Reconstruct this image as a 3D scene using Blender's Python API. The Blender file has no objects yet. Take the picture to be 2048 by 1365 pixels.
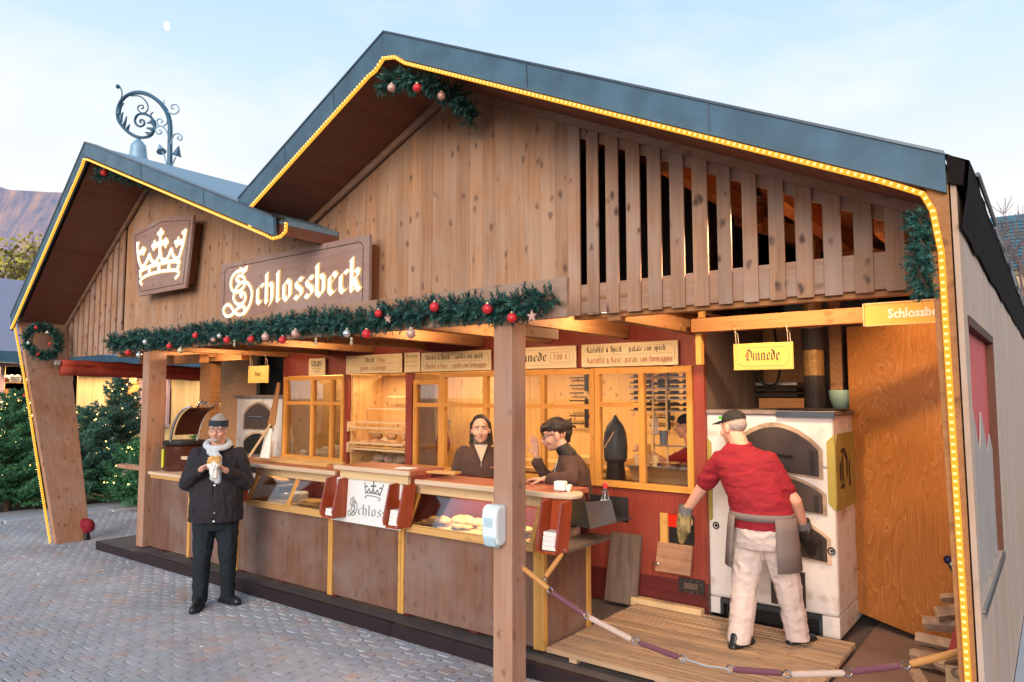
import bpy, bmesh, math, random
from mathutils import Vector, Matrix, Euler, noise
random.seed(7)
R = math.radians
SC = bpy.context.scene
COL = SC.collection

# ------------------------------------------------------------------ camera, world, sun, exposure
TH, PI = R(37.4), math.pi
PITCH = math.atan(110/1422)
CAMH = 1.95
cd = bpy.data.cameras.new('camera'); cam = bpy.data.objects.new('camera', cd); COL.objects.link(cam)
cd.lens = 25.0; cd.sensor_width = 36.0; cd.clip_start = 0.05; cd.clip_end = 5000
FW = Vector((-math.sin(TH), math.cos(TH), 0)); RT = Vector((math.cos(TH), math.sin(TH), 0)); UPV = Vector((0, 0, 1))
CF = FW*math.cos(PITCH) + UPV*math.sin(PITCH); CU = UPV*math.cos(PITCH) - FW*math.sin(PITCH)
cam.matrix_world = Matrix(((RT.x, CU.x, -CF.x, 0), (RT.y, CU.y, -CF.y, 0), (RT.z, CU.z, -CF.z, CAMH), (0, 0, 0, 1)))
SC.camera = cam
SC.view_settings.view_transform = 'Standard'; SC.view_settings.look = 'None'
SC.view_settings.exposure = 0.3; SC.view_settings.gamma = 1.0; SC.view_settings.use_curve_mapping = False
SC.cycles.max_bounces = 7; SC.cycles.transparent_max_bounces = 12; SC.cycles.diffuse_bounces = 4
SC.cycles.use_denoising = True
SC.cycles.sample_clamp_indirect = 6

SUN_EL, SUN_AZ = R(14), R(20)      # low, behind the photographer
w = bpy.data.worlds.new('World'); SC.world = w; w.use_nodes = True
nt = w.node_tree; nt.nodes.clear()
def N(t, **k):
    n = nt.nodes.new(t)
    for a, b in k.items(): setattr(n, a, b)
    return n
out = N('ShaderNodeOutputWorld'); bg = N('ShaderNodeBackground')
sky = N('ShaderNodeTexSky'); sky.sky_type = 'NISHITA'; sky.sun_disc = False
sky.sun_elevation = SUN_EL; sky.sun_rotation = R(180) - SUN_AZ; sky.air_density = 1.0; sky.dust_density = 1.5; sky.ozone_density = 1.2
tc = N('ShaderNodeTexCoord'); sep = N('ShaderNodeSeparateXYZ'); nt.links.new(tc.outputs['Generated'], sep.inputs[0])
ramp = N('ShaderNodeValToRGB'); nt.links.new(sep.outputs[2], ramp.inputs[0])
cr = ramp.color_ramp; cr.elements[0].position = 0.0; cr.elements[0].color = (.92, .82, .79, 1)
cr.elements[1].position = 1.0; cr.elements[1].color = (.22, .42, .66, 1)
for p, c in ((.14, (.92, .87, .86, 1)), (.26, (.84, .87, .90, 1)), (.40, (.62, .79, .93, 1)), (.6, (.38, .61, .86, 1))):
    e = cr.elements.new(p); e.color = c
# thin cloud veils
mp = N('ShaderNodeMapping'); mp.inputs['Scale'].default_value = (1.6, 1.6, 4.5); mp.inputs['Location'].default_value = (.3, 2.1, .4)
nt.links.new(tc.outputs['Generated'], mp.inputs[0])
nz = N('ShaderNodeTexNoise'); nz.inputs['Scale'].default_value = 2.2; nz.inputs['Detail'].default_value = 7; nz.inputs['Roughness'].default_value = .52
nt.links.new(mp.outputs[0], nz.inputs['Vector'])
cl = N('ShaderNodeMapRange'); cl.inputs[1].default_value = .46; cl.inputs[2].default_value = .74; cl.inputs[3].default_value = 0; cl.inputs[4].default_value = .6
nt.links.new(nz.outputs[0], cl.inputs[0])
mixc = N('ShaderNodeMix', data_type='RGBA'); mixc.inputs[7].default_value = (.98, .94, .93, 1)
nt.links.new(cl.outputs[0], mixc.inputs[0]); nt.links.new(ramp.outputs[0], mixc.inputs[6])
# base: the Nishita sky scaled down, with the twilight gradient over it
sc1 = N('ShaderNodeMix', data_type='RGBA', blend_type='MULTIPLY'); sc1.inputs[0].default_value = 1; sc1.inputs[7].default_value = (.03, .03, .03, 1)
nt.links.new(sky.outputs[0], sc1.inputs[6])
add = N('ShaderNodeMix', data_type='RGBA'); add.inputs[0].default_value = .90
nt.links.new(sc1.outputs[2], add.inputs[6]); nt.links.new(mixc.outputs[2], add.inputs[7])
nt.links.new(add.outputs[2], bg.inputs[0]); bg.inputs[1].default_value = 1.02
nt.links.new(bg.outputs[0], out.inputs[0])

sd = bpy.data.lights.new('sun', 'SUN'); sun = bpy.data.objects.new('sun', sd); COL.objects.link(sun)
sd.energy = 2.6; sd.angle = R(38); sd.color = (1, .86, .73)
dirv = Vector((math.sin(SUN_AZ)*math.cos(SUN_EL), math.cos(SUN_AZ)*math.cos(SUN_EL), -math.sin(SUN_EL)))
dirv.x = -abs(dirv.x)
sun.rotation_euler = dirv.to_track_quat('-Z', 'Y').to_euler()

# ------------------------------------------------------------------ materials
def newmat(name):
    m = bpy.data.materials.new(name); m.use_nodes = True
    return m, m.node_tree, m.node_tree.nodes['Principled BSDF']
def flat(name, col, rough=.6, metal=0, emit=None, es=0, bump=0, bscale=60, var=0, vscale=6, spec=.4):
    m, t, b = newmat(name)
    b.inputs['Base Color'].default_value = (*col, 1); b.inputs['Roughness'].default_value = rough
    b.inputs['Metallic'].default_value = metal; b.inputs['Specular IOR Level'].default_value = spec
    if emit: b.inputs['Emission Color'].default_value = (*emit, 1); b.inputs['Emission Strength'].default_value = es
    L = t.links; tcn = t.nodes.new('ShaderNodeTexCoord')
    if var:
        n = t.nodes.new('ShaderNodeTexNoise'); n.inputs['Scale'].default_value = vscale; n.inputs['Detail'].default_value = 5
        L.new(tcn.outputs['Object'], n.inputs['Vector'])
        oi = t.nodes.new('ShaderNodeObjectInfo')
        ad = t.nodes.new('ShaderNodeMath'); ad.operation = 'MULTIPLY_ADD'; ad.inputs[1].default_value = .35; 
        L.new(oi.outputs['Random'], ad.inputs[0]); L.new(n.outputs[0], ad.inputs[2])
        mr = t.nodes.new('ShaderNodeMapRange'); mr.inputs[1].default_value = .35; mr.inputs[2].default_value = 1.0
        mr.inputs[3].default_value = 1-var; mr.inputs[4].default_value = 1+var
        L.new(ad.outputs[0], mr.inputs[0])
        mx = t.nodes.new('ShaderNodeVectorMath'); mx.operation = 'SCALE'; mx.inputs[0].default_value = col
        L.new(mr.outputs[0], mx.inputs['Scale']); L.new(mx.outputs[0], b.inputs['Base Color'])
    if bump:
        n2 = t.nodes.new('ShaderNodeTexNoise'); n2.inputs['Scale'].default_value = bscale; n2.inputs['Detail'].default_value = 6
        L.new(tcn.outputs['Object'], n2.inputs['Vector'])
        bp = t.nodes.new('ShaderNodeBump'); bp.inputs['Strength'].default_value = bump; bp.inputs['Distance'].default_value = .01
        L.new(n2.outputs[0], bp.inputs['Height']); L.new(bp.outputs[0], b.inputs['Normal'])
    return m
def wood(name, c1, c2, axis='Z', rough=.65, knots=.5, grey=None, greyamt=.4, grain=1.0, knotcol=None, tint=.25):
    """boards with grain along `axis`, knots, weathering; every object gets its own stretch of grain"""
    m, t, b = newmat(name); L = t.links; nn = t.nodes.new
    b.inputs['Roughness'].default_value = rough; b.inputs['Specular IOR Level'].default_value = .3
    tcn = nn('ShaderNodeTexCoord'); oi = nn('ShaderNodeObjectInfo')
    rv = nn('ShaderNodeVectorMath'); rv.operation = 'SCALE'; rv.inputs[0].default_value = (13.7, 7.3, 29.1); L.new(oi.outputs['Random'], rv.inputs['Scale'])
    ov = nn('ShaderNodeVectorMath'); ov.operation = 'ADD'; L.new(tcn.outputs['Object'], ov.inputs[0]); L.new(rv.outputs[0], ov.inputs[1])
    mpn = nn('ShaderNodeMapping'); s = {'X': (1.2, 26, 26), 'Y': (26, 1.2, 26), 'Z': (26, 26, 1.2)}[axis]
    mpn.inputs['Scale'].default_value = [q*grain for q in s]; L.new(ov.outputs[0], mpn.inputs[0])
    n1 = nn('ShaderNodeTexNoise'); n1.inputs['Scale'].default_value = 1; n1.inputs['Detail'].default_value = 6; n1.inputs['Roughness'].default_value = .6; n1.inputs['Distortion'].default_value = .6
    L.new(mpn.outputs[0], n1.inputs['Vector'])
    r1 = nn('ShaderNodeValToRGB'); r1.color_ramp.elements[0].position = .3; r1.color_ramp.elements[1].position = .7
    r1.color_ramp.elements[0].color = (*c2, 1); r1.color_ramp.elements[1].color = (*c1, 1); L.new(n1.outputs[0], r1.inputs[0])
    last = r1.outputs[0]
    if grey:
        n3 = nn('ShaderNodeTexNoise'); n3.inputs['Scale'].default_value = 2.3; n3.inputs['Detail'].default_value = 4; L.new(ov.outputs[0], n3.inputs['Vector'])
        mr = nn('ShaderNodeMapRange'); mr.inputs[1].default_value = .4; mr.inputs[2].default_value = .65; mr.inputs[4].default_value = greyamt; L.new(n3.outputs[0], mr.inputs[0])
        mx = nn('ShaderNodeMix'); mx.data_type = 'RGBA'; mx.inputs[7].default_value = (*grey, 1); L.new(mr.outputs[0], mx.inputs[0]); L.new(last, mx.inputs[6]); last = mx.outputs[2]
    if knots:
        mp2 = nn('ShaderNodeMapping'); s = {'X': (5.5, 9, 9), 'Y': (9, 5.5, 9), 'Z': (9, 9, 5.5)}[axis]
        mp2.inputs['Scale'].default_value = s; L.new(ov.outputs[0], mp2.inputs[0])
        wp = nn('ShaderNodeTexNoise'); wp.inputs['Scale'].default_value = 3; L.new(mp2.outputs[0], wp.inputs['Vector'])
        wa = nn('ShaderNodeVectorMath'); wa.operation = 'MULTIPLY_ADD'; wa.inputs[1].default_value = (.35, .35, .35); L.new(wp.outputs[1], wa.inputs[0]); L.new(mp2.outputs[0], wa.inputs[2])
        vo = nn('ShaderNodeTexVoronoi'); vo.inputs['Scale'].default_value = 1; vo.inputs['Randomness'].default_value = 1; L.new(wa.outputs[0], vo.inputs['Vector'])
        mr2 = nn('ShaderNodeMapRange'); mr2.inputs[1].default_value = .09; mr2.inputs[2].default_value = .23; mr2.inputs[3].default_value = knots; mr2.inputs[4].default_value = 0; L.new(vo.outputs['Distance'], mr2.inputs[0])
        mx2 = nn('ShaderNodeMix'); mx2.data_type = 'RGBA'; mx2.inputs[7].default_value = (*(knotcol or [q*.25 for q in c2]), 1)
        L.new(mr2.outputs[0], mx2.inputs[0]); L.new(last, mx2.inputs[6]); last = mx2.outputs[2]
    hs = nn('ShaderNodeHueSaturation'); mr3 = nn('ShaderNodeMapRange'); mr3.inputs[3].default_value = 1-tint; mr3.inputs[4].default_value = 1+tint
    L.new(oi.outputs['Random'], mr3.inputs[0]); L.new(mr3.outputs[0], hs.inputs['Value']); L.new(last, hs.inputs['Color'])
    L.new(hs.outputs[0], b.inputs['Base Color'])
    bp = nn('ShaderNodeBump'); bp.inputs['Strength'].default_value = .25; bp.inputs['Distance'].default_value = .004
    L.new(n1.outputs[0], bp.inputs['Height']); L.new(bp.outputs[0], b.inputs['Normal'])
    return m
def glassmat(name, tint=(1, 1, 1), refl=1.0):
    m = bpy.data.materials.new(name); m.use_nodes = True; t = m.node_tree; t.nodes.clear(); nn = t.nodes.new
    o = nn('ShaderNodeOutputMaterial'); mx = nn('ShaderNodeMixShader'); tr = nn('ShaderNodeBsdfTransparent'); gl = nn('ShaderNodeBsdfGlossy')
    fr = nn('ShaderNodeFresnel'); fr.inputs[0].default_value = 1.45; tr.inputs[0].default_value = (*tint, 1); gl.inputs['Roughness'].default_value = .02
    mu = nn('ShaderNodeMath'); mu.operation = 'MULTIPLY'; mu.inputs[1].default_value = refl; t.links.new(fr.outputs[0], mu.inputs[0])
    t.links.new(mu.outputs[0], mx.inputs[0]); t.links.new(tr.outputs[0], mx.inputs[1]); t.links.new(gl.outputs[0], mx.inputs[2]); t.links.new(mx.outputs[0], o.inputs[0])
    return m
def emis(name, col, s):
    m = bpy.data.materials.new(name); m.use_nodes = True; t = m.node_tree; t.nodes.clear()
    o = t.nodes.new('ShaderNodeOutputMaterial'); e = t.nodes.new('ShaderNodeEmission'); e.inputs[0].default_value = (*col, 1); e.inputs[1].default_value = s
    t.links.new(e.outputs[0], o.inputs[0]); return m

M = {}
TAN1, TAN2 = (.47, .265, .15), (.31, .155, .082)
M['plank'] = wood('plank_wood', TAN1, TAN2, 'Z', grey=(.42, .33, .27), greyamt=.35, knots=.75, knotcol=(.10, .055, .04), tint=.12)
M['slatwood'] = wood('slat_wood', (.44, .25, .155), (.28, .145, .085), 'Z', grey=(.40, .32, .28), greyamt=.5, knots=.88, knotcol=(.075, .04, .035), tint=.14)
M['beamx'] = wood('beam_wood_x', (.42, .24, .15), (.29, .15, .09), 'X', grey=(.40, .33, .30), greyamt=.4, tint=.1)
M['post'] = wood('post_wood', (.45, .235, .14), (.31, .145, .08), 'Z', knots=.6, grey=(.44, .34, .30), greyamt=.35, tint=.08, knotcol=(.13, .07, .05))
M['joist'] = wood('joist_wood', (.42, .21, .09), (.29, .13, .05), 'Y', knots=.5, tint=.1)
M['joistx'] = wood('joist_wood_x', (.50, .24, .09), (.34, .14, .05), 'X', knots=.5, tint=.1)
M['deckwood'] = wood('ceiling_boards', (.30, .15, .075), (.20, .095, .045), 'X', knots=.4, tint=.1)
M['soffit'] = wood('soffit_board', (.25, .095, .055), (.16, .060, .038), 'Y', knots=0, grey=(.17, .10, .08), greyamt=.5, tint=.05, grain=.4)
M['fascia'] = flat('fascia_slate_blue', (.060, .130, .195), .5, var=.35, vscale=5, bump=.35, bscale=9)
M['roof'] = flat('roof_sheet', (.20, .30, .38), .5, var=.1)
M['tarp'] = flat('black_tarp', (.016, .012, .012), .95, bump=1, bscale=8, spec=.1)
M['snow'] = flat('pale_edge', (.62, .66, .72), .6)
M['orange'] = wood('golden_frame_wood', (.70, .33, .075), (.56, .235, .045), 'Z', rough=.4, knots=.25, tint=.08)
M['orangex'] = wood('golden_frame_wood_x', (.70, .33, .075), (.56, .235, .045), 'X', rough=.4, knots=.25, tint=.08)
M['burg'] = wood('burgundy_boards', (.30, .050, .032), (.19, .032, .022), 'Z', rough=.5, knots=0, grey=(.30, .08, .05), greyamt=.4, tint=.04)
M['burgd'] = wood('burgundy_plinth', (.13, .020, .020), (.08, .013, .013), 'X', rough=.5, knots=0, tint=.05)
M['inner'] = wood('cabin_inner_boards', (.72, .48, .20), (.56, .34, .12), 'Z', knots=.6, tint=.05, knotcol=(.25, .10, .03))
M['alcove'] = wood('alcove_boards', (.70, .44, .19), (.54, .31, .12), 'Z', knots=.6, tint=.05, knotcol=(.25, .10, .03))
M['counter'] = wood('counter_panel', (.21, .105, .066), (.13, .060, .040), 'Z', rough=.5, knots=.35, grey=(.25, .18, .16), greyamt=.6, tint=.09, grain=.8)
M['ochre'] = wood('ochre_batten', (.66, .36, .10), (.52, .26, .06), 'Z', knots=.3, tint=.1)
M['ochrex'] = wood('ochre_rail', (.66, .38, .14), (.52, .28, .09), 'X', knots=.3, tint=.1)
M['cream'] = wood('cream_rail', (.70, .52, .30), (.56, .38, .20), 'X', knots=.2, tint=.06)
M['top'] = wood('counter_top_red', (.46, .15, .085), (.34, .10, .055), 'X', rough=.4, knots=0, tint=.05)
M['topedge'] = wood('counter_top_edge', (.74, .56, .40), (.60, .42, .28), 'X', rough=.45, knots=0, tint=.05)
M['grey_board'] = wood('grey_board', (.20, .145, .12), (.12, .085, .07), 'Z', knots=.2, tint=.1)
M['duck'] = wood('duckboard_slat', (.56, .38, .235), (.36, .225, .13), 'X', knots=.3, grey=(.30, .22, .17), greyamt=.7, tint=.16)
M['blackbeam'] = flat('dark_platform_paint', (.022, .012, .016), .5, bump=.3, bscale=20, var=.3)
M['platform'] = flat('platform_top', (.10, .085, .085), .7, var=.3)
M['felt'] = flat('brown_felt', (.20, .13, .105), .95, bump=.3, bscale=200, var=.22, vscale=4)
M['mahog'] = wood('mahogany_box', (.42, .075, .022), (.28, .045, .015), 'Z', rough=.32, knots=0, tint=.06)
M['mahoge'] = wood('mahogany_edge', (.34, .09, .075), (.25, .06, .05), 'Z', rough=.4, knots=0, tint=.06)
M['white'] = flat('white_plastic', (.80, .80, .80), .35)
M['paper'] = flat('white_paper', (.82, .82, .80), .8)
M['dispw'] = flat('dispenser_white', (.72, .80, .84), .25)
M['dispb'] = flat('dispenser_window', (.45, .62, .72), .15)
M['banner'] = flat('banner_white', (.76, .78, .78), .5, var=.04)
M['ink'] = flat('black_ink', (.03, .022, .02), .7)
M['inkg'] = flat('grey_ink', (.16, .16, .17), .6)
M['inkr'] = flat('red_brown_ink', (.36, .10, .05), .7)
M['inkf'] = flat('faint_ink', (.45, .32, .18), .7)
M['sign'] = wood('sign_cream_board', (.82, .66, .42), (.76, .58, .34), 'X', rough=.6, knots=0, tint=.04)
M['signy'] = flat('sign_yellow_board', (.70, .42, .10), .55, var=.04)
M['signbrown'] = wood('sign_brown_board', (.34, .20, .16), (.25, .14, .11), 'X', rough=.5, knots=.3, grey=(.36, .28, .26), greyamt=.5, tint=.04)
M['signbox'] = wood('sign_back_box', (.30, .12, .05), (.20, .08, .035), 'Z', knots=0)
M['lit'] = emis('backlit_letters', (1, .88, .70), 1.35)
M['litedge'] = emis('backlit_halo_edge', (1, .60, .22), .95)
M['rope'] = emis('rope_light_tube', (1, .40, .035), 1.15)
M['bulb'] = emis('rope_light_bulbs', (1, .66, .22), 1.7)
M['fairy'] = emis('fairy_lights', (1, .64, .20), 7.0)
M['steel'] = flat('brushed_steel', (.55, .53, .50), .3, 1, bump=.05, bscale=30)
M['dsteel'] = flat('dark_steel', (.10, .12, .15), .35, .8, var=.3)
M['iron'] = flat('black_iron', (.030, .024, .023), .6, .2, bump=.5, bscale=25, var=.25)
M['door_iron'] = flat('oven_door_iron', (.075, .055, .050), .55, .3, bump=.5, bscale=14, var=.3)
M['black'] = flat('black', (.010, .009, .009), .6)
M['chrome'] = flat('polished_metal', (.75, .74, .78), .18, 1)
M['glass'] = glassmat('window_glass', (1, .98, .95), .8)
M['vglass'] = glassmat('display_glass', (.97, .97, .98), .9)
M['redcloth'] = flat('red_awning_cloth', (.36, .045, .022), .7, bump=.6, bscale=12, var=.25)
M['amber'] = flat('amber_wood', (.55, .25, .09), .5)
M['baton_p'] = flat('plum_baton', (.17, .060, .085), .3)
M['baton_t'] = flat('honey_baton', (.56, .27, .085), .3)
M['baton_w'] = flat('pale_baton', (.58, .43, .36), .35)
M['bread'] = flat('bread_crust', (.46, .26, .13), .85, bump=1, bscale=30, var=.45, vscale=16)
M['bread2'] = flat('floured_crust', (.36, .24, .17), .9, bump=1, bscale=30, var=.5, vscale=18)
M['flat'] = flat('flatbread', (.72, .42, .15), .8, bump=1, bscale=25, var=.45, vscale=20)
M['dough'] = flat('floured_dough', (.80, .72, .60), .9, var=.08)
M['red'] = flat('red_bauble', (.62, .03, .04), .25)
M['pinkb'] = flat('rose_bauble', (.62, .38, .32), .3, .2)
M['silver'] = flat('silver_bauble', (.70, .72, .74), .2, .7)
M['gold'] = flat('champagne_ornament', (.66, .55, .36), .3, .3)
M['bow'] = flat('velvet_bow', (.22, .008, .022), .8)
M['brass'] = flat('brass_paint', (.30, .17, .06), .45, .4, bump=.6, bscale=40, var=.4, vscale=12)
M['teal'] = flat('green_ceramic', (.30, .44, .38), .35)
M['skin'] = flat('skin', (.66, .36, .25), .5, var=.07, vscale=30)
M['skin2'] = flat('skin_rosy', (.68, .36, .26), .5, var=.07, vscale=30)
M['hair_d'] = flat('dark_hair', (.022, .013, .011), .5, bump=1, bscale=60)
M['hair_g'] = flat('grey_hair', (.38, .33, .31), .8, bump=1, bscale=70, var=.2, vscale=40)
M['lip'] = flat('lips', (.42, .13, .10), .5)
M['eyew'] = flat('eye_white', (.70, .66, .62), .3)
M['navy'] = flat('navy_cloth', (.020, .032, .052), .8, bump=.4, bscale=120)
M['jacket'] = flat('dark_jacket', (.020, .018, .025), .85, bump=.5, bscale=26, var=.2, vscale=5)
M['trouser'] = flat('dark_trousers', (.009, .015, .022), .85, bump=.4, bscale=60, var=.25)
M['scarf'] = flat('pale_knit', (.58, .63, .68), .95, bump=1, bscale=90)
M['shoe'] = flat('black_leather', (.014, .018, .022), .3)
M['brownf'] = flat('brown_fleece', (.085, .045, .034), .95, bump=.6, bscale=60, var=.2, vscale=7)
M['beige'] = flat('beige_top', (.52, .42, .31), .9)
M['collar'] = flat('collar_grey_brown', (.14, .105, .085), .9)
M['polo'] = flat('crimson_polo', (.235, .010, .020), .85, bump=.4, bscale=40, var=.2, vscale=5)
M['pants'] = flat('pale_baker_trousers', (.62, .52, .49), .9, bump=.4, bscale=40, var=.07)
M['apron'] = flat('grey_apron', (.19, .155, .15), .9, bump=.3, bscale=60, var=.1)
M['cap'] = flat('black_cap', (.022, .020, .020), .8, bump=.3, bscale=90)
M['green'] = flat('green_logo', (.05, .55, .06), .5)
M['glove'] = flat('sooty_glove', (.33, .25, .11), .9, var=.7, vscale=14, bump=.8, bscale=30)
M['glovec'] = flat('glove_cuff', (.16, .15, .16), .9, bump=.5, bscale=70)
M['trunk'] = flat('bark', (.10, .07, .05), .9, bump=1, bscale=30, var=.3)
M['needle'] = flat('garland_needles', (.030, .115, .100), .55, var=.45, vscale=14)
M['fir'] = flat('fir_needles', (.055, .20, .085), .6, var=.55, vscale=5)
M['fir2'] = flat('fir_needles_blue', (.065, .17, .12), .6, var=.45, vscale=5)
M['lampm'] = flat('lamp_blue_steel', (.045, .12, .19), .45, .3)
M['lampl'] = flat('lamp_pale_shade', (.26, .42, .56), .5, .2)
M['concrete'] = flat('kerb_concrete', (.42, .44, .48), .85, var=.12, bump=.3, bscale=40)
M['purple'] = flat('neighbour_roof_sheet', (.26, .25, .34), .6, bump=.5, bscale=3, var=.06, vscale=1)
M['nwood'] = wood('neighbour_boards', (.82, .58, .30), (.70, .46, .21), 'Z', knots=.2, tint=.08)
M['mauve'] = flat('mauve_window_frame', (.34, .23, .27), .6)
M['twig'] = flat('bare_twig', (.17, .12, .12), .9)
M['log'] = flat('split_log', (.30, .21, .15), .9, bump=1, bscale=25, var=.5, vscale=15)
M['logend'] = flat('log_end', (.60, .44, .28), .9, var=.3, vscale=30)
M['brickr'] = flat('red_painted_board', (.42, .06, .06), .6, var=.1)
M['panelred'] = flat('panel_red', (.60, .085, .080), .6, var=.06, vscale=2)
M['panelgrey'] = flat('panel_grey', (.40, .34, .31), .7, var=.1, vscale=3)
M['framebr'] = wood('window_frame_brown', (.14, .055, .035), (.09, .035, .022), 'Z', knots=0)
M['sidewood'] = wood('side_wall_boards', (.58, .42, .32), (.47, .32, .235), 'Z', knots=.4, grey=(.50, .44, .41), greyamt=.5, tint=.07, knotcol=(.25, .17, .14))

# whitewashed oven with soot and scorch stains
def ovenmat():
    m, t, b = newmat('whitewashed_render'); L = t.links; nn = t.nodes.new
    b.inputs['Roughness'].default_value = .85
    tcn = nn('ShaderNodeTexCoord')
    n = nn('ShaderNodeTexNoise'); n.inputs['Scale'].default_value = 5; n.inputs['Detail'].default_value = 8; L.new(tcn.outputs['Object'], n.inputs['Vector'])
    r = nn('ShaderNodeValToRGB'); r.color_ramp.elements[0].position = .26; r.color_ramp.elements[0].color = (.46, .34, .24, 1)
    r.color_ramp.elements[1].position = .42; r.color_ramp.elements[1].color = (.76, .72, .70, 1); L.new(n.outputs[0], r.inputs[0]); L.new(r.outputs[0], b.inputs['Base Color'])
    n2 = nn('ShaderNodeTexNoise'); n2.inputs['Scale'].default_value = 22; n2.inputs['Detail'].default_value = 5; L.new(tcn.outputs['Object'], n2.inputs['Vector'])
    bp = nn('ShaderNodeBump'); bp.inputs['Strength'].default_value = .5; bp.inputs['Distance'].default_value = .012; L.new(n2.outputs[0], bp.inputs['Height']); L.new(bp.outputs[0], b.inputs['Normal'])
    return m
M['oven'] = ovenmat()
M['scorch'] = flat('scorch_stain', (.50, .37, .27), .9, var=.45, vscale=9)
M['niche'] = flat('olive_yellow_niche', (.36, .29, .07), .7, var=.2)
M['oventop'] = flat('oven_slab', (.26, .20, .18), .8, var=.35, vscale=6, bump=.5, bscale=20)
def plymat():
    m, t, b = newmat('rotary_plywood'); L = t.links; nn = t.nodes.new
    b.inputs['Roughness'].default_value = .35
    tcn = nn('ShaderNodeTexCoord'); mpn = nn('ShaderNodeMapping'); mpn.inputs['Scale'].default_value = (2.6, 2.6, .75); L.new(tcn.outputs['Object'], mpn.inputs[0])
    n = nn('ShaderNodeTexNoise'); n.inputs['Scale'].default_value = 1.3; n.inputs['Detail'].default_value = 2.2; n.inputs['Distortion'].default_value = 1.2; L.new(mpn.outputs[0], n.inputs['Vector'])
    mu = nn('ShaderNodeMath'); mu.operation = 'MULTIPLY'; mu.inputs[1].default_value = 16; L.new(n.outputs[0], mu.inputs[0])
    fr = nn('ShaderNodeMath'); fr.operation = 'FRACT'; L.new(mu.outputs[0], fr.inputs[0])
    r = nn('ShaderNodeValToRGB'); e = r.color_ramp.elements; e[0].position = 0; e[0].color = (.36, .135, .035, 1); e[1].position = .5; e[1].color = (.43, .165, .042, 1)
    q = e.new(.90); q.color = (.45, .18, .05, 1); q = e.new(.96); q.color = (.60, .29, .10, 1); q = e.new(1); q.color = (.36, .135, .035, 1)
    L.new(fr.outputs[0], r.inputs[0])
    n3 = nn('ShaderNodeTexNoise'); n3.inputs['Scale'].default_value = 2; n3.inputs['Detail'].default_value = 3; L.new(tcn.outputs['Object'], n3.inputs['Vector'])
    hs = nn('ShaderNodeHueSaturation'); mr = nn('ShaderNodeMapRange'); mr.inputs[3].default_value = .7; mr.inputs[4].default_value = 1.25; L.new(n3.outputs[0], mr.inputs[0]); L.new(mr.outputs[0], hs.inputs['Value'])
    L.new(r.outputs[0], hs.inputs['Color']); L.new(hs.outputs[0], b.inputs['Base Color'])
    return m
M['ply'] = plymat()
def pavermat():
    m, t, b = newmat('paver_concrete'); L = t.links; nn = t.nodes.new
    b.inputs['Roughness'].default_value = .92; b.inputs['Specular IOR Level'].default_value = .2
    geo = nn('ShaderNodeNewGeometry'); oi = nn('ShaderNodeObjectInfo'); tcn = nn('ShaderNodeTexCoord')
    # per-stone random: island inside the joined field, object random for single stones
    ad = nn('ShaderNodeMath'); ad.operation = 'ADD'; L.new(geo.outputs['Random Per Island'], ad.inputs[0]); L.new(oi.outputs['Random'], ad.inputs[1])
    fr = nn('ShaderNodeMath'); fr.operation = 'FRACT'; L.new(ad.outputs[0], fr.inputs[0])
    r = nn('ShaderNodeValToRGB'); e = r.color_ramp.elements; e[0].position = 0; e[0].color = (.38, .395, .45, 1); e[1].position = 1; e[1].color = (.46, .37, .33, 1)
    for p, c in ((.3, (.41, .41, .435, 1)), (.6, (.36, .365, .395, 1)), (.84, (.42, .405, .42, 1)), (.95, (.43, .355, .355, 1))):
        q = e.new(p); q.color = c
    L.new(fr.outputs[0], r.inputs[0])
    n = nn('ShaderNodeTexNoise'); n.inputs['Scale'].default_value = 1.1; n.inputs['Detail'].default_value = 6; L.new(geo.outputs['Position'], n.inputs['Vector'])
    mr = nn('ShaderNodeMapRange'); mr.inputs[1].default_value = .3; mr.inputs[2].default_value = .7; mr.inputs[3].default_value = .84; mr.inputs[4].default_value = 1.18; L.new(n.outputs[0], mr.inputs[0])
    hs = nn('ShaderNodeHueSaturation'); L.new(mr.outputs[0], hs.inputs['Value']); L.new(r.outputs[0], hs.inputs['Color']); L.new(hs.outputs[0], b.inputs['Base Color'])
    n2 = nn('ShaderNodeTexNoise'); n2.inputs['Scale'].default_value = 90; n2.inputs['Detail'].default_value = 5; L.new(geo.outputs['Position'], n2.inputs['Vector'])
    bp = nn('ShaderNodeBump'); bp.inputs['Strength'].default_value = .35; bp.inputs['Distance'].default_value = .004; L.new(n2.outputs[0], bp.inputs['Height']); L.new(bp.outputs[0], b.inputs['Normal'])
    return m
M['paver'] = pavermat()
M['joint'] = flat('joint_sand', (.085, .08, .085), .95, var=.3, vscale=3)
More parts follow.
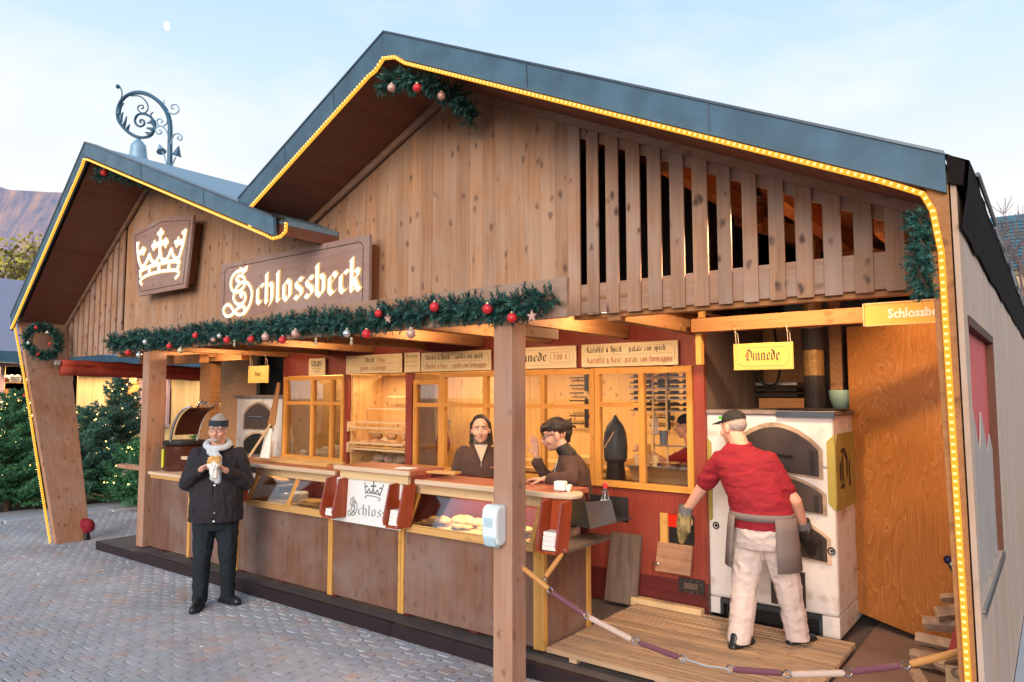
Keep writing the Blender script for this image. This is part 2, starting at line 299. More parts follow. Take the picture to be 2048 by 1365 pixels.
# ------------------------------------------------------------------ mesh helpers
class MB:
    def __init__(s): s.v = []; s.f = []
    def add(s, vs, fs):
        o = len(s.v); s.v += [Vector(q) for q in vs]; s.f += [tuple(i+o for i in q) for q in fs]; return s
    def hexa(s, p):   # 8 points: bottom 4 ccw, top 4 ccw
        return s.add(p, [(3, 2, 1, 0), (4, 5, 6, 7), (0, 1, 5, 4), (1, 2, 6, 5), (2, 3, 7, 6), (3, 0, 4, 7)])
    def box(s, x0, x1, y0, y1, z0, z1):
        return s.hexa([(x0, y0, z0), (x1, y0, z0), (x1, y1, z0), (x0, y1, z0), (x0, y0, z1), (x1, y0, z1), (x1, y1, z1), (x0, y1, z1)])
    def obox(s, c, sz, rot=(0, 0, 0)):
        m = Euler(rot).to_matrix(); h = [q/2 for q in sz]; c = Vector(c)
        return s.hexa([c + m @ Vector((a*h[0], b*h[1], d*h[2])) for a, b, d in ((-1, -1, -1), (1, -1, -1), (1, 1, -1), (-1, 1, -1), (-1, -1, 1), (1, -1, 1), (1, 1, 1), (-1, 1, 1))])
    def prism(s, poly, d):   # poly: 3d points, d: extrusion vector
        n = len(poly); d = Vector(d); P = [Vector(q) for q in poly]
        return s.add(P + [q+d for q in P], [tuple(range(n-1, -1, -1)), tuple(range(n, 2*n))] + [(i, (i+1) % n, n+(i+1) % n, n+i) for i in range(n)])
    def bar(s, a, b, w, h, up=(0, 0, 1)):   # square bar between two points
        a, b = Vector(a), Vector(b); d = (b-a).normalized(); x = d.cross(Vector(up))
        if x.length < 1e-4: x = d.cross(Vector((1, 0, 0)))
        x.normalize(); z = x.cross(d)
        c = [x*w/2*i + z*h/2*j for i, j in ((-1, -1), (1, -1), (1, 1), (-1, 1))]
        return s.hexa([a+q for q in c] + [b+q for q in c])
    def tube(s, pts, r, n=8, caps=True):
        P = [Vector(q) for q in pts]; m = len(P); rr = r if isinstance(r, (list, tuple)) else [r]*m
        o = len(s.v); t = (P[1]-P[0]).normalized(); x = t.orthogonal().normalized()
        for i in range(m):
            t = (P[min(i+1, m-1)] - P[max(i-1, 0)]).normalized()
            x = x - t*x.dot(t)
            if x.length < 1e-5: x = t.orthogonal()
            x.normalize(); y = t.cross(x)
            for k in range(n):
                a = 2*PI*k/n; s.v.append(P[i] + (x*math.cos(a) + y*math.sin(a))*rr[i])
        for i in range(m-1):
            for k in range(n): s.f.append((o+i*n+k, o+i*n+(k+1) % n, o+(i+1)*n+(k+1) % n, o+(i+1)*n+k))
        if caps: s.f.append(tuple(o+k for k in range(n-1, -1, -1))); s.f.append(tuple(o+(m-1)*n+k for k in range(n)))
        return s
    def lathe(s, prof, c=(0, 0, 0), n=16, m=None):
        c = Vector(c); o = len(s.v); m = m or Matrix.Identity(3)
        for r, z in prof:
            for k in range(n): a = 2*PI*k/n; s.v.append(c + m @ Vector((r*math.cos(a), r*math.sin(a), z)))
        for i in range(len(prof)-1):
            for k in range(n): s.f.append((o+i*n+k, o+i*n+(k+1) % n, o+(i+1)*n+(k+1) % n, o+(i+1)*n+k))
        s.f.append(tuple(o+k for k in range(n-1, -1, -1))); s.f.append(tuple(o+(len(prof)-1)*n+k for k in range(n)))
        return s
    def ell(s, c, r, rot=None, n=12, k=8):
        c = Vector(c); r = (r, r, r) if isinstance(r, (int, float)) else r; m = Euler(rot).to_matrix() if rot else Matrix.Identity(3); o = len(s.v)
        vs = [(0, 0, -1)]
        for j in range(1, k):
            b = -PI/2 + PI*j/k
            for i in range(n): a = 2*PI*i/n; vs.append((math.cos(a)*math.cos(b), math.sin(a)*math.cos(b), math.sin(b)))
        vs.append((0, 0, 1))
        s.v += [c + m @ Vector((q[0]*r[0], q[1]*r[1], q[2]*r[2])) for q in vs]
        for i in range(n): s.f.append((o, o+1+(i+1) % n, o+1+i))
        for j in range(k-2):
            for i in range(n): a = o+1+j*n; s.f.append((a+i, a+(i+1) % n, a+n+(i+1) % n, a+n+i))
        e = o+1+(k-2)*n; L = o+1+(k-1)*n
        for i in range(n): s.f.append((e+i, e+(i+1) % n, L))
        return s
    def cap(s, a, b, ra, rb=None, n=10):   # tapered capsule
        a, b = Vector(a), Vector(b); rb = ra if rb is None else rb; d = b-a; l = max(d.length, 1e-5); d = d/l; pts = []; rr = []
        for q in (-1, -.92, -.7, -.38, 0): pts.append(a + d*ra*q); rr.append(ra*math.sqrt(max(1-q*q, .0004)))
        for q in (0, .38, .7, .92, 1): pts.append(b + d*rb*q + (d*1e-4 if q == 0 else Vector())); rr.append(rb*math.sqrt(max(1-q*q, .0004)))
        return s.tube(pts, rr, n)
    def loft(s, rings, n=20):   # rings (cx, cy, z, rx, ry)
        o = len(s.v)
        for cx, cy, z, rx, ry in rings:
            for k in range(n): a = 2*PI*k/n; s.v.append(Vector((cx+rx*math.cos(a), cy+ry*math.sin(a), z)))
        m = len(rings)
        for i in range(m-1):
            for k in range(n): s.f.append((o+i*n+k, o+i*n+(k+1) % n, o+(i+1)*n+(k+1) % n, o+(i+1)*n+k))
        s.f.append(tuple(o+k for k in range(n-1, -1, -1))); s.f.append(tuple(o+(m-1)*n+k for k in range(n)))
        return s
    def mesh(s, name, L=(0, 0, 0)):
        me = bpy.data.meshes.new(name); L = Vector(L)
        me.from_pydata([tuple(q-L) for q in s.v], [], s.f); me.validate(); me.update(); return me
    def build(s, name, mat, parent=None, smooth=False, bevel=0, kind=None, label=None, auto=None):
        L = ORG.get(parent.name, (0, 0, 0)) if parent else (0, 0, 0)
        me = s.mesh(name, L); o = link(name, me, mat, parent)
        if smooth:
            for p in me.polygons: p.use_smooth = True
        if auto:
            bm = bmesh.new(); bm.from_mesh(me); bmesh.ops.remove_doubles(bm, verts=bm.verts, dist=1e-5)
            for e in bm.edges:
                if len(e.link_faces) == 2 and e.calc_face_angle(0) > R(auto): e.smooth = False
            for f in bm.faces: f.smooth = True
            bm.to_mesh(me); bm.free()
        if bevel:
            b = o.modifiers.new('bevel', 'BEVEL'); b.width = bevel; b.segments = 2; b.limit_method = 'ANGLE'; b.angle_limit = R(40)
        if kind: o['kind'] = kind
        if label: o['label'] = label
        return o
ORG = {}
def link(name, me, mat, parent=None):
    o = bpy.data.objects.new(name, me); COL.objects.link(o)
    if mat is not None and not me.materials: me.materials.append(mat)
    if parent: o.parent = parent; ORG[o.name] = ORG.get(parent.name, (0, 0, 0))
    return o
def T(name, label, cat, loc=(0, 0, 0), group=None):
    o = bpy.data.objects.new(name, None); COL.objects.link(o); o.empty_display_size = .1
    o.location = loc; ORG[o.name] = tuple(loc); o['label'] = label; o['category'] = cat
    if group: o['group'] = group
    return o
def tag(o, label, cat, group=None):
    o['label'] = label; o['category'] = cat
    if group: o['group'] = group
    return o
def struct(o): o['kind'] = 'structure'; return o
def copy_tree(o, parent=None):
    c = o.copy(); COL.objects.link(c); c.parent = parent
    for ch in list(o.children): copy_tree(ch, c)
    return c
def put(o, loc, rz=0, label=None, group=None, s=1):
    o.location = loc; o.rotation_euler = (0, 0, rz); o.scale = (s, s, s)
    if label: o['label'] = label
    if group: o['group'] = group
    return o
def py(u, v, Y):   # where the sight line through a spot of the photograph meets the upright plane y = Y
    d = CF*1422 + RT*(u-1024) + CU*(682-v); return Vector((0, 0, CAMH)) + d*(Y/d.y)
def px(u, v, X):
    d = CF*1422 + RT*(u-1024) + CU*(682-v); return Vector((0, 0, CAMH)) + d*(X/d.x)
def pz(u, v, Z):
    d = CF*1422 + RT*(u-1024) + CU*(682-v); return Vector((0, 0, CAMH)) + d*((Z-CAMH)/d.z)
def spline(P, n=6):
    P = [Vector(q) for q in P]; out = []
    for i in range(len(P)-1):
        a, b, c, d = P[max(i-1, 0)], P[i], P[i+1], P[min(i+2, len(P)-1)]
        for k in range(n):
            t = k/n; out.append(.5*((2*b) + (c-a)*t + (2*a-5*b+4*c-d)*t*t + (3*b-a-3*c+d)*t**3))
    out.append(P[-1]); return out

# ------------------------------------------------------------------ blackletter, drawn with a broad nib
G = {
 'i': (1.6, [[(-.4, 3.5), (0, 3.9), (0, .4), (.4, .1)], [(-.05, 5.0), (.3, 5.4)]]),
 'n': (3.1, [[(-.4, 3.5), (0, 3.9), (0, .3), (.3, .1)], [(.2, 3.4), (1.0, 3.95), (1.5, 3.4), (1.5, .4), (1.9, .1)]]),
 'm': (4.6, [[(-.4, 3.5), (0, 3.9), (0, .3), (.3, .1)], [(.2, 3.4), (1.0, 3.95), (1.5, 3.4), (1.5, .3)], [(1.7, 3.4), (2.5, 3.95), (3, 3.4), (3, .4), (3.4, .1)]]),
 'u': (3.1, [[(-.4, 3.6), (0, 3.9), (0, .6), (.6, .1), (1.4, .7)], [(1.1, 3.6), (1.5, 3.9), (1.5, .4), (1.9, .1)]]),
 'c': (2.3, [[(1.5, 3.5), (1.0, 3.9), (.7, 3.6)], [(.9, 3.9), (0, 3.2), (0, .7), (.6, .05), (1.5, .7)]]),
 'e': (2.4, [[(.8, 3.95), (0, 3.2), (0, .7), (.6, .05), (1.5, .7)], [(.8, 3.95), (1.5, 3.2), (.2, 1.8)]]),
 'o': (2.8, [[(.7, 4), (0, 3.3), (0, .8), (.8, 0), (1.5, .7), (1.5, 3.2), (.7, 4)]]),
 'a': (3.0, [[(.1, 3.3), (.8, 3.95), (1.5, 3.3), (1.5, .4), (1.9, .1)], [(1.5, 2.4), (.1, 1.6), (.1, .6), (.6, .1), (1.5, .8)]]),
 'h': (2.9, [[(-.3, 5.6), (0, 6), (0, .3), (.3, .1)], [(.1, 3.4), (.9, 3.95), (1.5, 3.3), (1.5, .5), (.9, -.5)]]),
 'l': (1.6, [[(-.3, 5.6), (0, 6), (0, .4), (.4, .1)]]),
 'b': (2.8, [[(-.3, 5.6), (0, 6), (0, .7), (.8, 0), (1.5, .7), (1.5, 3.2), (.8, 3.95), (.1, 3.3)]]),
 'd': (2.8, [[(-.1, 5.5), (.7, 5.3), (1.5, 4.0), (1.5, .7), (.7, 0), (0, .7), (0, 3.1), (.7, 3.9), (1.4, 3.3)]]),
 'k': (2.6, [[(-.3, 5.6), (0, 6), (0, .3), (.3, .1)], [(.1, 3.0), (.9, 3.95), (1.4, 3.4), (1.2, 2.6), (.3, 2.2)], [(.5, 2.3), (1.3, .4), (1.7, .1)]]),
 'r': (2.1, [[(-.4, 3.5), (0, 3.9), (0, .3), (.3, .1)], [(.2, 3.3), (.9, 3.95), (1.4, 3.5)]]),
 's': (2.5, [[(1.6, 3.5), (.9, 3.95), (.1, 3.2), (.3, 2.5), (1.4, 1.6), (1.5, .7), (.7, 0), (-.1, .5)]]),
 't': (2.0, [[(0, 5.1), (0, .6), (.5, .05), (1.1, .6)], [(-.5, 3.8), (1.0, 3.8)]]),
 'f': (2.0, [[(0, -.3), (0, 5.1), (.6, 5.9), (1.2, 5.4)], [(-.5, 3.8), (1.0, 3.8)]]),
 'p': (2.9, [[(-.4, 3.6), (0, 4), (0, -1.8)], [(.1, 3.4), (.8, 3.95), (1.5, 3.2), (1.5, .7), (.8, 0), (.1, .6)]]),
 'g': (2.9, [[(1.5, 3.4), (.7, 3.95), (0, 3.2), (0, .8), (.7, .1), (1.5, .7)], [(1.5, 3.9), (1.5, -1), (.8, -1.8), (-.1, -1.3)]]),
 'w': (4.4, [[(-.3, 4.4), (0, 4), (0, .6), (.6, .1), (1.5, .7)], [(1.2, 4.4), (1.5, 4), (1.5, .5), (2.1, 0), (3, .8), (3, 3.3), (2.4, 4)]]),
 'v': (2.8, [[(-.3, 4.4), (0, 4), (0, .6), (.8, 0), (1.5, .8), (1.5, 3.3), (.8, 4)]]),
 'Z': (3.0, [[(0, 5.2), (.5, 5.7), (2, 5.5), (.2, .4), (2.3, .3)], [(.3, 3), (1.8, 3)]]),
 'K': (3.4, [[(-.3, 5.3), (.4, 5.8), (.4, .5), (-.2, .2)], [(2.3, 5.6), (1.5, 5.6), (.6, 3.3), (1.9, 3.0), (2.0, .6), (2.5, .2)]]),
 'D': (4.0, [[(.9, 5), (.9, .8)], [(-.4, 5.1), (.4, 5.8), (1.8, 5.7), (2.9, 4.3), (2.9, 1.5), (1.6, .1), (0, .4)], [(-.1, 4), (-.1, 1.2)]]),
 'B': (3.6, [[(.5, 5.5), (.5, .5)], [(-.4, 5.2), (1.5, 5.8), (2.2, 4.8), (1, 3.2), (2.5, 2.5), (2.5, .9), (1.2, 0), (-.2, .4)]]),
 'S': (3.6, [[(2.6, 5.2), (1.4, 5.9), (.3, 4.9), (.8, 3.7), (2.5, 2.6), (2.6, 1), (1.3, 0), (-.1, .6)], [(1.4, 5.6), (1.3, .4)]]),
 'W': (4.6, [[(-.3, 5.6), (0, 5), (0, .8), (.8, 0), (1.6, .8), (1.6, 5.5)], [(1.6, .8), (2.4, 0), (3.2, .9), (3.2, 4.6), (2.6, 5.6)]]),
 '&': (3.0, [[(1.9, .1), (.4, 3.6), (.9, 4.6), (1.5, 3.9), (.1, 1.6), (.5, .3), (1.2, .1), (2.0, 1.8)]]),
 ',': (1.1, [[(0, .4), (-.2, -.7)]]), '.': (1.1, [[(0, .1), (.15, .3)]]),
 '0': (2.6, [[(.8, 5.2), (.1, 4.2), (.1, 1), (.8, 0), (1.5, 1), (1.5, 4.2), (.8, 5.2)]]),
 '7': (2.5, [[(0, 5.1), (1.6, 5.1), (.5, 0)]]),
 '5': (2.5, [[(1.5, 5.2), (.3, 5.2), (.2, 3), (1.2, 3.1), (1.5, 1.6), (1, .2), (0, .3)]]),
 '€': (3.0, [[(2, 4.9), (1.2, 5.2), (.5, 4.2), (.5, 1), (1.2, 0), (2, .4)], [(0, 3.2), (1.6, 3.2)], [(0, 2.1), (1.5, 2.1)]]),
}
G['H'] = (3.6, [[(-.3, 5.3), (.4, 5.8), (.4, .5), (-.2, .2)], [(.5, 3.2), (1.5, 3.8), (2.3, 3.0), (2.3, .6), (1.7, -.6)]])
G['z'] = (2.4, [[(0, 3.8), (1.5, 3.8), (.1, .3), (1.6, .3)]])
G['ä'] = (3.0, G['a'][1] + [[(.2, 5.0), (.4, 5.3)], [(1.1, 5.0), (1.3, 5.3)]])
def text_width(txt): return sum(2.0 if c == ' ' else G[c][0] for c in txt)
def nib(mb, P, nv, off, to3):
    for i in range(len(P)-1):
        a, b = Vector(P[i]), Vector(P[i+1]); q = [a-nv, a+nv, b+nv, b-nv]
        ar = sum(q[j].x*q[(j+1) % 4].y - q[(j+1) % 4].x*q[j].y for j in range(4))
        if ar < 0: q.reverse()
        off[0] += 1; mb.add([to3(p.x, p.y, off[0]*.00003) for p in q], [(0, 1, 2, 3)])
def letters(mb, txt, x, z, y, h, width=None, weight=.42, ang=42):
    """h = x-height in metres; text starts at x on baseline z, in the plane y facing the viewer (-y)"""
    s = h/4; sx = s if width is None else width/text_width(txt); nv = Vector((math.cos(R(ang)), math.sin(R(ang))))*weight; cx = x; off = [0]
    for c in txt:
        if c == ' ': cx += 2.0*sx; continue
        adv, st = G[c]
        for P in st: nib(mb, P, nv, off, lambda a, b, o, cx=cx: (cx + (a+.5)*sx, y-o, z + b*s))
        cx += adv*sx
    return mb
def ribbon(mb, P2, w, y, off, taper=True, n=6):
    """smooth flat ribbon through 2-D points (x, z) in the plane y"""
    P = spline([Vector((a, b, 0)) for a, b in P2], n); m = len(P); prev = None
    off[0] += 1; yy = y - off[0]*.0002; o = len(mb.v); vs = []
    for i in range(m):
        t = (P[min(i+1, m-1)] - P[max(i-1, 0)]).normalized(); nrm = Vector((-t.y, t.x, 0))
        ww = w*(1 if not taper else .35 + .65*math.sin(PI*min(max(i/(m-1), 0), 1))**.5)
        vs += [P[i]-nrm*ww/2, P[i]+nrm*ww/2]
    mb.add([(q.x, yy, q.y) for q in vs], [(2*i, 2*i+2, 2*i+3, 2*i+1) for i in range(m-1)])
def sans(name, txt, size, loc, mat, parent, rot=(PI/2, 0, 0), bold=.012, fit=None):
    c = bpy.data.curves.new(name, 'FONT'); c.body = txt; c.size = size; c.offset = bold*size; c.resolution_u = 2
    o = bpy.data.objects.new('tmp', c); COL.objects.link(o); dg = bpy.context.evaluated_depsgraph_get()
    me = bpy.data.meshes.new_from_object(o.evaluated_get(dg)); bpy.data.objects.remove(o)
    sx = 1
    if fit: xs = [v.co.x for v in me.vertices]; sx = fit/(max(xs)-min(xs))
    me.transform(Matrix.Translation(Vector(loc)-Vector(ORG.get(parent.name, (0, 0, 0)))) @ Euler(rot).to_matrix().to_4x4() @ Matrix.Diagonal((sx, 1, 1, 1)))
    me.materials.clear(); return link(name, me, mat, parent)
# ------------------------------------------------------------------ ground
g = MB(); g.add([(-400, -400, -.03), (400, -400, -.03), (400, 400, -.03), (-400, 400, -.03)], [(0, 1, 2, 3)])
ground = g.build('ground', M['joint']); struct(ground)
# interlocking pavers: courses run away from the facade (y), each stone 0.12 m long and 0.115 m wide with a wavy flank
def paver_outline(cx, cy, j=0):
    L_, W_ = .060, .0575; g_ = .0045; a = .007
    pts = [(-W_, -L_), (W_, -L_), (W_+a, -L_*.5), (W_, 0), (W_-a, L_*.5), (W_, L_), (-W_, L_), (-W_-a*-1, L_*.5), (-W_, 0), (-W_-a*-1*-1, -L_*.5)]
    pts = [(-W_, -L_), (W_, -L_), (W_+a, -L_*.5), (W_, 0), (W_-a, L_*.5), (W_, L_), (-W_, L_), (-W_-a, L_*.5), (-W_, 0), (-W_+a, -L_*.5)]
    s = 1 - g_/W_
    return [(cx + x*s, cy + y*(1-g_/L_)) for x, y in pts]
def paver(mb, cx, cy, dz=0, tilt=(0, 0)):
    o = paver_outline(cx, cy); n = len(o); ins = [(cx+(x-cx)*.92, cy+(y-cy)*.92) for x, y in o]
    zf = lambda x, y: dz + (x-cx)*tilt[0] + (y-cy)*tilt[1]
    v = [(x, y, -.035) for x, y in o] + [(x, y, zf(x, y)-.008) for x, y in o] + [(x, y, zf(x, y)) for x, y in ins]
    f = [(i, (i+1) % n, n+(i+1) % n, n+i) for i in range(n)] + [(n+i, n+(i+1) % n, 2*n+(i+1) % n, 2*n+i) for i in range(n)] + [tuple(2*n+i for i in range(n))]
    mb.add(v, f)
cells = []
random.seed(3)
ix = 0; x = -12.86
while x < -1.2:
    y = -.5 + (ix % 2)*.06
    while y < 5.9:
        lim = 4.26 if x > -9.9 else 5.9
        if y + .06 < lim and y > (0.2 + (-x-5.83)*.304 if x < -5.83 else 0.2 + (x+5.83)*.767): cells.append((x, y))
        y += .12
    x += .115; ix += 1
def screen_size(c):
    p = Vector((c[0], c[1], 0)) - Vector((0, 0, CAMH)); d = p.dot(CF)
    if d < .3: return -1
    u = 1024+1422*p.dot(RT)/d; v = 682-1422*p.dot(CU)/d
    return (1/d) if -10 < u < 2060 and v < 1372 else -1
cells.sort(key=screen_size, reverse=True)
near, rest = cells[:300], cells[300:]
pm = MB(); paver(pm, 0, 0); pmesh = pm.mesh('paver')
for cx, cy in near:
    o = link('paver', pmesh, M['paver'], None); o.parent = ground
    o.location = (cx, cy, random.uniform(-.003, .003)); o.rotation_euler = (random.uniform(-.011, .011), random.uniform(-.011, .011), random.uniform(-.015, .015))
pf = MB()
for cx, cy in rest: paver(pf, cx, cy, random.uniform(-.003, .003), (random.uniform(-.012, .012), random.uniform(-.012, .012)))
o = pf.build('paver_field', M['paver'], ground, kind='stuff')
# concrete band and ground beyond it
s = MB()
for k in range(9):
    y0 = 2.6 + k*.75
    s.box(-13.95+.09*(k-2), -12.93+.09*(k-2), y0, y0+.742, -.03, .035)
struct(s.build('kerb', M['concrete'], bevel=.01))

# ------------------------------------------------------------------ market stall
def fy(z): return 3.92 - .085*z
def RB(x): return 4.67 - .4646*(x+3.88) if x > -3.88 else 4.67 + .45*(x+3.88)
def RL(x): return 4.93 - .393*(x+8.96) if x > -8.96 else 4.93 + .714*(x+8.96)
st = T('market_stall', 'large wooden market stall with two slate blue gables outlined in golden rope light', 'stall', (-6, 4.3, 0))
WY = 4.30
# solid boarding of both gables, board by board
x = -9.72; k = 0
while x < -2.79:
    x1 = min(x+.1395, -2.765)
    f = lambda q: max(RL(q), RB(q)) if q > -5.94 else RL(q)
    top = lambda q: (RB(q) if q > -5.94 else RL(q)) - .16
    yo = (0, .0015, .0008)[k % 3]
    MB().hexa([(x+.0006, WY+yo, 2.66), (x1-.0006, WY+yo, 2.66), (x1-.0006, WY+.028, 2.66), (x+.0006, WY+.028, 2.66),
               (x+.0006, WY+yo, top(x)), (x1-.0006, WY+yo, top(x1)), (x1-.0006, WY+.028, top(x1)), (x+.0006, WY+.028, top(x))]).build('plank', M['plank'], st)
    x = x1; k += 1
bk = MB()
for a, b in ((-9.72, -8.96), (-8.96, -5.94)): bk.prism([(a, WY+.03, 2.66), (b, WY+.03, 2.66), (b, WY+.03, RL(b)-.17), (a, WY+.03, RL(a)-.17)], (0, .02, 0))
for a, b in ((-5.94, -3.88), (-3.88, -2.77)): bk.prism([(a, WY+.03, 2.66), (b, WY+.03, 2.66), (b, WY+.03, RB(b)-.17), (a, WY+.03, RB(a)-.17)], (0, .02, 0))
bk.build('wall_backing', M['signbox'], st)
# open slats of the right bay
ed = [(92, 160), (185, 252), (280, 352), (382, 460), (488, 566), (600, 680), (712, 798), (835, 915), (960, 1045), (1090, 1180), (1222, 1320), (1360, 1465), (1512, 1620), (1667, 1778), (1800, 1860)]
for a, b in ed:
    x0, x1 = round(py(1100+a*.4004, 460, WY).x, 3), round(py(1100+b*.4004, 460, WY).x, 3)
    MB().hexa([(x0+.006, WY-.014, 2.52), (x1-.010, WY-.014, 2.52), (x1-.010, WY, 2.52), (x0+.006, WY, 2.52), (x0+.006, WY-.014, RB(x0)-.16), (x1-.010, WY-.014, RB(x1)-.16), (x1-.010, WY, RB(x1)-.16), (x0+.006, WY, RB(x0)-.16)]).build('slat', M['slatwood'], st)
MB().box(-2.765, -.36, WY+.002, WY+.035, 2.535, 2.74).build('slat_rail', M['beamx'], st)
MB().hexa([(-2.765, WY+.002, RB(-2.765)-.29), (-.36, WY+.002, RB(-.36)-.29), (-.36, WY+.03, RB(-.36)-.29), (-2.765, WY+.03, RB(-2.765)-.29),
           (-2.765, WY+.002, RB(-2.765)-.165), (-.36, WY+.002, RB(-.36)-.165), (-.36, WY+.03, RB(-.36)-.165), (-2.765, WY+.03, RB(-2.765)-.165)]).build('slat_rail', M['beamx'], st)
MB().box(-2.75, -.36, WY+.036, WY+.11, 2.50, 2.533).build('slat_rail', M['joistx'], st)
# left bay slats (narrower gaps)
for i in range(11):
    x0 = -11.58 + i*.17; x1 = x0+.125
    MB().hexa([(x0, WY-.02, 2.51), (x1, WY-.02, 2.51), (x1, WY, 2.51), (x0, WY, 2.51), (x0, WY-.02, RL(x0)-.2), (x1, WY-.02, RL(x1)-.2), (x1, WY, RL(x1)-.2), (x0, WY, RL(x0)-.2)]).build('slat', M['slatwood'], st)
MB().prism([(-11.6, WY+.02, 2.53), (-9.72, WY+.02, 2.53), (-9.72, WY+.02, RL(-9.72)-.2), (-11.6, WY+.02, RL(-11.6)-.2)], (0, .02, 0)).build('slat_backing', M['signbox'], st)
# trim battens where walls meet the soffits
for a, b, F in ((-6.0, -3.88, RB), (-3.88, -.42, RB), (-11.6, -8.96, RL), (-8.96, -5.6, RL)):
    MB().hexa([(a, WY-.055, F(a)-.215), (b, WY-.055, F(b)-.215), (b, WY-.026, F(b)-.215), (a, WY-.026, F(a)-.215), (a, WY-.055, F(a)-.155), (b, WY-.055, F(b)-.155), (b, WY-.026, F(b)-.155), (a, WY-.026, F(a)-.155)]).build('trim_batten', M['beamx'], st)
# roof slabs, soffits, fascia boards
def slab(a, b, F, y1, t0, t1, mat, name, yin=.03):
    MB().hexa([(a, fy(F(a))+yin, F(a)-t0), (b, fy(F(b))+yin, F(b)-t0), (b, y1, F(b)-t0), (a, y1, F(a)-t0),
               (a, fy(F(a))+yin, F(a)-t1), (b, fy(F(b))+yin, F(b)-t1), (b, y1, F(b)-t1), (a, y1, F(a)-t1)]).build(name, mat, st)
for a, b, F, y1 in ((-3.88, -.36, RB, 9.2), (-5.9, -3.88, RB, 9.2), (-8.96, -5.94, RL, 9.2), (-5.94, -5.36, RL, 4.29), (-11.56, -8.96, RL, 9.2)):
    slab(a, b, F, y1, .055, .01, M['roof'], 'roof_slab'); slab(a, b, F, y1, .155, .057, M['soffit'], 'soffit', .034)
def fascia(a, b, F, e=0, h=.165):
    MB().hexa([(a, fy(F(a)-h)-.03-e, F(a)-h), (b, fy(F(b)-h)-.03-e, F(b)-h), (b, fy(F(b)-h)-e, F(b)-h), (a, fy(F(a)-h)-e, F(a)-h),
               (a, fy(F(a))-.03-e, F(a)), (b, fy(F(b))-.03-e, F(b)), (b, fy(F(b))-e, F(b)), (a, fy(F(a))-e, F(a))]).build('fascia_board', M['fascia'], st)
fascia(-3.88, -.35, RB, h=.175); fascia(-5.9, -3.88, RB, h=.19); fascia(-8.96, -5.33, RL, .035, .165); fascia(-11.58, -8.96, RL, .035, .2)
# roof seam edge and the sheet roof that climbs behind the small gable
c = [py(240, 312, 6.2), py(330, 338, 6.2), py(494, 380, 6.2), py(486, 402, 6.2), py(300, 345, 6.2)]
rr = MB()
for k in range(5):
    a0, a1 = k/5, (k+1)/5; P = lambda t: c[1].lerp(c[2], t); Q = lambda t: c[1].lerp(c[3], t)+Vector((0, -1.4*t, -.25*t))
    rr.prism([P(a0), P(a1-.01), Q(a1-.01), Q(a0)], (0, .04, .0))
rr.build('rear_roof', M['lampl'], st)
for a, b, F, e in ((-3.88, -.35, RB, 0), (-5.9, -3.88, RB, 0), (-8.96, -5.33, RL, .035), (-11.58, -8.96, RL, .035)):
    MB().hexa([(a, fy(F(a))-.038-e, F(a)-.004), (b, fy(F(b))-.038-e, F(b)-.004), (b, fy(F(b))+.06, F(b)-.004), (a, fy(F(a))+.06, F(a)-.004), (a, fy(F(a))-.038-e, F(a)+.010), (b, fy(F(b))-.038-e, F(b)+.010), (b, fy(F(b))+.06, F(b)+.010), (a, fy(F(a))+.06, F(a)+.010)]).build('drip_edge', M['dsteel'], st)
    for k in range(1, 3):
        x = a+(b-a)*(k/3+.03); z = F(x); MB().hexa([(x, fy(z-.16)-.0335-e, z-.16), (x+.006, fy(z-.16)-.0335-e, z-.16), (x+.006, fy(z-.16)-.0301-e, z-.16), (x, fy(z-.16)-.0301-e, z-.16), (x, fy(z)-.0335-e, z-.006), (x+.006, fy(z)-.0335-e, z-.006), (x+.006, fy(z)-.0301-e, z-.006), (x, fy(z)-.0301-e, z-.006)]).build('fascia_seam', M['dsteel'], st)
# legs: slanting fins that carry the eaves
lt, lb = (-11.52, 3.0), (-10.60, 0)
def fin(p, q, y0t, y1t, y0b, y1b, th, name, mat):
    (xt, zt), (xb, zb) = p, q
    MB().hexa([(xb-th, y0b, zb), (xb, y0b, zb), (xb, y1b, zb), (xb-th, y1b, zb), (xt-th, y0t, zt), (xt, y0t, zt), (xt, y1t, zt), (xt-th, y1t, zt)]).build(name, mat, st, bevel=.006)
fin((-11.47, 3.0), (-10.57, 0), 3.67, 4.27, 3.94, 4.36, .09, 'leg_board', M['post'])
# near and far posts
MB().box(-3.0, -2.845, 3.72, 3.875, 0, 2.445).build('post', M['post'], st, bevel=.006)
MB().box(-2.99, -2.855, 3.876, 4.29, 2.36, 2.43).build('bracket', M['joist'], st)
MB().box(-9.09, -8.93, 4.27, 4.49, .115, 2.50).build('post', M['post'], st, bevel=.006)
a, b = py(400, 760, 5.25).x, py(421, 760, 5.25).x
MB().box(a, b, 5.25, 5.4, .12, 2.6).build('post', M['joist'], st)
# header board that carries the garland, ceiling and joists behind it
MB().box(-8.6, -2.425, 3.735, 3.775, 2.445, 2.70).build('header_board', M['beamx'], st, bevel=.004)
MB().box(-8.6, -2.86, 3.78, 4.295, 2.625, 2.65).build('ceiling_boards', M['deckwood'], st)
MB().box(-11.4, -2.3, 4.297, 7.6, 2.625, 2.65).build('ceiling_boards', M['deckwood'], st)
for i, x in enumerate([-9.9, -9.05, -8.2, -7.35, -6.5, -5.65, -4.8, -3.95, -3.1, -2.42]):
    MB().box(x-.05, x+.05, 3.78 if -8.6 < x < -3.0 else 4.33, 5.74, 2.47, 2.62).build('joist', M['joist'], st, bevel=.004)
MB().box(-9.6, -8.35, 4.6, 4.72, 2.36, 2.468).build('beam', M['joistx'], st)
MB().box(-11.2, -8.4, 5.2, 5.32, 2.42, 2.62).build('beam', M['joistx'], st)
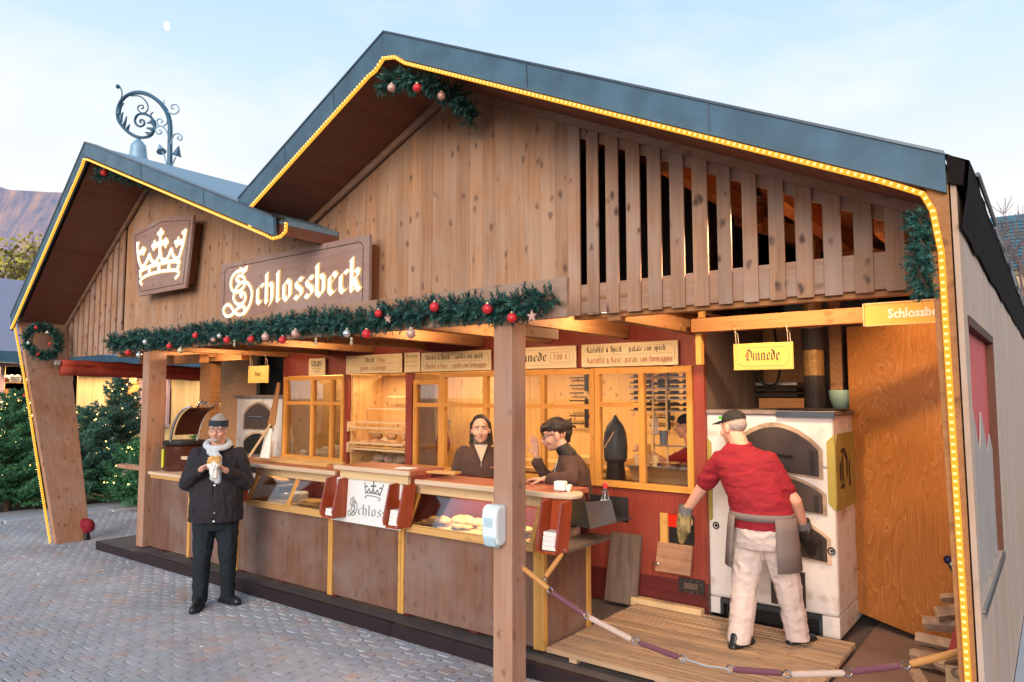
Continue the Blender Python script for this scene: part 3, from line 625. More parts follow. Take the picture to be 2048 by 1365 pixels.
# cross beam over the right bay with its upright blocks
MB().box(-2.30, -.45, 5.36, 5.46, 2.455, 2.565).build('beam', M['joistx'], st, bevel=.004)
MB().box(-2.24, -2.20, 5.37, 5.42, 2.57, 2.74).build('beam_block', M['ochre'], st)
MB().box(-2.28, -2.235, 5.40, 5.46, 2.20, 2.45).build('beam_block', M['ochre'], st)
# rafters and posts seen through the slats
for x in (-2.1, -1.35, -.75):
    MB().bar((x, 4.5, RB(x)-.25), (x, 8.9, RB(x)-.25), .1, .16).build('rafter', M['joist'], st)
MB().bar((-2.6, 6.5, 3.75), (-.5, 6.5, 2.80), .09, .15).build('rafter', M['joistx'], st)
MB().box(-1.55, -1.45, 6.55, 6.63, 2.0, 3.3).build('post', M['joist'], st)
# back wall of the right bay: upright boards with daylight between them
bx0 = -3.2; i = 0
while bx0 < -.4:
    gap = .11 if bx0 > -2.25 else .004
    MB().box(bx0, bx0+.16, 8.5, 8.53, .2, 4.0 if gap < .01 else 3.35).build('back_board', M['grey_board'], st); bx0 += .16+gap; i += 1
for z in (1.98, 2.30, 2.62): MB().box(-2.3, -.4, 8.45, 8.498, z, z+.09).build('back_rail', M['grey_board'], st)
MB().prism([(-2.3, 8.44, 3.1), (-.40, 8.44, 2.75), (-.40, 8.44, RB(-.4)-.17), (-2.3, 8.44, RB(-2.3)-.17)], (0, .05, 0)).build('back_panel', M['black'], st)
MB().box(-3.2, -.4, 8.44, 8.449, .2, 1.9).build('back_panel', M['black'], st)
MB().box(-9.2, -2.3, 5.82, 5.86, 2.66, 4.35).build('loft_dark_sheet', M['black'], st)  # black sheets added above the cabin so the slat gaps read dark
MB().box(-2.36, -2.32, 5.87, 8.43, 2.66, 3.75).build('loft_dark_sheet', M['black'], st)
MB().box(-9.2, -8.45, 7.7, 7.74, 2.66, 4.6).build('loft_dark_sheet', M['black'], st)
# grey wall behind the oven
MB().box(-2.42, -2.36, 5.80, 7.4, .15, 2.62).build('partition', M['grey_board'], st)
MB().box(-2.36, -1.95, 7.3, 7.34, .15, 2.75).build('partition', M['joist'], st)
MB().box(-1.95, -1.62, 7.3, 7.33, .15, 2.72).build('partition', M['grey_board'], st)
MB().box(-2.36, -1.4, 7.9, 7.93, 2.5, 3.3).build('roof_membrane', flat('grey_membrane', (.22, .24, .26), .6, bump=1, bscale=6, var=.3), st)
# left: golden board wall and dark recess beside the small oven
a, b, c_ = py(418, 760, 6.7).x, py(520, 760, 6.7).x, -8.2
MB().box(a, b, 6.7, 6.73, .1, 2.62).build('partition', M['joist'], st)
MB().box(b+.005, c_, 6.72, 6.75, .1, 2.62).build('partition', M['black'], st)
MB().box(b+.06, b+.15, 6.60, 6.70, 1.0, 2.62).build('stove_pipe', M['iron'], st)
# right side wall, leg, eave and window
def sx(z): return -.33
MB().hexa([(-.405, fy(0)-.0, 0), (-.345, fy(0), 0), (-.345, fy(0)+.12, 0), (-.405, fy(0)+.12, 0), (-.43, fy(2.95), 2.95), (-.345, fy(2.95), 2.95), (-.345, fy(2.95)+.12, 2.95), (-.43, fy(2.95)+.12, 2.95)]).build('leg_board', M['joist'], st)
y = None
yy = 3.93; k = 0
wy0, wy1, wz0, wz1 = 3.90, 5.45, 1.0, 2.325
ys = [3.93]
while ys[-1] < 11.8: ys.append(ys[-1]+.165)
for i in range(len(ys)-1):
    a, b = ys[i]+.001, ys[i+1]-.001
    x0 = -.338+.002*(i % 2)
    def pl(z0, z1, a=a, b=b): MB().box(x0, -.315, a, b, z0, z1).build('side_plank', M['sidewood'], st)
    if b < wy1+.05: pl(.05, wz0); pl(wz1, 2.93)
    else: pl(.05, 2.93)
MB().hexa([(-.338, fy(.05)+.005, .05), (-.315, fy(.05)+.005, .05), (-.315, 3.929, .05), (-.338, 3.929, .05), (-.338, fy(2.93)+.005, 2.93), (-.315, fy(2.93)+.005, 2.93), (-.315, 3.929, 2.93), (-.338, 3.929, 2.93)]).build('side_plank', M['sidewood'], st)
wd = MB().box(-.352, -.349, wy0+.05, wy1-.04, wz0, wz1-.02).build('side_window', M['panelred'], st)
MB().prism([(-.346, wy0+.03, wz0-.05), (-.346, wy1-.05, wz0-.05), (-.346, wy1-.05, 1.62), (-.346, 5.22, 1.72), (-.346, 5.05, 1.60), (-.346, 4.86, 1.74), (-.346, 4.70, 1.86), (-.346, 4.56, 1.66), (-.346, 4.42, 1.72), (-.346, 4.2, 1.92), (-.346, wy0+.03, 1.78)], (.008, 0, 0)).build('mountain_cutout', M['panelgrey'], wd)
MB().box(-.35, -.308, wy0+.0, wy1, wz1-.045, wz1).build('window_frame', M['framebr'], wd)
MB().box(-.35, -.308, wy1-.05, wy1, wz0, wz1-.047).build('window_frame', M['framebr'], wd)
MB().box(-.33, -.300, wy0, wy1, wz0-.05, wz0-.03).build('window_track', M['steel'], wd)
MB().box(-.33, -.300, wy0, wy1, wz0-.025, wz0-.01).build('window_track', M['steel'], wd)
# ragged black sheet over the eave
random.seed(5)
tp = MB(); ysx = [3.66+.22*i for i in range(38)]; P = []
for i, y in enumerate(ysx):
    j = random.uniform(-.012, .012)
    P.append([(-.36, y, 3.04), (-.262+random.uniform(-.006, .006), y, 2.985+j*.5), (-.272, y, 2.86+j*.3), (-.300, y, 2.69+j), (-.309, y, 2.72)])
vs = [q for r_ in P for q in r_]; fs = []
for i in range(len(ysx)-1):
    for k in range(4): fs.append((i*5+k, i*5+k+1, (i+1)*5+k+1, (i+1)*5+k))
tp.add(vs, fs).build('eave_sheet', M['tarp'], st)
e = MB(); pts = [(-.255+random.uniform(-.004, .004), y+2.2, 2.975+random.uniform(-.012, .012)) for y in [3+.3*i for i in range(26)]]
e.tube(pts, [.006+random.uniform(0, .010) for _ in pts], 6).build('eave_edge', M['snow'], st)
MB().tube([(-.25, 3.95, 2.995), (-.245, 12, 2.975)], .011, 8).build('eave_pipe', M['dsteel'], st)
MB().hexa([(-.345, 3.655, 2.90), (-.29, 3.66, 2.88), (-.29, 3.80, 2.88), (-.345, 3.80, 2.90), (-.345, 3.655, 3.035), (-.275, 3.66, 2.985), (-.275, 3.80, 2.985), (-.345, 3.80, 3.035)]).build('eave_cap', M['tarp'], st)
MB().box(-.31, -.255, 3.6, 12, .0, .09).build('sill_stone', M['concrete'], st)

# rope light along the gables and legs
def rope(P, name='rope_light', r=.0145, parent=st):
    t = MB(); t.tube(P, r, 6); o = t.build(name, M['rope'], parent)
    L = 0; bm = MB(); nxt = 0
    for i in range(len(P)-1):
        a, b = Vector(P[i]), Vector(P[i+1]); d = (b-a).length; u = (b-a).normalized()
        while nxt < L+d:
            c = a + u*(nxt-L) + Vector((0, -r*.72, 0)); bm.bar(c-u*.0055, c+u*.0055, r*.95, r*.95); nxt += .033
        L += d
    q = bm.build('bulb_row', M['bulb'], o, kind='stuff')
    return o
fp = lambda x, z, e=.045: (x, fy(z)-e, z)
def along(a, b, F, off, e=.045, n=24): return [fp(a+(b-a)*i/n, F(a+(b-a)*i/n)-off, e) for i in range(n+1)]
Lp = spline([(-10.66, fy(0)-.02, .02), (-10.98, fy(1)-.02, 1.05), (-11.3, fy(2)-.02, 2.1), (-11.56, fy(2.85)-.03, 2.93)], 8)
rope(Lp)
rope(along(-11.50, -9.03, RL, .225, .08) + [fp(-8.96, 4.925-.2, .08)] + along(-8.87, -5.45, RL, .19, .08) + [fp(-5.36, RL(-5.36)-.20, .06), fp(-5.30, 3.33, .02), fp(-5.275, 3.38, -.02), fp(-5.29, 3.46, -.04)])
rope([fp(-5.80, 3.50, -.02), fp(-5.84, 3.57, 0), fp(-5.81, 3.62, .02)] + along(-5.76, -4.05, RB, .215) + [fp(-3.97, 4.40), fp(-3.88, 4.465), fp(-3.76, 4.44)] + along(-3.66, -.62, RB, .20) + [fp(-.52, RB(-.52)-.205), fp(-.44, 2.86), fp(-.405, 2.78), fp(-.39, 2.66)] + [(-.385+.012*(2.6-z)/2.6, fy(z)-.012, z) for z in [2.6-.26*i for i in range(11)]])

# ------------------------------------------------------------------ platform, felt, duckboard
pfm = T('platform', 'dark painted timber platform carrying the stall counter', 'platform', (-5, 4.3, 0))
for i, (a, b) in enumerate(((-9.84, -7.3), (-7.295, -4.4), (-4.395, -.45))):
    MB().box(a, b, 4.12, 4.17, 0, .105+.004*(i % 2)).build('edge_beam', M['blackbeam'], pfm, bevel=.004)
MB().box(-9.84, -9.79, 4.172, 7.5, 0, .104).build('edge_beam', M['blackbeam'], pfm)
MB().box(-9.785, -.34, 4.172, 8.6, .03, .106).build('deck', M['platform'], pfm)
tag(MB().box(-1.235, -.42, 4.5, 6.9, .1075, .118).build('floor_mat', M['felt']), 'brown felt mat on the floor beside the plywood panel', 'mat')
db = T('duckboard', 'slatted wooden duckboard on the floor in front of the white oven', 'duckboard', (-2, 5, .107))
sl = MB().box(-.86, .86, -.0185, .0185, 0, .030).mesh('slat'); y = 4.29; random.seed(11)
while y < 5.72:
    x0 = -2.955 if True else 0
    o = link('slat', sl, M['duck'], db); o.location = (-2.10-(-2), y-5, .036+random.uniform(-.001, .001)); o.rotation_euler = (0, 0, random.uniform(-.003, .003)); y += .0535
for x in (-2.75, -2.1, -1.45): MB().box(x-.03, x+.03, 4.29, 5.72, .107, .142).build('cleat', M['duck'], db)

# ------------------------------------------------------------------ cabin (burgundy) with windows
CY = 5.75
cb = T('bakery_cabin', 'burgundy painted bakery cabin with golden window frames behind the counter', 'cabin', (-5.3, CY, .1))
def wp(x0, x1, z0, z1, name='wall_panel', mat=M['burg'], y0=CY, y1=CY+.05): return MB().box(x0, x1, y0, y1, z0, z1).build(name, mat, cb)
wp(-8.28, -2.36, 2.215, 2.62); wp(-8.28, -8.24, .11, 2.212); wp(-8.24, -7.0, .11, 1.13); wp(-7.0, -6.94, .11, 2.212); wp(-6.94, -5.93, .11, .93)
wp(-5.93, -5.83, .11, 2.212); wp(-5.83, -3.42, .11, 1.12); wp(-3.417, -2.36, .40, 1.12); wp(-2.455, -2.36, 1.123, 2.212)
wp(-3.6, -2.36, .115, .40, 'plinth', M['burgd'], CY-.012, CY-.001)
MB().box(-8.28, -8.23, CY+.05, 7.7, .11, 2.6).build('side_wall', M['inner'], cb)
MB().box(-8.23, -2.43, 7.65, 7.70, .11, 2.6).build('back_wall', M['inner'], cb)
MB().box(-2.43, -2.425, CY+.055, 7.64, .11, 2.6).build('side_wall', M['inner'], cb)
MB().box(-8.2, -2.43, CY+.055, 7.64, 2.56, 2.60).build('ceiling', M['inner'], cb)
MB().box(-8.2, -2.43, CY+.055, 7.64, .107, .13).build('floor', M['grey_board'], cb)
# window frames
def frame(x0, x1, z0, z1, vs, hz, label, th=.052, y0=CY-.022, rails=None, top=M['orangex']):
    y1 = y0+.06
    f = MB().box(x0, x1, y0, y1, z1-th, z1).build('window', top, cb, label=label)
    MB().box(x0, x1, y0, y1, z0, z0+th).build('sill', top, f)
    for xv in [x0+th/2] + vs + [x1-th/2]:
        MB().box(xv-th/2, xv+th/2, y0+.002, y1-.002, z0+th, z1-th).build('stile', M['orange'], f)
    ed_ = [x0+th] + sum([[q-th/2, q+th/2] for q in vs], []) + [x1-th]
    for i in range(0, len(ed_), 2):
        a, b = ed_[i], ed_[i+1]
        if rails is None or i//2 in rails:
            MB().box(a, b, y0+.004, y1-.004, hz-.022, hz+.022).build('crossbar', M['orangex'], f)
        MB().box(a, b, y0+.030, y0+.034, z0+th, z1-th).build('pane', M['glass'], f)
    return f
frame(-8.24, -7.0, 1.13, 2.205, [-7.645+.02, -7.24+.0], 1.86, 'three light kneading room window behind the far oven')
frame(-5.81, -5.37, 1.13, 2.13, [], 1.85, 'narrow door light in the middle of the cabin', y0=CY+.0)
frame(-5.365, -3.42, 1.13, 2.205, [-4.74, -3.99-.02], 1.85, 'wide window behind the two sellers')
frame(-3.415, -2.46, 1.13, 2.205, [-2.94], 1.87, 'serving window open on its right half', rails=[0])
# bread alcove
al = MB().box(-6.94, -5.93, 6.30, 6.33, .93, 2.21).build('alcove', M['alcove'], cb)
MB().box(-6.94, -6.915, CY+.052, 6.298, .93, 2.21).build('alcove_side', M['alcove'], al); MB().box(-5.955, -5.93, CY+.052, 6.298, .93, 2.21).build('alcove_side', M['alcove'], al)
MB().box(-6.91, -5.96, CY+.0, 6.295, 1.03, 1.055).build('alcove_floor', M['alcove'], al)
for z, y0 in ((1.93, 6.18), (1.78, 6.02), (1.62, 5.86), (1.56, 5.74), (1.49, 6.05), (1.375, 5.74), (1.30, 5.78)):
    MB().box(-6.90 if y0 < 6.1 else -6.70, -5.965, y0, y0+.02, z, z+.022).build('rack_bar', M['cream'], al)
MB().box(-6.91, -5.96, 5.84, 6.28, 1.325, 1.34).build('shelf', M['alcove'], al)
for z in (1.27, 1.52): MB().box(-6.912, -6.885, 5.72, 5.84, z, z+.12).build('rack_end', M['cream'], al)
# fire hatch, loose board, vent, sill
ht = MB().box(-2.77, -2.70, CY-.03, CY+.0, .70, .945).build('hatch', M['ochre'], cb, label='open fire hatch glowing red inside')
MB().box(-2.70, -2.47, CY-.006, CY-.002, .70, .945).build('opening', M['black'], ht)
MB().box(-2.70, -2.52, CY-.010, CY-.0065, .835, .942).build('glow', emis('ember_glow', (1, .035, .012), .75), ht)
MB().hexa([(-2.79, CY-.10, .47), (-2.475, CY-.10, .47), (-2.475, CY-.075, .47), (-2.79, CY-.075, .47), (-2.79, CY-.035, .70), (-2.475, CY-.035, .70), (-2.475, CY-.010, .70), (-2.79, CY-.010, .70)]).build('flap', wood('hatch_flap', (.40, .22, .13), (.26, .13, .08), 'X', knots=.2), ht)
MB().cap((-2.80, CY-.10, .53), (-2.76, CY-.10, .535), .012).build('knob', M['chrome'], ht)
vt = MB().box(-2.61, -2.385, CY-.024, CY-.013, .31, .43).build('vent', M['iron'], cb)
MB().box(-2.56, -2.44, CY-.03, CY-.0245, .345, .395).build('vent_plate', M['trunk'], vt)
sc_ = MB()
for k in range(12): a = 2*PI*k/12; sc_.ell((-2.4975+.10*math.cos(a), CY-.028, .37+.05*math.sin(a)), .007, n=6, k=4)
sc_.build('screw_heads', M['chrome'], vt)
tag(MB().hexa([(-3.28, CY-.11, .145), (-2.97, CY-.11, .145), (-2.97, CY-.08, .145), (-3.28, CY-.08, .145), (-3.24, CY-.05, .735), (-2.94, CY-.05, .735), (-2.94, CY-.02, .735), (-3.24, CY-.02, .735)]).build('leaning_board', M['grey_board']), 'dark sooty board leaning against the burgundy wall', 'board')
tag(MB().box(-3.02, -2.38, CY-.115, CY-.03, .145, .215).build('floor_batten', M['cream'], bevel=.008), 'pale square batten on the floor at the foot of the burgundy wall', 'batten')
for i, (x, y) in enumerate(((-8.0, 6.6), (-6.3, 6.9), (-4.6, 6.7), (-3.0, 6.7))):
    ld = bpy.data.lights.new('cabin_lamp', 'AREA'); ld.shape = 'DISK'; ld.size = .35; ld.energy = 21; ld.color = (1, .73, .43)
    lo = bpy.data.objects.new('cabin_lamp', ld); COL.objects.link(lo); lo.location = (x, y, 2.52)
ld = bpy.data.lights.new('alcove_lamp', 'AREA'); ld.shape = 'RECTANGLE'; ld.size = .6; ld.size_y = .08; ld.energy = 5; ld.color = (1, .70, .38)
lo = bpy.data.objects.new('alcove_lamp', ld); COL.objects.link(lo); lo.location = (-6.43, 5.95, 2.19)
# downlights under the canopy
for i, (x, y) in enumerate(((-8.6, 4.85), (-7.75, 4.75), (-6.1, 4.75), (-4.4, 4.7), (-3.5, 4.75), (-2.75, 4.75))):
    t = T('ceiling_spot', ['round ceiling spot above the small oven corner', 'round ceiling spot above the kneading window', 'round ceiling spot in front of the bread shelf', 'round ceiling spot above the long haired seller', 'round ceiling spot above the seller with glasses', 'round ceiling spot nearest the oven bay'][i], 'ceiling light', (x, y, 2.62), 'ceiling spots under the canopy')
    MB().lathe([(.055, 2.60), (.06, 2.622)], (x, y, 0), 14).build('rim', M['iron'], t)
    MB().lathe([(.04, 2.594), (.045, 2.599)], (x, y, 0), 14).build('lens', emis('spot_lens', (1, .78, .5), 9), t)
    ld = bpy.data.lights.new('spot_lamp', 'POINT'); ld.energy = 17; ld.color = (1, .70, .40); ld.shadow_soft_size = .05
    lo = bpy.data.objects.new('spot_lamp', ld); COL.objects.link(lo); lo.location = (x, y, 2.54)
# warm lamps over the baker's bay
for x, y, z, e in ((-1.5, 4.55, 3.2, 165), (-.95, 5.7, 2.86, 18)):
    t = T('bay_lamp', 'bare work lamp under the roof %s the oven bay' % ('in front of' if y < 5.2 else 'at the side of'), 'lamp', (x, y, z))
    MB().lathe([(.03, z), (.05, z+.03), (.05, z+.06), (.012, z+.12)], (x, y, 0), 12).build('housing', M['iron'], t)
    MB().tube([(x, y, z+.12), (x, y, RB(x)-.15)], .006, 6).build('cable', M['black'], t)
    ld = bpy.data.lights.new('bay_lamp_light', 'SPOT'); ld.spot_size = R(150); ld.spot_blend = .5; ld.energy = e; ld.color = (1, .68, .38); ld.shadow_soft_size = .06
    lo = bpy.data.objects.new('bay_lamp_light', ld); COL.objects.link(lo); lo.location = (x, y, z-.05)

# ------------------------------------------------------------------ counter
ct = T('sales_counter', 'long brown panelled sales counter with ochre battens and glass display cases', 'counter', (-5.5, 4.3, .11))
KY = 4.30
for a, b, zt in ((-8.80, -7.93, .96), (-7.87, -6.98, .84), (-6.90, -5.42, .84), (-5.36, -4.50, .84), (-4.42, -3.09, .84)):
    MB().box(a, b, KY, KY+.03, .145, zt).build('front_panel', M['counter'], ct)
for x, w_ in ((-7.90, .05), (-6.955, .03), (-6.918, .03), (-5.405, .028), (-5.373, .028), (-4.475, .03), (-4.440, .03), (-3.058, .052)):
    MB().box(x-w_/2, x+w_/2, KY-.012, KY+.03, .135, .835).build('batten', M['ochre'], ct)
MB().box(-3.030, -3.000, KY+.034, 4.88, .145, .84).build('side_panel', M['counter'], ct)
MB().box(-3.032, -2.990, KY-.010, KY+.032, .135, .84).build('batten', M['ochre'], ct)
MB().box(-3.032, -2.985, 4.882, 4.93, .135, .84).build('batten', M['ochre'], ct)
for x in (-8.6, -7.9, -6.93, -6.2, -5.39, -4.45, -3.7, -3.08): MB().box(x-.04, x+.04, KY+.04, KY+.12, .107, .144).build('foot', M['burgd'], ct)
# left low table part
MB().box(-8.86, -7.85, KY-.03, 4.9, 1.0, 1.035).build('countertop', M['topedge'], ct, bevel=.006)
MB().box(-8.82, -7.87, KY-.016, KY+.04, .962, .998).build('rail', M['ochrex'], ct)
# display cases: sloping glass between ochre rails
def case(x0, x1, vs, zt=1.145, zb=.90):
    yb, yt = 4.20, 4.315
    c = MB().box(x0, x1, yb-.008, yb+.385, .842, zb-.006).build('display_case', M['ochrex'], ct)
    MB().box(x0, x1, yt-.02, yt+.02, zt, zt+.085).build('case_header', M['cream'], c)
    MB().box(x0, x1, yb+.005, 4.57, zb-.004, zb+.004).build('case_floor', M['inner'], c)
    MB().box(x0, x1, 4.572, 4.59, zb-.004, zt+.08).build('case_back', M['burgd'], c)
    ed_ = [x0] + sum([[q-.02, q+.02] for q in vs], []) + [x1]
    for i in range(0, len(ed_), 2):
        a, b = ed_[i], ed_[i+1]
        MB().hexa([(a, yb, zb+.005), (b, yb, zb+.005), (b, yb+.005, zb+.005), (a, yb+.005, zb+.005), (a, yt-.005, zt), (b, yt-.005, zt), (b, yt, zt), (a, yt, zt)]).build('case_glass', M['vglass'], c)
    for q in vs + [x0+.015, x1-.015]:
        MB().hexa([(q-.018, yb-.006, zb-.004), (q+.018, yb-.006, zb-.004), (q+.018, yb+.016, zb-.004), (q-.018, yb+.016, zb-.004), (q-.018, yt-.012, zt-.002), (q+.018, yt-.012, zt-.002), (q+.018, yt+.01, zt-.002), (q-.018, yt+.01, zt-.002)]).build('mullion', M['ochre'], c)
    for yl in (4.42,):
        ld = bpy.data.lights.new('case_lamp', 'AREA'); ld.shape = 'RECTANGLE'; ld.size = (x1-x0)*.9; ld.size_y = .05; ld.energy = 6.5*(x1-x0); ld.color = (1, .72, .40)
        lo = bpy.data.objects.new('case_lamp', ld); COL.objects.link(lo); lo.location = ((x0+x1)/2, yl, zt+.05)
    return c
case(-6.62, -5.22, [-5.93]); case(-4.30, -3.02, [-3.46])
def topslab(x0, x1, z, y0=4.17, y1=4.60):
    t = MB().box(x0+.03, x1-.0, y0+.035, y1, z-.035, z).build('countertop', M['top'], ct)
    MB().box(x0, x1, y0, y0+.034, z-.037, z+.001).build('top_edge', M['topedge'], t, bevel=.008)
    return t
topslab(-7.9, -5.20, 1.272); topslab(-5.17, -4.22, 1.335, 4.13, 4.56); topslab(-4.19, -2.80, 1.272)
MB().box(-5.12, -4.26, 4.17, 4.20, 1.225, 1.298).build('rail', M['cream'], ct)
MB().lathe([(.11, 1.237), (.116, 1.25), (.116, 1.262), (.11, 1.271)], (-2.79, 4.286, 0), 20).build('countertop_end', M['topedge'], ct)
MB().box(-3.02, -2.80, 4.30, 4.95, .843, .868).build('side_shelf', M['grey_board'], ct)
MB().box(-4.7, -2.995, 4.90, 4.92, .15, 1.24).build('counter_back', M['burgd'], ct)
# white crown banner, leaning like the glass beside it
bn = T('crown_banner', 'white banner with grey crown and gothic lettering fixed to the counter front', 'banner', (-4.75, 4.2, .86))
b0 = (-5.24, 4.18, .845); 
MB().hexa([(-5.24, 4.175, .845), (-4.35, 4.175, .845), (-4.35, 4.182, .845), (-5.24, 4.182, .845), (-5.24, 4.195, 1.222), (-4.35, 4.195, 1.222), (-4.35, 4.202, 1.222), (-5.24, 4.202, 1.222)]).build('banner_sheet', M['banner'], bn)
# ------------------------------------------------------------------ crown drawing, used on the wall sign and the banner
CR = dict(
 arcs=[([(130, 435), (138, 600), (158, 740), (200, 830), (250, 800), (300, 700), (325, 640), (345, 700), (390, 765), (440, 740), (480, 660), (492, 600)], 34),
       ([(505, 600), (520, 700), (570, 730), (620, 690), (675, 555), (700, 640), (750, 705), (800, 680), (840, 560), (872, 440), (912, 225)], 34),
       ([(160, 912), (300, 842), (500, 782), (700, 745), (825, 762)], 30),
       ([(212, 1125), (178, 1080), (200, 1030), (300, 965), (500, 910), (700, 888), (780, 900), (798, 950), (735, 1022)], 26),
       ([(510, 240), (500, 400), (492, 690)], 42), ([(385, 505), (500, 460), (620, 425)], 46), ([(150, 620), (205, 590), (258, 560)], 46), ([(748, 455), (810, 440), (868, 430)], 44)],
 dots=[(180, 970, 22), (325, 900, 24), (480, 858, 24), (640, 830, 24), (790, 835, 22), (512, 250, 20), (470, 300, 18), (545, 285, 18), (400, 540, 20), (410, 440, 20), (380, 500, 18), (590, 395, 18), (590, 500, 18), (622, 440, 18), (222, 540, 18), (260, 560, 18), (235, 620, 18), (795, 385, 18), (750, 440, 18), (770, 492, 18), (155, 465, 18), (870, 285, 18)])
def crown(mb, to2, k, y, w=1.0):
    off = [0]
    for P, t in CR['arcs']: ribbon(mb, [to2(a, b) for a, b in P], t*k*w, y, off, taper=False, n=5)
    for a, b, r in CR['dots']:
        c = to2(a, b); n = 10; off[0] += 1; yy = y-off[0]*.0002
        mb.add([(c[0]+r*k*w*math.cos(2*PI*i/n), yy, c[1]+r*k*w*math.sin(2*PI*i/n)) for i in range(n)], [tuple(range(n))])
SY = 4.12
cs = T('crown_sign', 'brown tapered wall sign with a glowing cut out crown on the small gable', 'sign', (-8.4, SY, 3.5))
out_ = [(-9.19, 4.00), (-8.43, 4.09), (-7.71, 4.00), (-7.83, 3.18), (-8.97, 3.18)]
MB().prism([(x, SY, z) for x, z in out_], (0, .03, 0)).build('sign_board', M['signbrown'], cs)
cx_ = -8.43; ins = [(cx_+(x-cx_)*.84, 3.62+(z-3.62)*.84) for x, z in out_]
MB().prism([(x, SY+.032, z) for x, z in ins], (0, .145, 0)).build('sign_box', M['signbox'], cs)
lnm = MB(); in2 = [(cx_+(x-cx_)*.90, 3.62+(z-3.62)*.88) for x, z in out_]
for i in range(5): a, b = in2[i], in2[(i+1) % 5]; lnm.bar((a[0], SY-.0015, a[1]), (b[0], SY-.0015, b[1]), .006, .003, (0, 1, 0))
lnm.build('border_line', M['ink'], cs)
def c2(a, b): p = py(260+a/8.027, 430+b/8.027, SY); return (p.x, p.z)
kk = (py(402, 510, SY).x - py(272, 510, SY).x)/(130*8.027)
m = MB(); crown(m, c2, kk, SY-.004, 1.25); m.build('halo', M['litedge'], cs)
m = MB(); crown(m, c2, kk, SY-.012, .95); m.build('crown_emblem', M['lit'], cs)
ns = T('name_sign', 'long brown wall sign with glowing gothic stall name above the garland', 'sign', (-5.9, SY, 3))
MB().box(-7.10, -4.72, SY, SY+.03, 2.695, 3.365).build('sign_board', M['signbrown'], ns)
MB().box(-7.0, -4.79, SY+.032, WY-.003, 2.76, 3.30).build('sign_box', M['signbox'], ns)
lnm = MB(); Q = [(-7.02, 2.79), (-6.98, 2.75), (-4.84, 2.75), (-4.80, 2.79), (-4.80, 3.27), (-4.84, 3.31), (-6.98, 3.31), (-7.02, 3.27)]
for i in range(8): a, b = Q[i], Q[(i+1) % 8]; lnm.bar((a[0], SY-.0015, a[1]), (b[0], SY-.0015, b[1]), .006, .003, (0, 1, 0))
lnm.build('border_line', M['ink'], ns)
def s2(a, b): p = py(440+a/6.827, 520+b/6.827, SY); return (p.x, p.z)
SS = [([(300, 145), (235, 170), (180, 240), (160, 330), (175, 400), (215, 440), (270, 430), (325, 385), (350, 330), (348, 260), (310, 218), (265, 225), (240, 260), (255, 292), (285, 290)], .036),
      ([(225, 430), (240, 380), (290, 320), (350, 300), (410, 340), (447, 430), (440, 540), (405, 640), (350, 720), (280, 750), (215, 715), (165, 640), (120, 610), (75, 645), (62, 705), (95, 765), (150, 765), (210, 715), (262, 655), (320, 632), (352, 655), (335, 690)], .034),
      ([(205, 465), (200, 530), (232, 590), (285, 610), (335, 580), (362, 515), (345, 455), (305, 455), (295, 490), (325, 500)], .034)]
def bigS(mb, y, w):
    off = [0]
    for P, t in SS: ribbon(mb, [s2(a, b) for a, b in P], t*w, y, off, taper=False, n=6)
    p = [s2(a, b) for a, b in ((285, 95), (330, 120), (400, 75), (385, 150), (335, 195), (300, 155))]
    mb.add([(q[0], y-.003, q[1]) for q in p], [tuple(reversed(range(6)))])
x0, x1 = s2(500, 500)[0], s2(1950, 300)[0]; zb = 2.875; hh = .20
for nm, mt, wt, yy, s_ in (('halo', 'litedge', .66, SY-.004, 1.35), ('lettering', 'lit', .46, SY-.014, .95)):
    m = MB(); bigS(m, yy, s_); m.build('letter' if nm != 'halo' else nm, M[mt], ns); xx = x0; W_ = text_width('chlossbeck')
    for ch in 'chlossbeck': wch = (x1-x0)*G[ch][0]/W_; letters(MB(), ch, xx, zb, yy, hh, wch, wt).build('letter' if nm != 'halo' else nm, M[mt], ns); xx += wch
# banner print
def b2(a, b): return (-4.785+(a-505)*.00043, 1.115-(b-690)*.00030 - (a-505)*.0000)
tl = lambda z: 4.175+.02*(z-.845)/.377
m = MB()
for P, t in CR['arcs'] : ribbon(m, [(-4.70+(a-505)*.00030, 1.135-(b+ (a-505)*.27-690)*.00019) for a, b in P], t*.00030, 4.186, [0], taper=False, n=4)
for v in m.v: v.y = tl(v.z)-.003
m.build('crown_emblem', M['inkg'], bn)
m = MB(); letters(m, 'chlossbeck', -4.885, .925, 4.17, .058, .62, .30)
off = [0]
for P, t in SS: ribbon(m, [(-5.035+a*.00031, 1.105-b*.00026) for a, b in P], .008, 4.17, off, taper=False, n=4)
for v in m.v: v.y = tl(v.z)-.003
m.build('lettering', M['inkg'], bn)

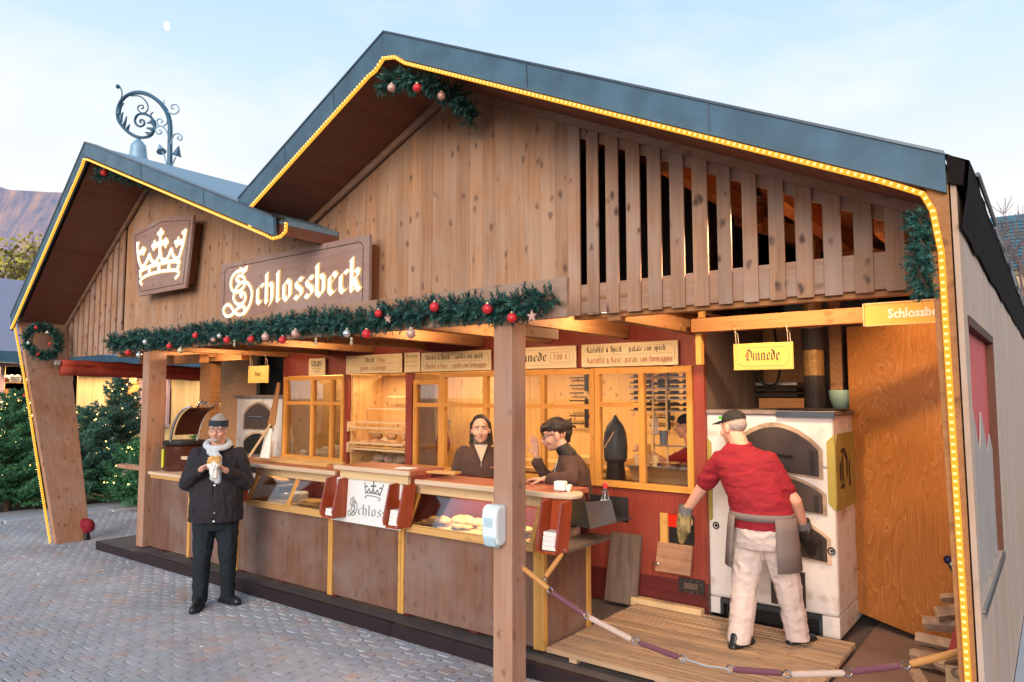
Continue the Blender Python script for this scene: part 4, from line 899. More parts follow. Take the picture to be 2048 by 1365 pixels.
# ------------------------------------------------------------------ menu boards over the windows
def board(label, x0, x1, z0, z1, lines, y=CY-.045, mat=M['sign'], line=True, name='menu_board', th=.02, cat='sign', group='menu boards above the cabin windows'):
    t = T(name, label, cat, ((x0+x1)/2, y, z0), group)
    MB().box(x0, x1, y, y+th, z0, z1).build('board', mat, t, bevel=.003)
    b = MB(); i = .03; c = .035
    if x1-x0 > .4:
        Q = [(x0+i+c, z0+i), (x1-i-c, z0+i), (x1-i, z0+i+c), (x1-i, z1-i-c), (x1-i-c, z1-i), (x0+i+c, z1-i), (x0+i, z1-i-c), (x0+i, z0+i+c)]
        for k in range(8): p, q = Q[k], Q[(k+1) % 8]; b.bar((p[0], y-.0012, p[1]), (q[0], y-.0012, q[1]), .003, .0024, (0, 1, 0))
        if line: b.bar((x0+.05, y-.0015, (z0+z1)/2), (x1-.05, y-.0015, (z0+z1)/2), .003, .002, (0, 1, 0))
        b.build('border_line', M['inkf'], t)
    for txt, xx, zz, h, w_, mm in lines:
        letters(MB(), txt, xx, zz, y-.003, h, w_, .40).build('lettering', M[mm], t)
    return t
board('narrow cream notice above the kneading window', -7.67, -7.34, 2.205+.01, 2.43, [('Brot aus', -7.62, 2.37, .028, .22, 'ink'), ('Holzofen', -7.62, 2.33, .028, .22, 'ink'), ('nach altem', -7.60, 2.29, .018, .2, 'inkf'), ('rezept', -7.57, 2.25, .018, .13, 'inkf')])
board('cream board offering 750 g bread above the bread shelf', -6.93, -5.95, 2.218, 2.44, [('Brot', -6.58, 2.35, .042, .17, 'ink'), ('750g', -6.38, 2.35, .038, .15, 'inkr'), ('pane casalingo', -6.66, 2.26, .038, .46, 'inkr')])
board('small cream price list between the bread board and the onion menu', -5.91, -5.66, 2.218, 2.44, [('Brezen', -5.89, 2.385, .026, .2, 'ink'), ('salz pane', -5.885, 2.33, .014, .18, 'inkf') if False else ('sale e pane', -5.885, 2.33, .016, .18, 'inkf'), ('con speck', -5.885, 2.28, .016, .18, 'inkf')])
board('long cream menu board listing onion flatbreads left of the near post', -5.64, -4.64, 2.218, 2.43, [('Zwiebel & Speck', -5.58, 2.35, .036, .37, 'ink'), ('cipolla con speck', -5.14, 2.35, .034, .40, 'ink'), ('Zwiebel & Käse', -5.58, 2.255, .036, .34, 'inkr'), ('cipolla con formaggio', -5.17, 2.255, .034, .47, 'inkr')])
t = board('cream board with flatbread name and boxed price right of the near post', -4.58, -3.60, 2.218, 2.43, [('Dinnede', -4.35, 2.29, .060, .42, 'ink'), ('7,00 €', -3.86, 2.30, .040, .17, 'inkr')], line=False)
b = MB()
for p, q in (((-3.89, 2.27), (-3.67, 2.27)), ((-3.67, 2.27), (-3.67, 2.37)), ((-3.67, 2.37), (-3.89, 2.37)), ((-3.89, 2.37), (-3.89, 2.27))): b.bar((p[0], CY-.0465, p[1]), (q[0], CY-.0465, q[1]), .004, .002, (0, 1, 0))
b.build('price_box', M['inkf'], t)
board('long cream menu board listing potato flatbreads above the serving window', -3.54, -2.57, 2.218, 2.43, [('Kartoffel & Speck', -3.48, 2.35, .036, .37, 'ink'), ('patate con speck', -3.04, 2.35, .034, .36, 'ink'), ('Kartoffel & Käse', -3.48, 2.255, .036, .36, 'inkr'), ('patate con formaggio', -3.08, 2.255, .034, .46, 'inkr')])
def hanging(label, x0, x1, z0, z1, y, txt, h, w_, ztop, xs):
    t = board(label, x0, x1, z0, z1, [(txt, (x0+x1)/2-w_/2, (z0+z1)/2-h*.5, h, w_, 'ink')], y=y, mat=M['signy'], line=False, name='hanging_sign', th=.012, group='yellow signs hanging on cords')
    for x in xs:
        MB().tube([(x, y-.004, z1-.03), (x-.008, y, z1+.08), (x-.012, y, ztop)], .0025, 5).build('cord', M['beige'], t)
        MB().tube([(x+.012, y+.012, z1-.02), (x+.004, y+.02, z1+.07), (x-.008, y, z1+.09)], .0025, 5).build('cord', M['beige'], t)
    return t
hanging('yellow hanging sign with gothic flatbread name over the baker', -1.90, -1.47, 2.14, 2.335, 5.2, 'Dinnede', .052, .25, 2.46, (-1.875, -1.50))
hanging('small yellow hanging sign reading Brot over the far oven', -8.24, -7.80, 2.115, 2.33, 5.2, 'Brot', .042, .14, 2.47, (-8.19, -7.86))
t = T('name_board', 'yellow name board with pale sans lettering above the plywood panel', 'sign', (-.8, 5.33, 2.4))
MB().box(-1.03, -.42, 5.335, 5.352, 2.43, 2.58).build('board', M['signy'], t)
b = MB()
for a, b_, c, d in ((-1.033, -.42, 2.574, 2.584), (-1.033, -.42, 2.426, 2.434), (-1.037, -1.028, 2.426, 2.584)): b.box(a, b_, 5.330, 5.3345, c, d)
b.build('border_line', M['cream'], t)
sans('lettering', 'Schlossbeck', .085, (-.885, 5.3325, 2.475), M['paper'], t, bold=.03, fit=.37)

# ------------------------------------------------------------------ napkin boxes
def napbox():
    t = T('napkin_box', '', 'napkin box'); prof = [(0, 0), (-.14, .02), (-.15, .06), (-.075, .34), (.05, .35), (.055, .30)]
    for x in (-.085, .07): MB().prism([(x, y, z) for y, z in prof], (.016, 0, 0)).build('side_board', M['mahog'], t)
    for x in (-.085, .07):
        MB().bar((x+.008, -.150, .058), (x+.008, -.0765, .341), .017, .006, (0, 1, 0)).build('front_edge', M['mahoge'], t)
    MB().hexa([(-.068, -.01, .0), (.069, -.01, .0), (.069, .004, .0), (-.068, .004, .0), (-.068, .05, .34), (.069, .05, .34), (.069, .062, .34), (-.068, .062, .34)]).build('back_board', M['mahog'], t)
    MB().box(-.068, .069, -.135, -.012, .002, .016).build('base_board', M['mahog'], t); return t
def naps(h):
    t = T('napkin_stack', '', 'napkins'); 
    for i in range(max(2, int(h/.03))):
        z = .02+i*.03; MB().obox((0, -.065+z*.22, z+.013), (.115, .095, .0285), (0, 0, random.uniform(-.06, .06))).build('napkin_bundle', M['paper'], t)
    return t
spots = [(-6.66, 'mahogany napkin box beside the eating man, half hidden', .06), (-5.12, 'mahogany napkin box left of the white crown banner', .03), (-4.31, 'mahogany napkin box over the right end of the crown banner', .13), (-2.79, 'mahogany napkin box at the near end of the counter', .13)]
np0 = napbox()
for i, (x, lab, h) in enumerate(spots):
    o = np0 if i == 0 else copy_tree(np0); put(o, (x, 4.165, .885), R(3), lab, 'napkin boxes along the counter front')
    put(naps(h), (x, 4.165, .887), R(3), 'white paper napkins in the ' + ['box beside the eating man', 'box left of the crown banner', 'box over the banner end', 'box at the near counter end'][i], 'napkin stacks')
# soap dispenser on the near post
t = T('soap_dispenser', 'white plastic soap dispenser screwed to the near post', 'dispenser', (-2.95, 3.70, 1.02))
prof = [(0, 1.245), (-.07, 1.245), (-.105, 1.225), (-.115, 1.17), (-.112, 1.05), (-.09, .995), (-.04, .985), (0, 1.0)]
MB().prism([(-3.01, 3.719+y, z) for y, z in prof], (.125, 0, 0)).build('housing', M['dispw'], t, bevel=.018)
MB().prism([(-2.987, 3.719+y*1.03-.002, z) for y, z in [(-.06, 1.225), (-.10, 1.205), (-.112, 1.16), (-.108, 1.10), (-.06, 1.08)]], (.078, 0, 0)).build('window', M['dispb'], t, bevel=.008)
MB().prism([(-2.995, 3.719+y, z) for y, z in [(-.04, 1.05), (-.122, 1.05), (-.105, .985), (-.05, .968)]], (.095, 0, 0)).build('push_bar', M['dispb'], t, bevel=.012)
# card terminal, flatbreads, bread, steel chute, bottle
t = T('card_reader', 'small white card reader on the counter beside the leaning seller', 'card reader', (-2.78, 4.32, 1.273))
MB().obox((-2.87, 4.33, 1.307), (.085, .07, .066), (0, 0, .3)).build('body', M['white'], t, bevel=.008); MB().obox((-2.805, 4.34, 1.296), (.03, .06, .045), (0, .3, .3)).build('paper_roll', M['paper'], t, bevel=.006)
t = T('steel_chute', 'open ended steel sheet chute hanging off the near end of the counter', 'chute', (-2.8, 4.7, 1))
MB().hexa([(-3.0, 4.62, .985), (-2.80, 4.62, .965), (-2.80, 4.625, .965), (-3.0, 4.625, .985), (-3.0, 4.55, 1.17), (-2.80, 4.55, 1.17), (-2.80, 4.555, 1.17), (-3.0, 4.555, 1.17)]).build('side_sheet', M['dsteel'], t)
MB().hexa([(-2.80, 4.62, .965), (-2.60, 4.66, 1.03), (-2.60, 4.665, 1.03), (-2.80, 4.625, .965), (-2.80, 4.55, 1.17), (-2.60, 4.58, 1.20), (-2.60, 4.585, 1.20), (-2.80, 4.555, 1.17)]).build('flared_sheet', M['steel'], t)
MB().hexa([(-3.0, 4.63, .98), (-2.62, 4.67, 1.02), (-2.62, 4.95, 1.02), (-3.0, 4.95, .98), (-3.0, 4.63, .99), (-2.62, 4.67, 1.03), (-2.62, 4.95, 1.03), (-3.0, 4.95, .99)]).build('base_sheet', M['dsteel'], t)
MB().box(-3.0, -2.66, 4.95, 4.955, .98, 1.17).build('side_sheet', M['iron'], t)
t = T('squeeze_bottle', 'clear squeeze bottle with red cap standing in the steel chute', 'bottle', (-2.74, 4.74, 1.03))
MB().lathe([(.036, 1.03), (.038, 1.06), (.036, 1.17), (.022, 1.24), (.014, 1.26)], (-2.74, 4.74, 0), 14).build('body', glassmat('clear_plastic', (.75, .82, .86), 2), t, smooth=True)
MB().lathe([(.0385, 1.10), (.0385, 1.17)], (-2.74, 4.74, 0), 14).build('sleeve', M['paper'], t); MB().lathe([(.018, 1.258), (.017, 1.295), (.006, 1.30)], (-2.74, 4.74, 0), 12).build('cap', M['red'], t)
def loaf(r, mat, seed):
    random.seed(seed); m = MB().ell((0, 0, 0), (r, r*.92, r*.62), n=16, k=10); S = Vector((seed, 0, 0))
    for v in m.v: v *= 1 + .10*noise.noise(v*9+S) + .05*noise.noise(v*25+S); v.z += r*.5
    return m
random.seed(21)
proto = {}
def bread(x, y, z, r, lab, grp, mat='bread'):
    key = (round(r, 2), mat)
    if key not in proto: proto[key] = loaf(r, mat, len(proto)+1).mesh('bread_loaf'); [setattr(p, 'use_smooth', True) for p in proto[key].polygons]
    o = link('bread_loaf', proto[key], M[mat]); o.location = (x, y, z); o.rotation_euler = (random.uniform(-.2, .2), random.uniform(-.2, .2), random.uniform(0, 6)); tag(o, lab, 'bread loaf', grp)
NTH = ['leftmost', 'second', 'third', 'fourth', 'fifth', 'sixth', 'seventh', 'eighth', 'ninth', 'tenth', 'eleventh', 'twelfth']
for i in range(7): bread(-6.82+.135*i, 5.93+.05*(i % 2), 1.343, .075, NTH[i]+' round brown loaf from the left lying on the upper bread rack', 'loaves on the upper bread rack')
for i in range(3): bread(-6.74+.26*i, 6.06, 1.42, .07, NTH[i]+' round loaf from the left in the top layer of the bread rack', 'second layer of loaves on the upper rack')
for i in range(5): bread(-6.80+.19*i, 5.88+.03*(i % 2), 1.058, (.085, .105)[i % 2], NTH[i]+' floured loaf from the left at the alcove bottom', 'floured loaves at the alcove bottom', 'bread2')
for i in range(4): bread(-6.70+.19*i, 6.08, 1.058+.07, .10, NTH[i]+' large floured loaf from the left in the back row of the alcove', 'large floured loaves at the alcove back', 'bread2')
def flatb(x, y, z, r, lab, grp, s=0):
    m = MB(); n = 22; rings = [(0, .022), (.45, .022), (.8, .026), (.95, .018), (1, .006), (.96, 0)]; o = 0; vs = []; 
    for q, h in rings:
        for k in range(n):
            a = 2*PI*k/n; w_ = 1+.13*noise.noise(Vector((math.cos(a)*2+s, math.sin(a)*2, s))); vs.append((q*r*w_*math.cos(a), q*r*.8*w_*math.sin(a), h+.012*noise.noise(Vector((q*5*math.cos(a), q*5*math.sin(a), s)))))
    fs = [(i*n+k, i*n+(k+1) % n, (i+1)*n+(k+1) % n, (i+1)*n+k) for i in range(len(rings)-1) for k in range(n)]
    m.add(vs, fs); ob = link('flatbread', m.mesh('flatbread'), M['flat'])
    for p in ob.data.polygons: p.use_smooth = True
    ob.location = (x, y, z); ob.rotation_euler = (random.uniform(-.12, .12), random.uniform(-.12, .12), random.uniform(0, 6)); tag(ob, lab, 'flatbread', grp)
for i, x in enumerate((-4.14, -3.97, -3.80, -3.64, -3.32, -3.16, -4.05, -3.72, -3.24, -3.9, -3.4, -3.55)):
    flatb(x, 4.33+.11*(i % 2), .906+.028*(i//6), .115, NTH[i]+' golden flatbread laid out in the near display case', 'flatbreads in the near display case', i)
for i, x in enumerate((-6.5, -6.36, -6.44)): flatb(x, 4.42, 1.06+.02*i, .09, NTH[i]+' small flatbread on the raised shelf of the far display case', 'flatbreads in the far display case', i+20)
MB_ = MB().box(-6.58, -6.25, 4.33, 4.52, 1.045, 1.053); t = MB_.build('glass_shelf', M['white']); tag(t, 'small raised shelf inside the far display case', 'shelf')
for i in range(5): flatb(-5.78+.11*i, 4.36+.08*(i % 2), .927, .085, NTH[i]+' flatbread on the wooden board of the far display case', 'flatbreads on the wooden board', i+40)
tag(MB().box(-5.85, -5.28, 4.25, 4.55, .906, .925).build('bread_board', M['inner'], bevel=.004), 'pale wooden board on the floor of the far display case', 'board')
tag(MB().lathe([(.085, .905), (.088, .99), (.07, 1.0)], (-6.05, 4.42, 0), 18).build('paper_tub', M['paper'], smooth=False), 'white paper tub in the far display case', 'tub')
tag(MB().lathe([(.07, .905), (.10, .95), (.10, .97)], (-6.35, 4.45, 0), 18).build('serving_bowl', M['steel'], smooth=True), 'round steel bowl in the far display case', 'bowl')
t = T('bread_tray', 'slim wooden tray with flatbread strips on the far countertop', 'tray', (-6.1, 4.5, 1.275))
MB().box(-6.75, -5.55, 4.36, 4.39, 1.275, 1.305).build('tray_rail', M['ochrex'], t); MB().box(-6.75, -5.55, 4.55, 4.58, 1.275, 1.305).build('tray_rail', M['ochrex'], t)
flatb(-6.3, 4.47, 1.276, .12, 'flatbread resting on the far countertop', 'flatbreads on the far countertop', 31)
tag(MB().obox((-4.42, 4.3, 1.340), (.16, .11, .006), (0, 0, .2)).build('paper_sheet', M['paper']), 'white sheet of paper on the raised countertop', 'paper')
tag(MB().obox((-4.15, 4.42, 1.315), (.36, .12, .02), (0, .02, .25)).build('wooden_peel', M['ochrex'], bevel=.004), 'short wooden bread peel overhanging the raised countertop', 'peel')

# ------------------------------------------------------------------ ovens
ov = T('stone_oven', 'large whitewashed wood fired oven with four iron doors behind the baker', 'oven', (-1.9, 5.8, .12))
OX0, OX1, OY = -2.375, -1.365, 5.80
def archpoly(x0, x1, z0, zs, zc, y, n=12):   # sides to zs, arc rising to zc
    P = [(x0, y, z0), (x1, y, z0), (x1, y, zs)]
    for i in range(1, n): t = i/n; x = x1+(x0-x1)*t; P.append((x, y, zs+(zc-zs)*math.sin(PI*t)**.8))
    P.append((x0, y, zs)); return P
# body as a skin with a recess on the right corner
MB().box(OX0, OX1, OY, 6.95, .30, 1.40).build('body', M['oven'], ov, bevel=.025)
MB().box(OX0, OX1-.0, OY+.002, 6.95, 1.402, 1.80).build('upper_body', M['oven'], ov, bevel=.02)
MB().box(OX0+.0, OX0+.10, OY+.003, 6.9, .17, .298).build('foot', M['oven'], ov); MB().box(OX1-.12, OX1, OY+.003, 6.9, .145, .298).build('foot', M['oven'], ov)
for z0, z1, y0 in ((.262, .298, OY-.012),): MB().box(OX0+.10, OX1-.12, y0, OY+.05, z0, z1).build('base_frame', M['dsteel'], ov)
MB().box(OX0+.10, OX0+.125, OY-.012, OY+.05, .17, .261).build('base_frame', M['dsteel'], ov); MB().box(OX1-.145, OX1-.12, OY-.012, OY+.05, .145, .261).build('base_frame', M['dsteel'], ov)
MB().box(OX0+.13, OX1-.15, OY+.04, OY+.06, .145, .26).build('base_void', M['black'], ov)
MB().box(OX0-.015, OX1+.02, OY-.02, 6.98, 1.802, 1.835).build('top_slab', M['oventop'], ov, bevel=.006)
MB().box(-1.78, OX1+.02, OY-.035, OY-.022, 1.785, 1.83).build('top_strip', M['dsteel'], ov)
def ovdoor(x0, x1, z0, zs, zc, lab, handle=True, k=.0, sh=0):
    P = archpoly(x0, x1, z0, zs, zc, OY-.022-k)
    if sh: P = [(x, y, z - sh*(x-x0)/(x1-x0)) for x, y, z in P]
    d = MB().prism(P, (0, .03, 0)).build('door', M['door_iron'], ov, bevel=.004, label=lab)
    cxm, czm = (x0+x1)/2, (z0+zs)/2
    P2 = [(cxm+(x-cxm)*1.10, OY-.006, czm+(z-czm)*1.16) for x, y, z in P]
    MB().prism(P2, (0, .004, 0)).build('scorch_ring', M['scorch'], d)
    MB().box(x1-.055, x1-.028, OY-.034-k, OY-.0225-k, z0+.01-sh, zs-.01-sh*.9).build('hinge', M['iron'], d)
    if handle: MB().tube([(x0+.14, OY-.05-k, czm+.02), (x0+.17, OY-.055-k, czm+.022), (x1-.22, OY-.055-k, czm+.0), (x1-.18, OY-.05-k, czm+.0)], .009, 6).build('handle', M['iron'], d)
    return d
ovdoor(-2.08, -1.475, 1.385, 1.58, 1.73, 'topmost iron oven door with the broad arch', sh=.05)
ovdoor(-2.04, -1.455, 1.10, 1.24, 1.335, 'second iron oven door from the top', sh=.04)
ovdoor(-2.02, -1.435, .76, .93, 1.03, 'lowest arched iron oven door', sh=.06)
MB().box(-1.86, -1.60, OY-.02, OY, .33, .60).build('ash_door', M['door_iron'], ov, bevel=.004)
MB().box(-1.64, -1.61, OY-.028, OY-.021, .34, .59).build('hinge', M['iron'], ov)
for x, z in ((-2.30, .88), (-1.405, .785)):
    q = MB(); q.tube([(x+.024*math.cos(a*PI/5), OY-.006, z+.026*math.sin(a*PI/5)) for a in range(11)], .006, 6); q.ell((x, OY-.002, z), (.014, .006, .014), n=8, k=5); q.build('ring_bolt', M['iron'], ov)
# painted niches with lettering on the right flank and at the left corner
zc0, zc1 = 1.08, 1.66
P = [(OY+.0, zc0+.05), (OY+.05, zc0), (OY+.62, zc0), (OY+.62, zc1), (OY+.07, zc1), (OY+.0, zc1-.07)]
MB().prism([(OX1+.004, y, z) for y, z in P], (.008, 0, 0)).build('niche', M['niche'], ov)
MB().prism([(OX1-.045, OY-.010, z) if False else (x, OY-.008, z) for x, z in ((OX1-.05, zc0+.06), (OX1+.006, zc0), (OX1+.006, zc1), (OX1-.05, zc1-.06))], (0, .006, 0)).build('niche_edge', M['niche'], ov)
MB().prism([(x, OY-.008, z) for x, z in ((OX0+.05, .93), (OX0+.0, .90), (OX0+.0, 1.62), (OX0+.05, 1.56))], (0, .006, 0)).build('niche_edge', M['niche'], ov)
m = MB(); letters(m, 'Di', 0, 0, 0, .20, .40, .5)
for v in m.v: v.x, v.y, v.z = OX1+.0135-v.y*.2, OY+.10+v.x, 1.24+v.z
m.build('lettering', M['ink'], ov)
for x, y, r, z1 in ((-1.63, 6.35, .085, 3.6),):
    pz_ = 1.836; q = MB().lathe([(r, pz_), (r, 2.12)], (x, y, 0), 18).build('stove_pipe', M['iron'], ov)
    MB().lathe([(r*.96, 2.122), (r*.96, 2.34)], (x, y, 0), 18).build('pipe_section', M['brass'], q); MB().lathe([(r*1.08, 2.342), (r*1.08, 2.52)], (x, y, 0), 18).build('pipe_section', M['iron'], q)
    MB().lathe([(r*.96, 2.522), (r*.96, 3.6)], (x, y, 0), 18).build('pipe_section', M['brass'], q)
tag(MB().lathe([(.26, 1.838), (.28, 1.845), (.27, 1.852)], (-1.58, 6.05, 0), 24).build('flat_pan', M['iron']), 'wide flat iron pan lying on the big oven top', 'pan')
for i, (x, y) in enumerate(((-1.47, 6.55), (-1.30, 6.62))):
    tag(MB().lathe([(.06, 1.838), (.085, 1.92), (.10, 1.99), (.095, 2.0)], (x, y, 0), 18).build('ceramic_pot', M['teal'], smooth=True), ['pale green pot on the oven beside the stove pipe', 'pale green pot on the oven next to the plywood edge'][i], 'pot', 'green pots on the oven')
t = T('wall_cable', 'black cable and plug hanging on the grey wall behind the oven', 'cable', (-2.3, 6.2, 2.3))
MB().tube(spline([(-2.12, 6.9, 2.6), (-2.10, 6.9, 2.4), (-2.08, 6.9, 2.2), (-2.12, 6.9, 2.07), (-2.22, 6.9, 2.06), (-2.28, 6.9, 2.13), (-2.28, 6.9, 2.2)], 5), .012, 6).build('flex', M['black'], t)
MB().box(-2.31, -2.25, 6.88, 6.92, 2.18, 2.26).build('plug', M['black'], t)
t = T('pan_crate', 'wooden crate with a stack of dark baking pans behind the big oven', 'crate', (-2.1, 7.1, 1.8))
MB().box(-2.30, -1.80, 6.95, 6.97, 1.83, 1.93).build('front_board', M['joistx'], t); MB().box(-1.83, -1.80, 6.98, 7.2, 1.83, 2.10).build('side_board', M['joist'], t)
for i in range(3): tag(MB().box(-2.34, -1.95, 6.98, 7.22, 1.94+.055*i, 1.97+.055*i).build('baking_pan', M['steel'] if i == 2 else M['iron'], bevel=.004), ['bottom dark baking pan in the crate behind the oven', 'middle dark baking pan in the crate behind the oven', 'top bright baking pan in the crate behind the oven'][i], 'pan', 'baking pans in the crate')
# small oven far left
so = T('small_oven', 'small whitewashed oven with two arched iron hatches at the far end of the counter', 'oven', (-9.1, 5.9, 1))
MB().box(-9.62, -8.45, 5.90, 6.6, .12, 1.92).build('body', M['oven'], so, bevel=.02)
MB().box(-9.68, -8.40, 5.86, 6.62, 1.922, 1.965).build('top_slab', M['oventop'], so, bevel=.006)
for z0, zs, zc, mt, nm, lab in ((1.48, 1.68, 1.84, 'door_iron', 'door', 'closed iron hatch'), (1.13, 1.30, 1.42, 'black', 'opening', 'open black hatch')):
    P = archpoly(-9.40, -8.72, z0, zs, zc, 5.892); a = MB().prism([( -9.06+(x+9.06)*1.12, 5.895, z+(.03 if z > zs else -.02)) for x, y, z in P], (0, .003, 0)).build('scorch_ring', M['scorch'], so)
    q = MB().prism(P, (0, .002, 0)).build(nm, M[mt], so, label=lab)
    if nm == 'door': MB().tube([(-9.25, 5.87, 1.66), (-8.9, 5.87, 1.66)], .010, 6).build('handle', M['chrome'], q)
MB().box(-9.45, -8.70, 5.80, 5.898, 1.09, 1.128).build('ledge', M['oventop'], so)
P = archpoly(-9.30, -8.80, .86, .93, 1.03, 5.893); MB().prism(P, (0, .003, 0)).build('opening', M['black'], so)
t = T('oven_peel', 'long handled wooden peel leaning between the small oven and the window', 'peel', (-8.5, 5.7, 1.2))
a, b = py(548, 740, 5.6), py(556, 860, 5.6)
MB().hexa([(-8.42, 5.62, 1.56), (-8.26, 5.62, 1.56), (-8.26, 5.635, 1.56), (-8.42, 5.635, 1.56), (-8.31, 5.68, 2.13), (-8.25, 5.68, 2.13), (-8.25, 5.695, 2.13), (-8.31, 5.695, 2.13)]).build('blade', M['joist'], t)
MB().tube([(-8.34, 5.62, 1.58), (-8.52, 5.3, .98)], .016, 8).build('handle', M['cream'], t)
tag(MB().hexa([(-8.55, 5.55, .95), (-8.30, 5.55, .95), (-8.30, 5.60, .95), (-8.55, 5.60, .95), (-8.42, 5.6, 1.52), (-8.30, 5.6, 1.52), (-8.30, 5.63, 1.52), (-8.42, 5.63, 1.52)]).build('flour_sack', M['paper'], bevel=.02), 'white sack standing between the small oven and the cabin', 'sack')
# plywood panel
MB_ = MB().hexa([(-1.38, 6.43, .20), (-.42, 5.90, .125), (-.415, 5.915, .125), (-1.375, 6.445, .20), (-1.38, 6.43, 2.53), (-.42, 5.90, 2.50), (-.415, 5.915, 2.50), (-1.375, 6.445, 2.53)])
tag(MB_.build('plywood_panel', M['ply']), 'tall stained plywood panel closing the bay right of the oven', 'panel')
# roll top warmer left on the counter
t = T('roll_top_warmer', 'dark polished hot pot with open roll top lid on the left end of the counter', 'warmer', (-8.6, 4.6, 1.036))
bx_, by_ = -8.62, 4.62
MB().lathe([(.22, 1.036), (.23, 1.06), (.225, 1.33), (.20, 1.35)], (bx_-.06, by_, 0), 20).build('body', flat('dark_glossy_wood', (.07, .022, .014), .15), t, auto=40)
MB().lathe([(.24, 1.352), (.245, 1.375), (.24, 1.40)], (bx_-.06, by_, 0), 20).build('rim', M['black'], t)
MB().tube([(bx_-.11, by_-.235, 1.08), (bx_-.11, by_-.235, 1.30)], .018, 6).build('gauge', flat('yellow_gauge', (.62, .60, .03), .3), t)
arc = lambda r, dy: [(bx_+.42-r*math.cos(a), by_+dy, 1.36+r*.98*math.sin(a)) for a in [PI*.02*i for i in range(26)]]
MB().tube(arc(.47, -.18), .016, 6).build('rail', M['chrome'], t); MB().tube(arc(.50, .18), .016, 6).build('rail', M['chrome'], t)
m = MB(); A, B = arc(.45, -.15), arc(.45, .15)
for i in range(4, 25):
    m.hexa([A[i], A[i+1], B[i+1], B[i]] + [tuple(Vector(q)+Vector((0, 0, .012))) for q in (A[i], A[i+1], B[i+1], B[i])])
m.build('lid', flat('roll_lid_brown', (.09, .03, .016), .25), t)
MB().tube([(bx_+.32, by_-.05, 1.82), (bx_+.40, by_-.05, 1.88), (bx_+.46, by_, 1.86)], .02, 6).build('handle', M['chrome'], t)
tag(MB().box(-9.75, -9.12, 4.30, 4.42, 1.02, 1.07).build('shelf_board', M['post'], bevel=.01), 'thick short plank projecting past the far post', 'plank')
# rolled awning
t = T('rolled_awning', 'rolled up red cloth awning under the small gable', 'awning', (-11.1, 5, 2.3))
a, b = px(122, 740, -11.0), px(424, 754, -11.0)
for dz, r, dy in ((0, .075, 0), (.10, .055, .02)):
    P = [a.lerp(b, i/14)+Vector((random.uniform(-.008, .008), 0, dz+random.uniform(-.008, .008))) for i in range(15)]
    MB().tube(P, [r*random.uniform(.9, 1.08) for _ in P], 12).build('cloth_roll', M['redcloth'], t, smooth=True)
MB().tube([b+Vector((0, .02, .02)), b+Vector((0, .10, .0)), b+Vector((0, .12, .25))], .03, 8).build('arm', M['black'], t)
tag(MB().obox(a+Vector((0, -.05, .10)), (.09, .05, .06)).build('awning_bracket', M['silver']), 'small metal bracket at the leg end of the red awning', 'bracket')

# ------------------------------------------------------------------ inside the cabin
tag(MB().box(-8.15, -7.05, 6.4, 6.9, 1.10, 1.13).build('kneading_table', M['dough']), 'floured table top behind the kneading window', 'table')
random.seed(9)
for k in range(2):
    z = 1.46+.36*k; t = tag(MB().box(-8.2, -7.0, 6.95, 7.25, z-.02, z).build('wall_shelf', M['inner']), ['lower', 'upper'][k]+' shelf with dough bowls behind the kneading window', 'shelf')
    for i in range(4):
        o = MB().lathe([(.06, 0), (.12, .05), (.15, .11), (.145, .115), (.11, .06)], (0, 0, 0), 18).build('dough_bowl', M['dough'], smooth=True); o.location = (-8.05+.29*i, 7.08, z); tag(o, '%s pale bowl from the left on the %s shelf of the kneading room' % (NTH[i], ['lower', 'upper'][k]), 'bowl', ['lower', 'upper'][k]+' row of dough bowls')
fl = MB()
for i in range(90): fl.ell((random.uniform(-8.1, -7.1), random.uniform(5.9, 6.4), 1.13+random.uniform(0, .12)), (random.uniform(.02, .05),)*3, n=6, k=4)
o = fl.build('flour_heap', M['dough'], kind='stuff', smooth=True); tag(o, 'heap of flour and dough scraps behind the kneading window', 'flour')
tag(MB().box(-8.15, -7.05, 5.85, 6.39, 1.10, 1.13).build('flour_board', M['dough']), 'floured board right behind the kneading window', 'board')
# hook racks on the back wall
for i, x in enumerate((-4.65, -3.55)):
    t = T('hook_rack', ['iron hook rack on the cabin wall behind the near post', 'iron hook rack on the cabin wall right of the seller with glasses'][i], 'rack', (x, 7.6, 2), 'iron hook racks')
    for z in (1.72, 2.17): MB().box(x-.015, x+.015, 7.58, 7.62, z-.16, z+.20).build('upright', M['iron'], t)
    for j in range(8): MB().box(x-.22, x-.016, 7.56, 7.58, 1.60+j*.095, 1.615+j*.095).build('hook_bar', M['iron'], t)
    for z in (1.70, 2.30): MB().ell((x+.06, 7.57, z), .03, n=8, k=6).build('knob', M['black'], t)
for i, (x, y) in enumerate(((-4.9, 7.2), (-4.2, 7.1))):
    tag(MB().box(x-.42, x+.42, y-.2, y+.2, 1.10+.09*i, 1.17+.09*i).build('dough_board', M['inner']), ['floured dough board stacked behind the standing seller', 'upper dough board behind the seller with glasses'][i], 'board', 'dough boards inside the cabin')
tag(MB().box(-5.7, -3.5, 6.9, 7.6, 1.06, 1.10).build('work_table', M['inner']), 'pale work table along the cabin back wall', 'table')
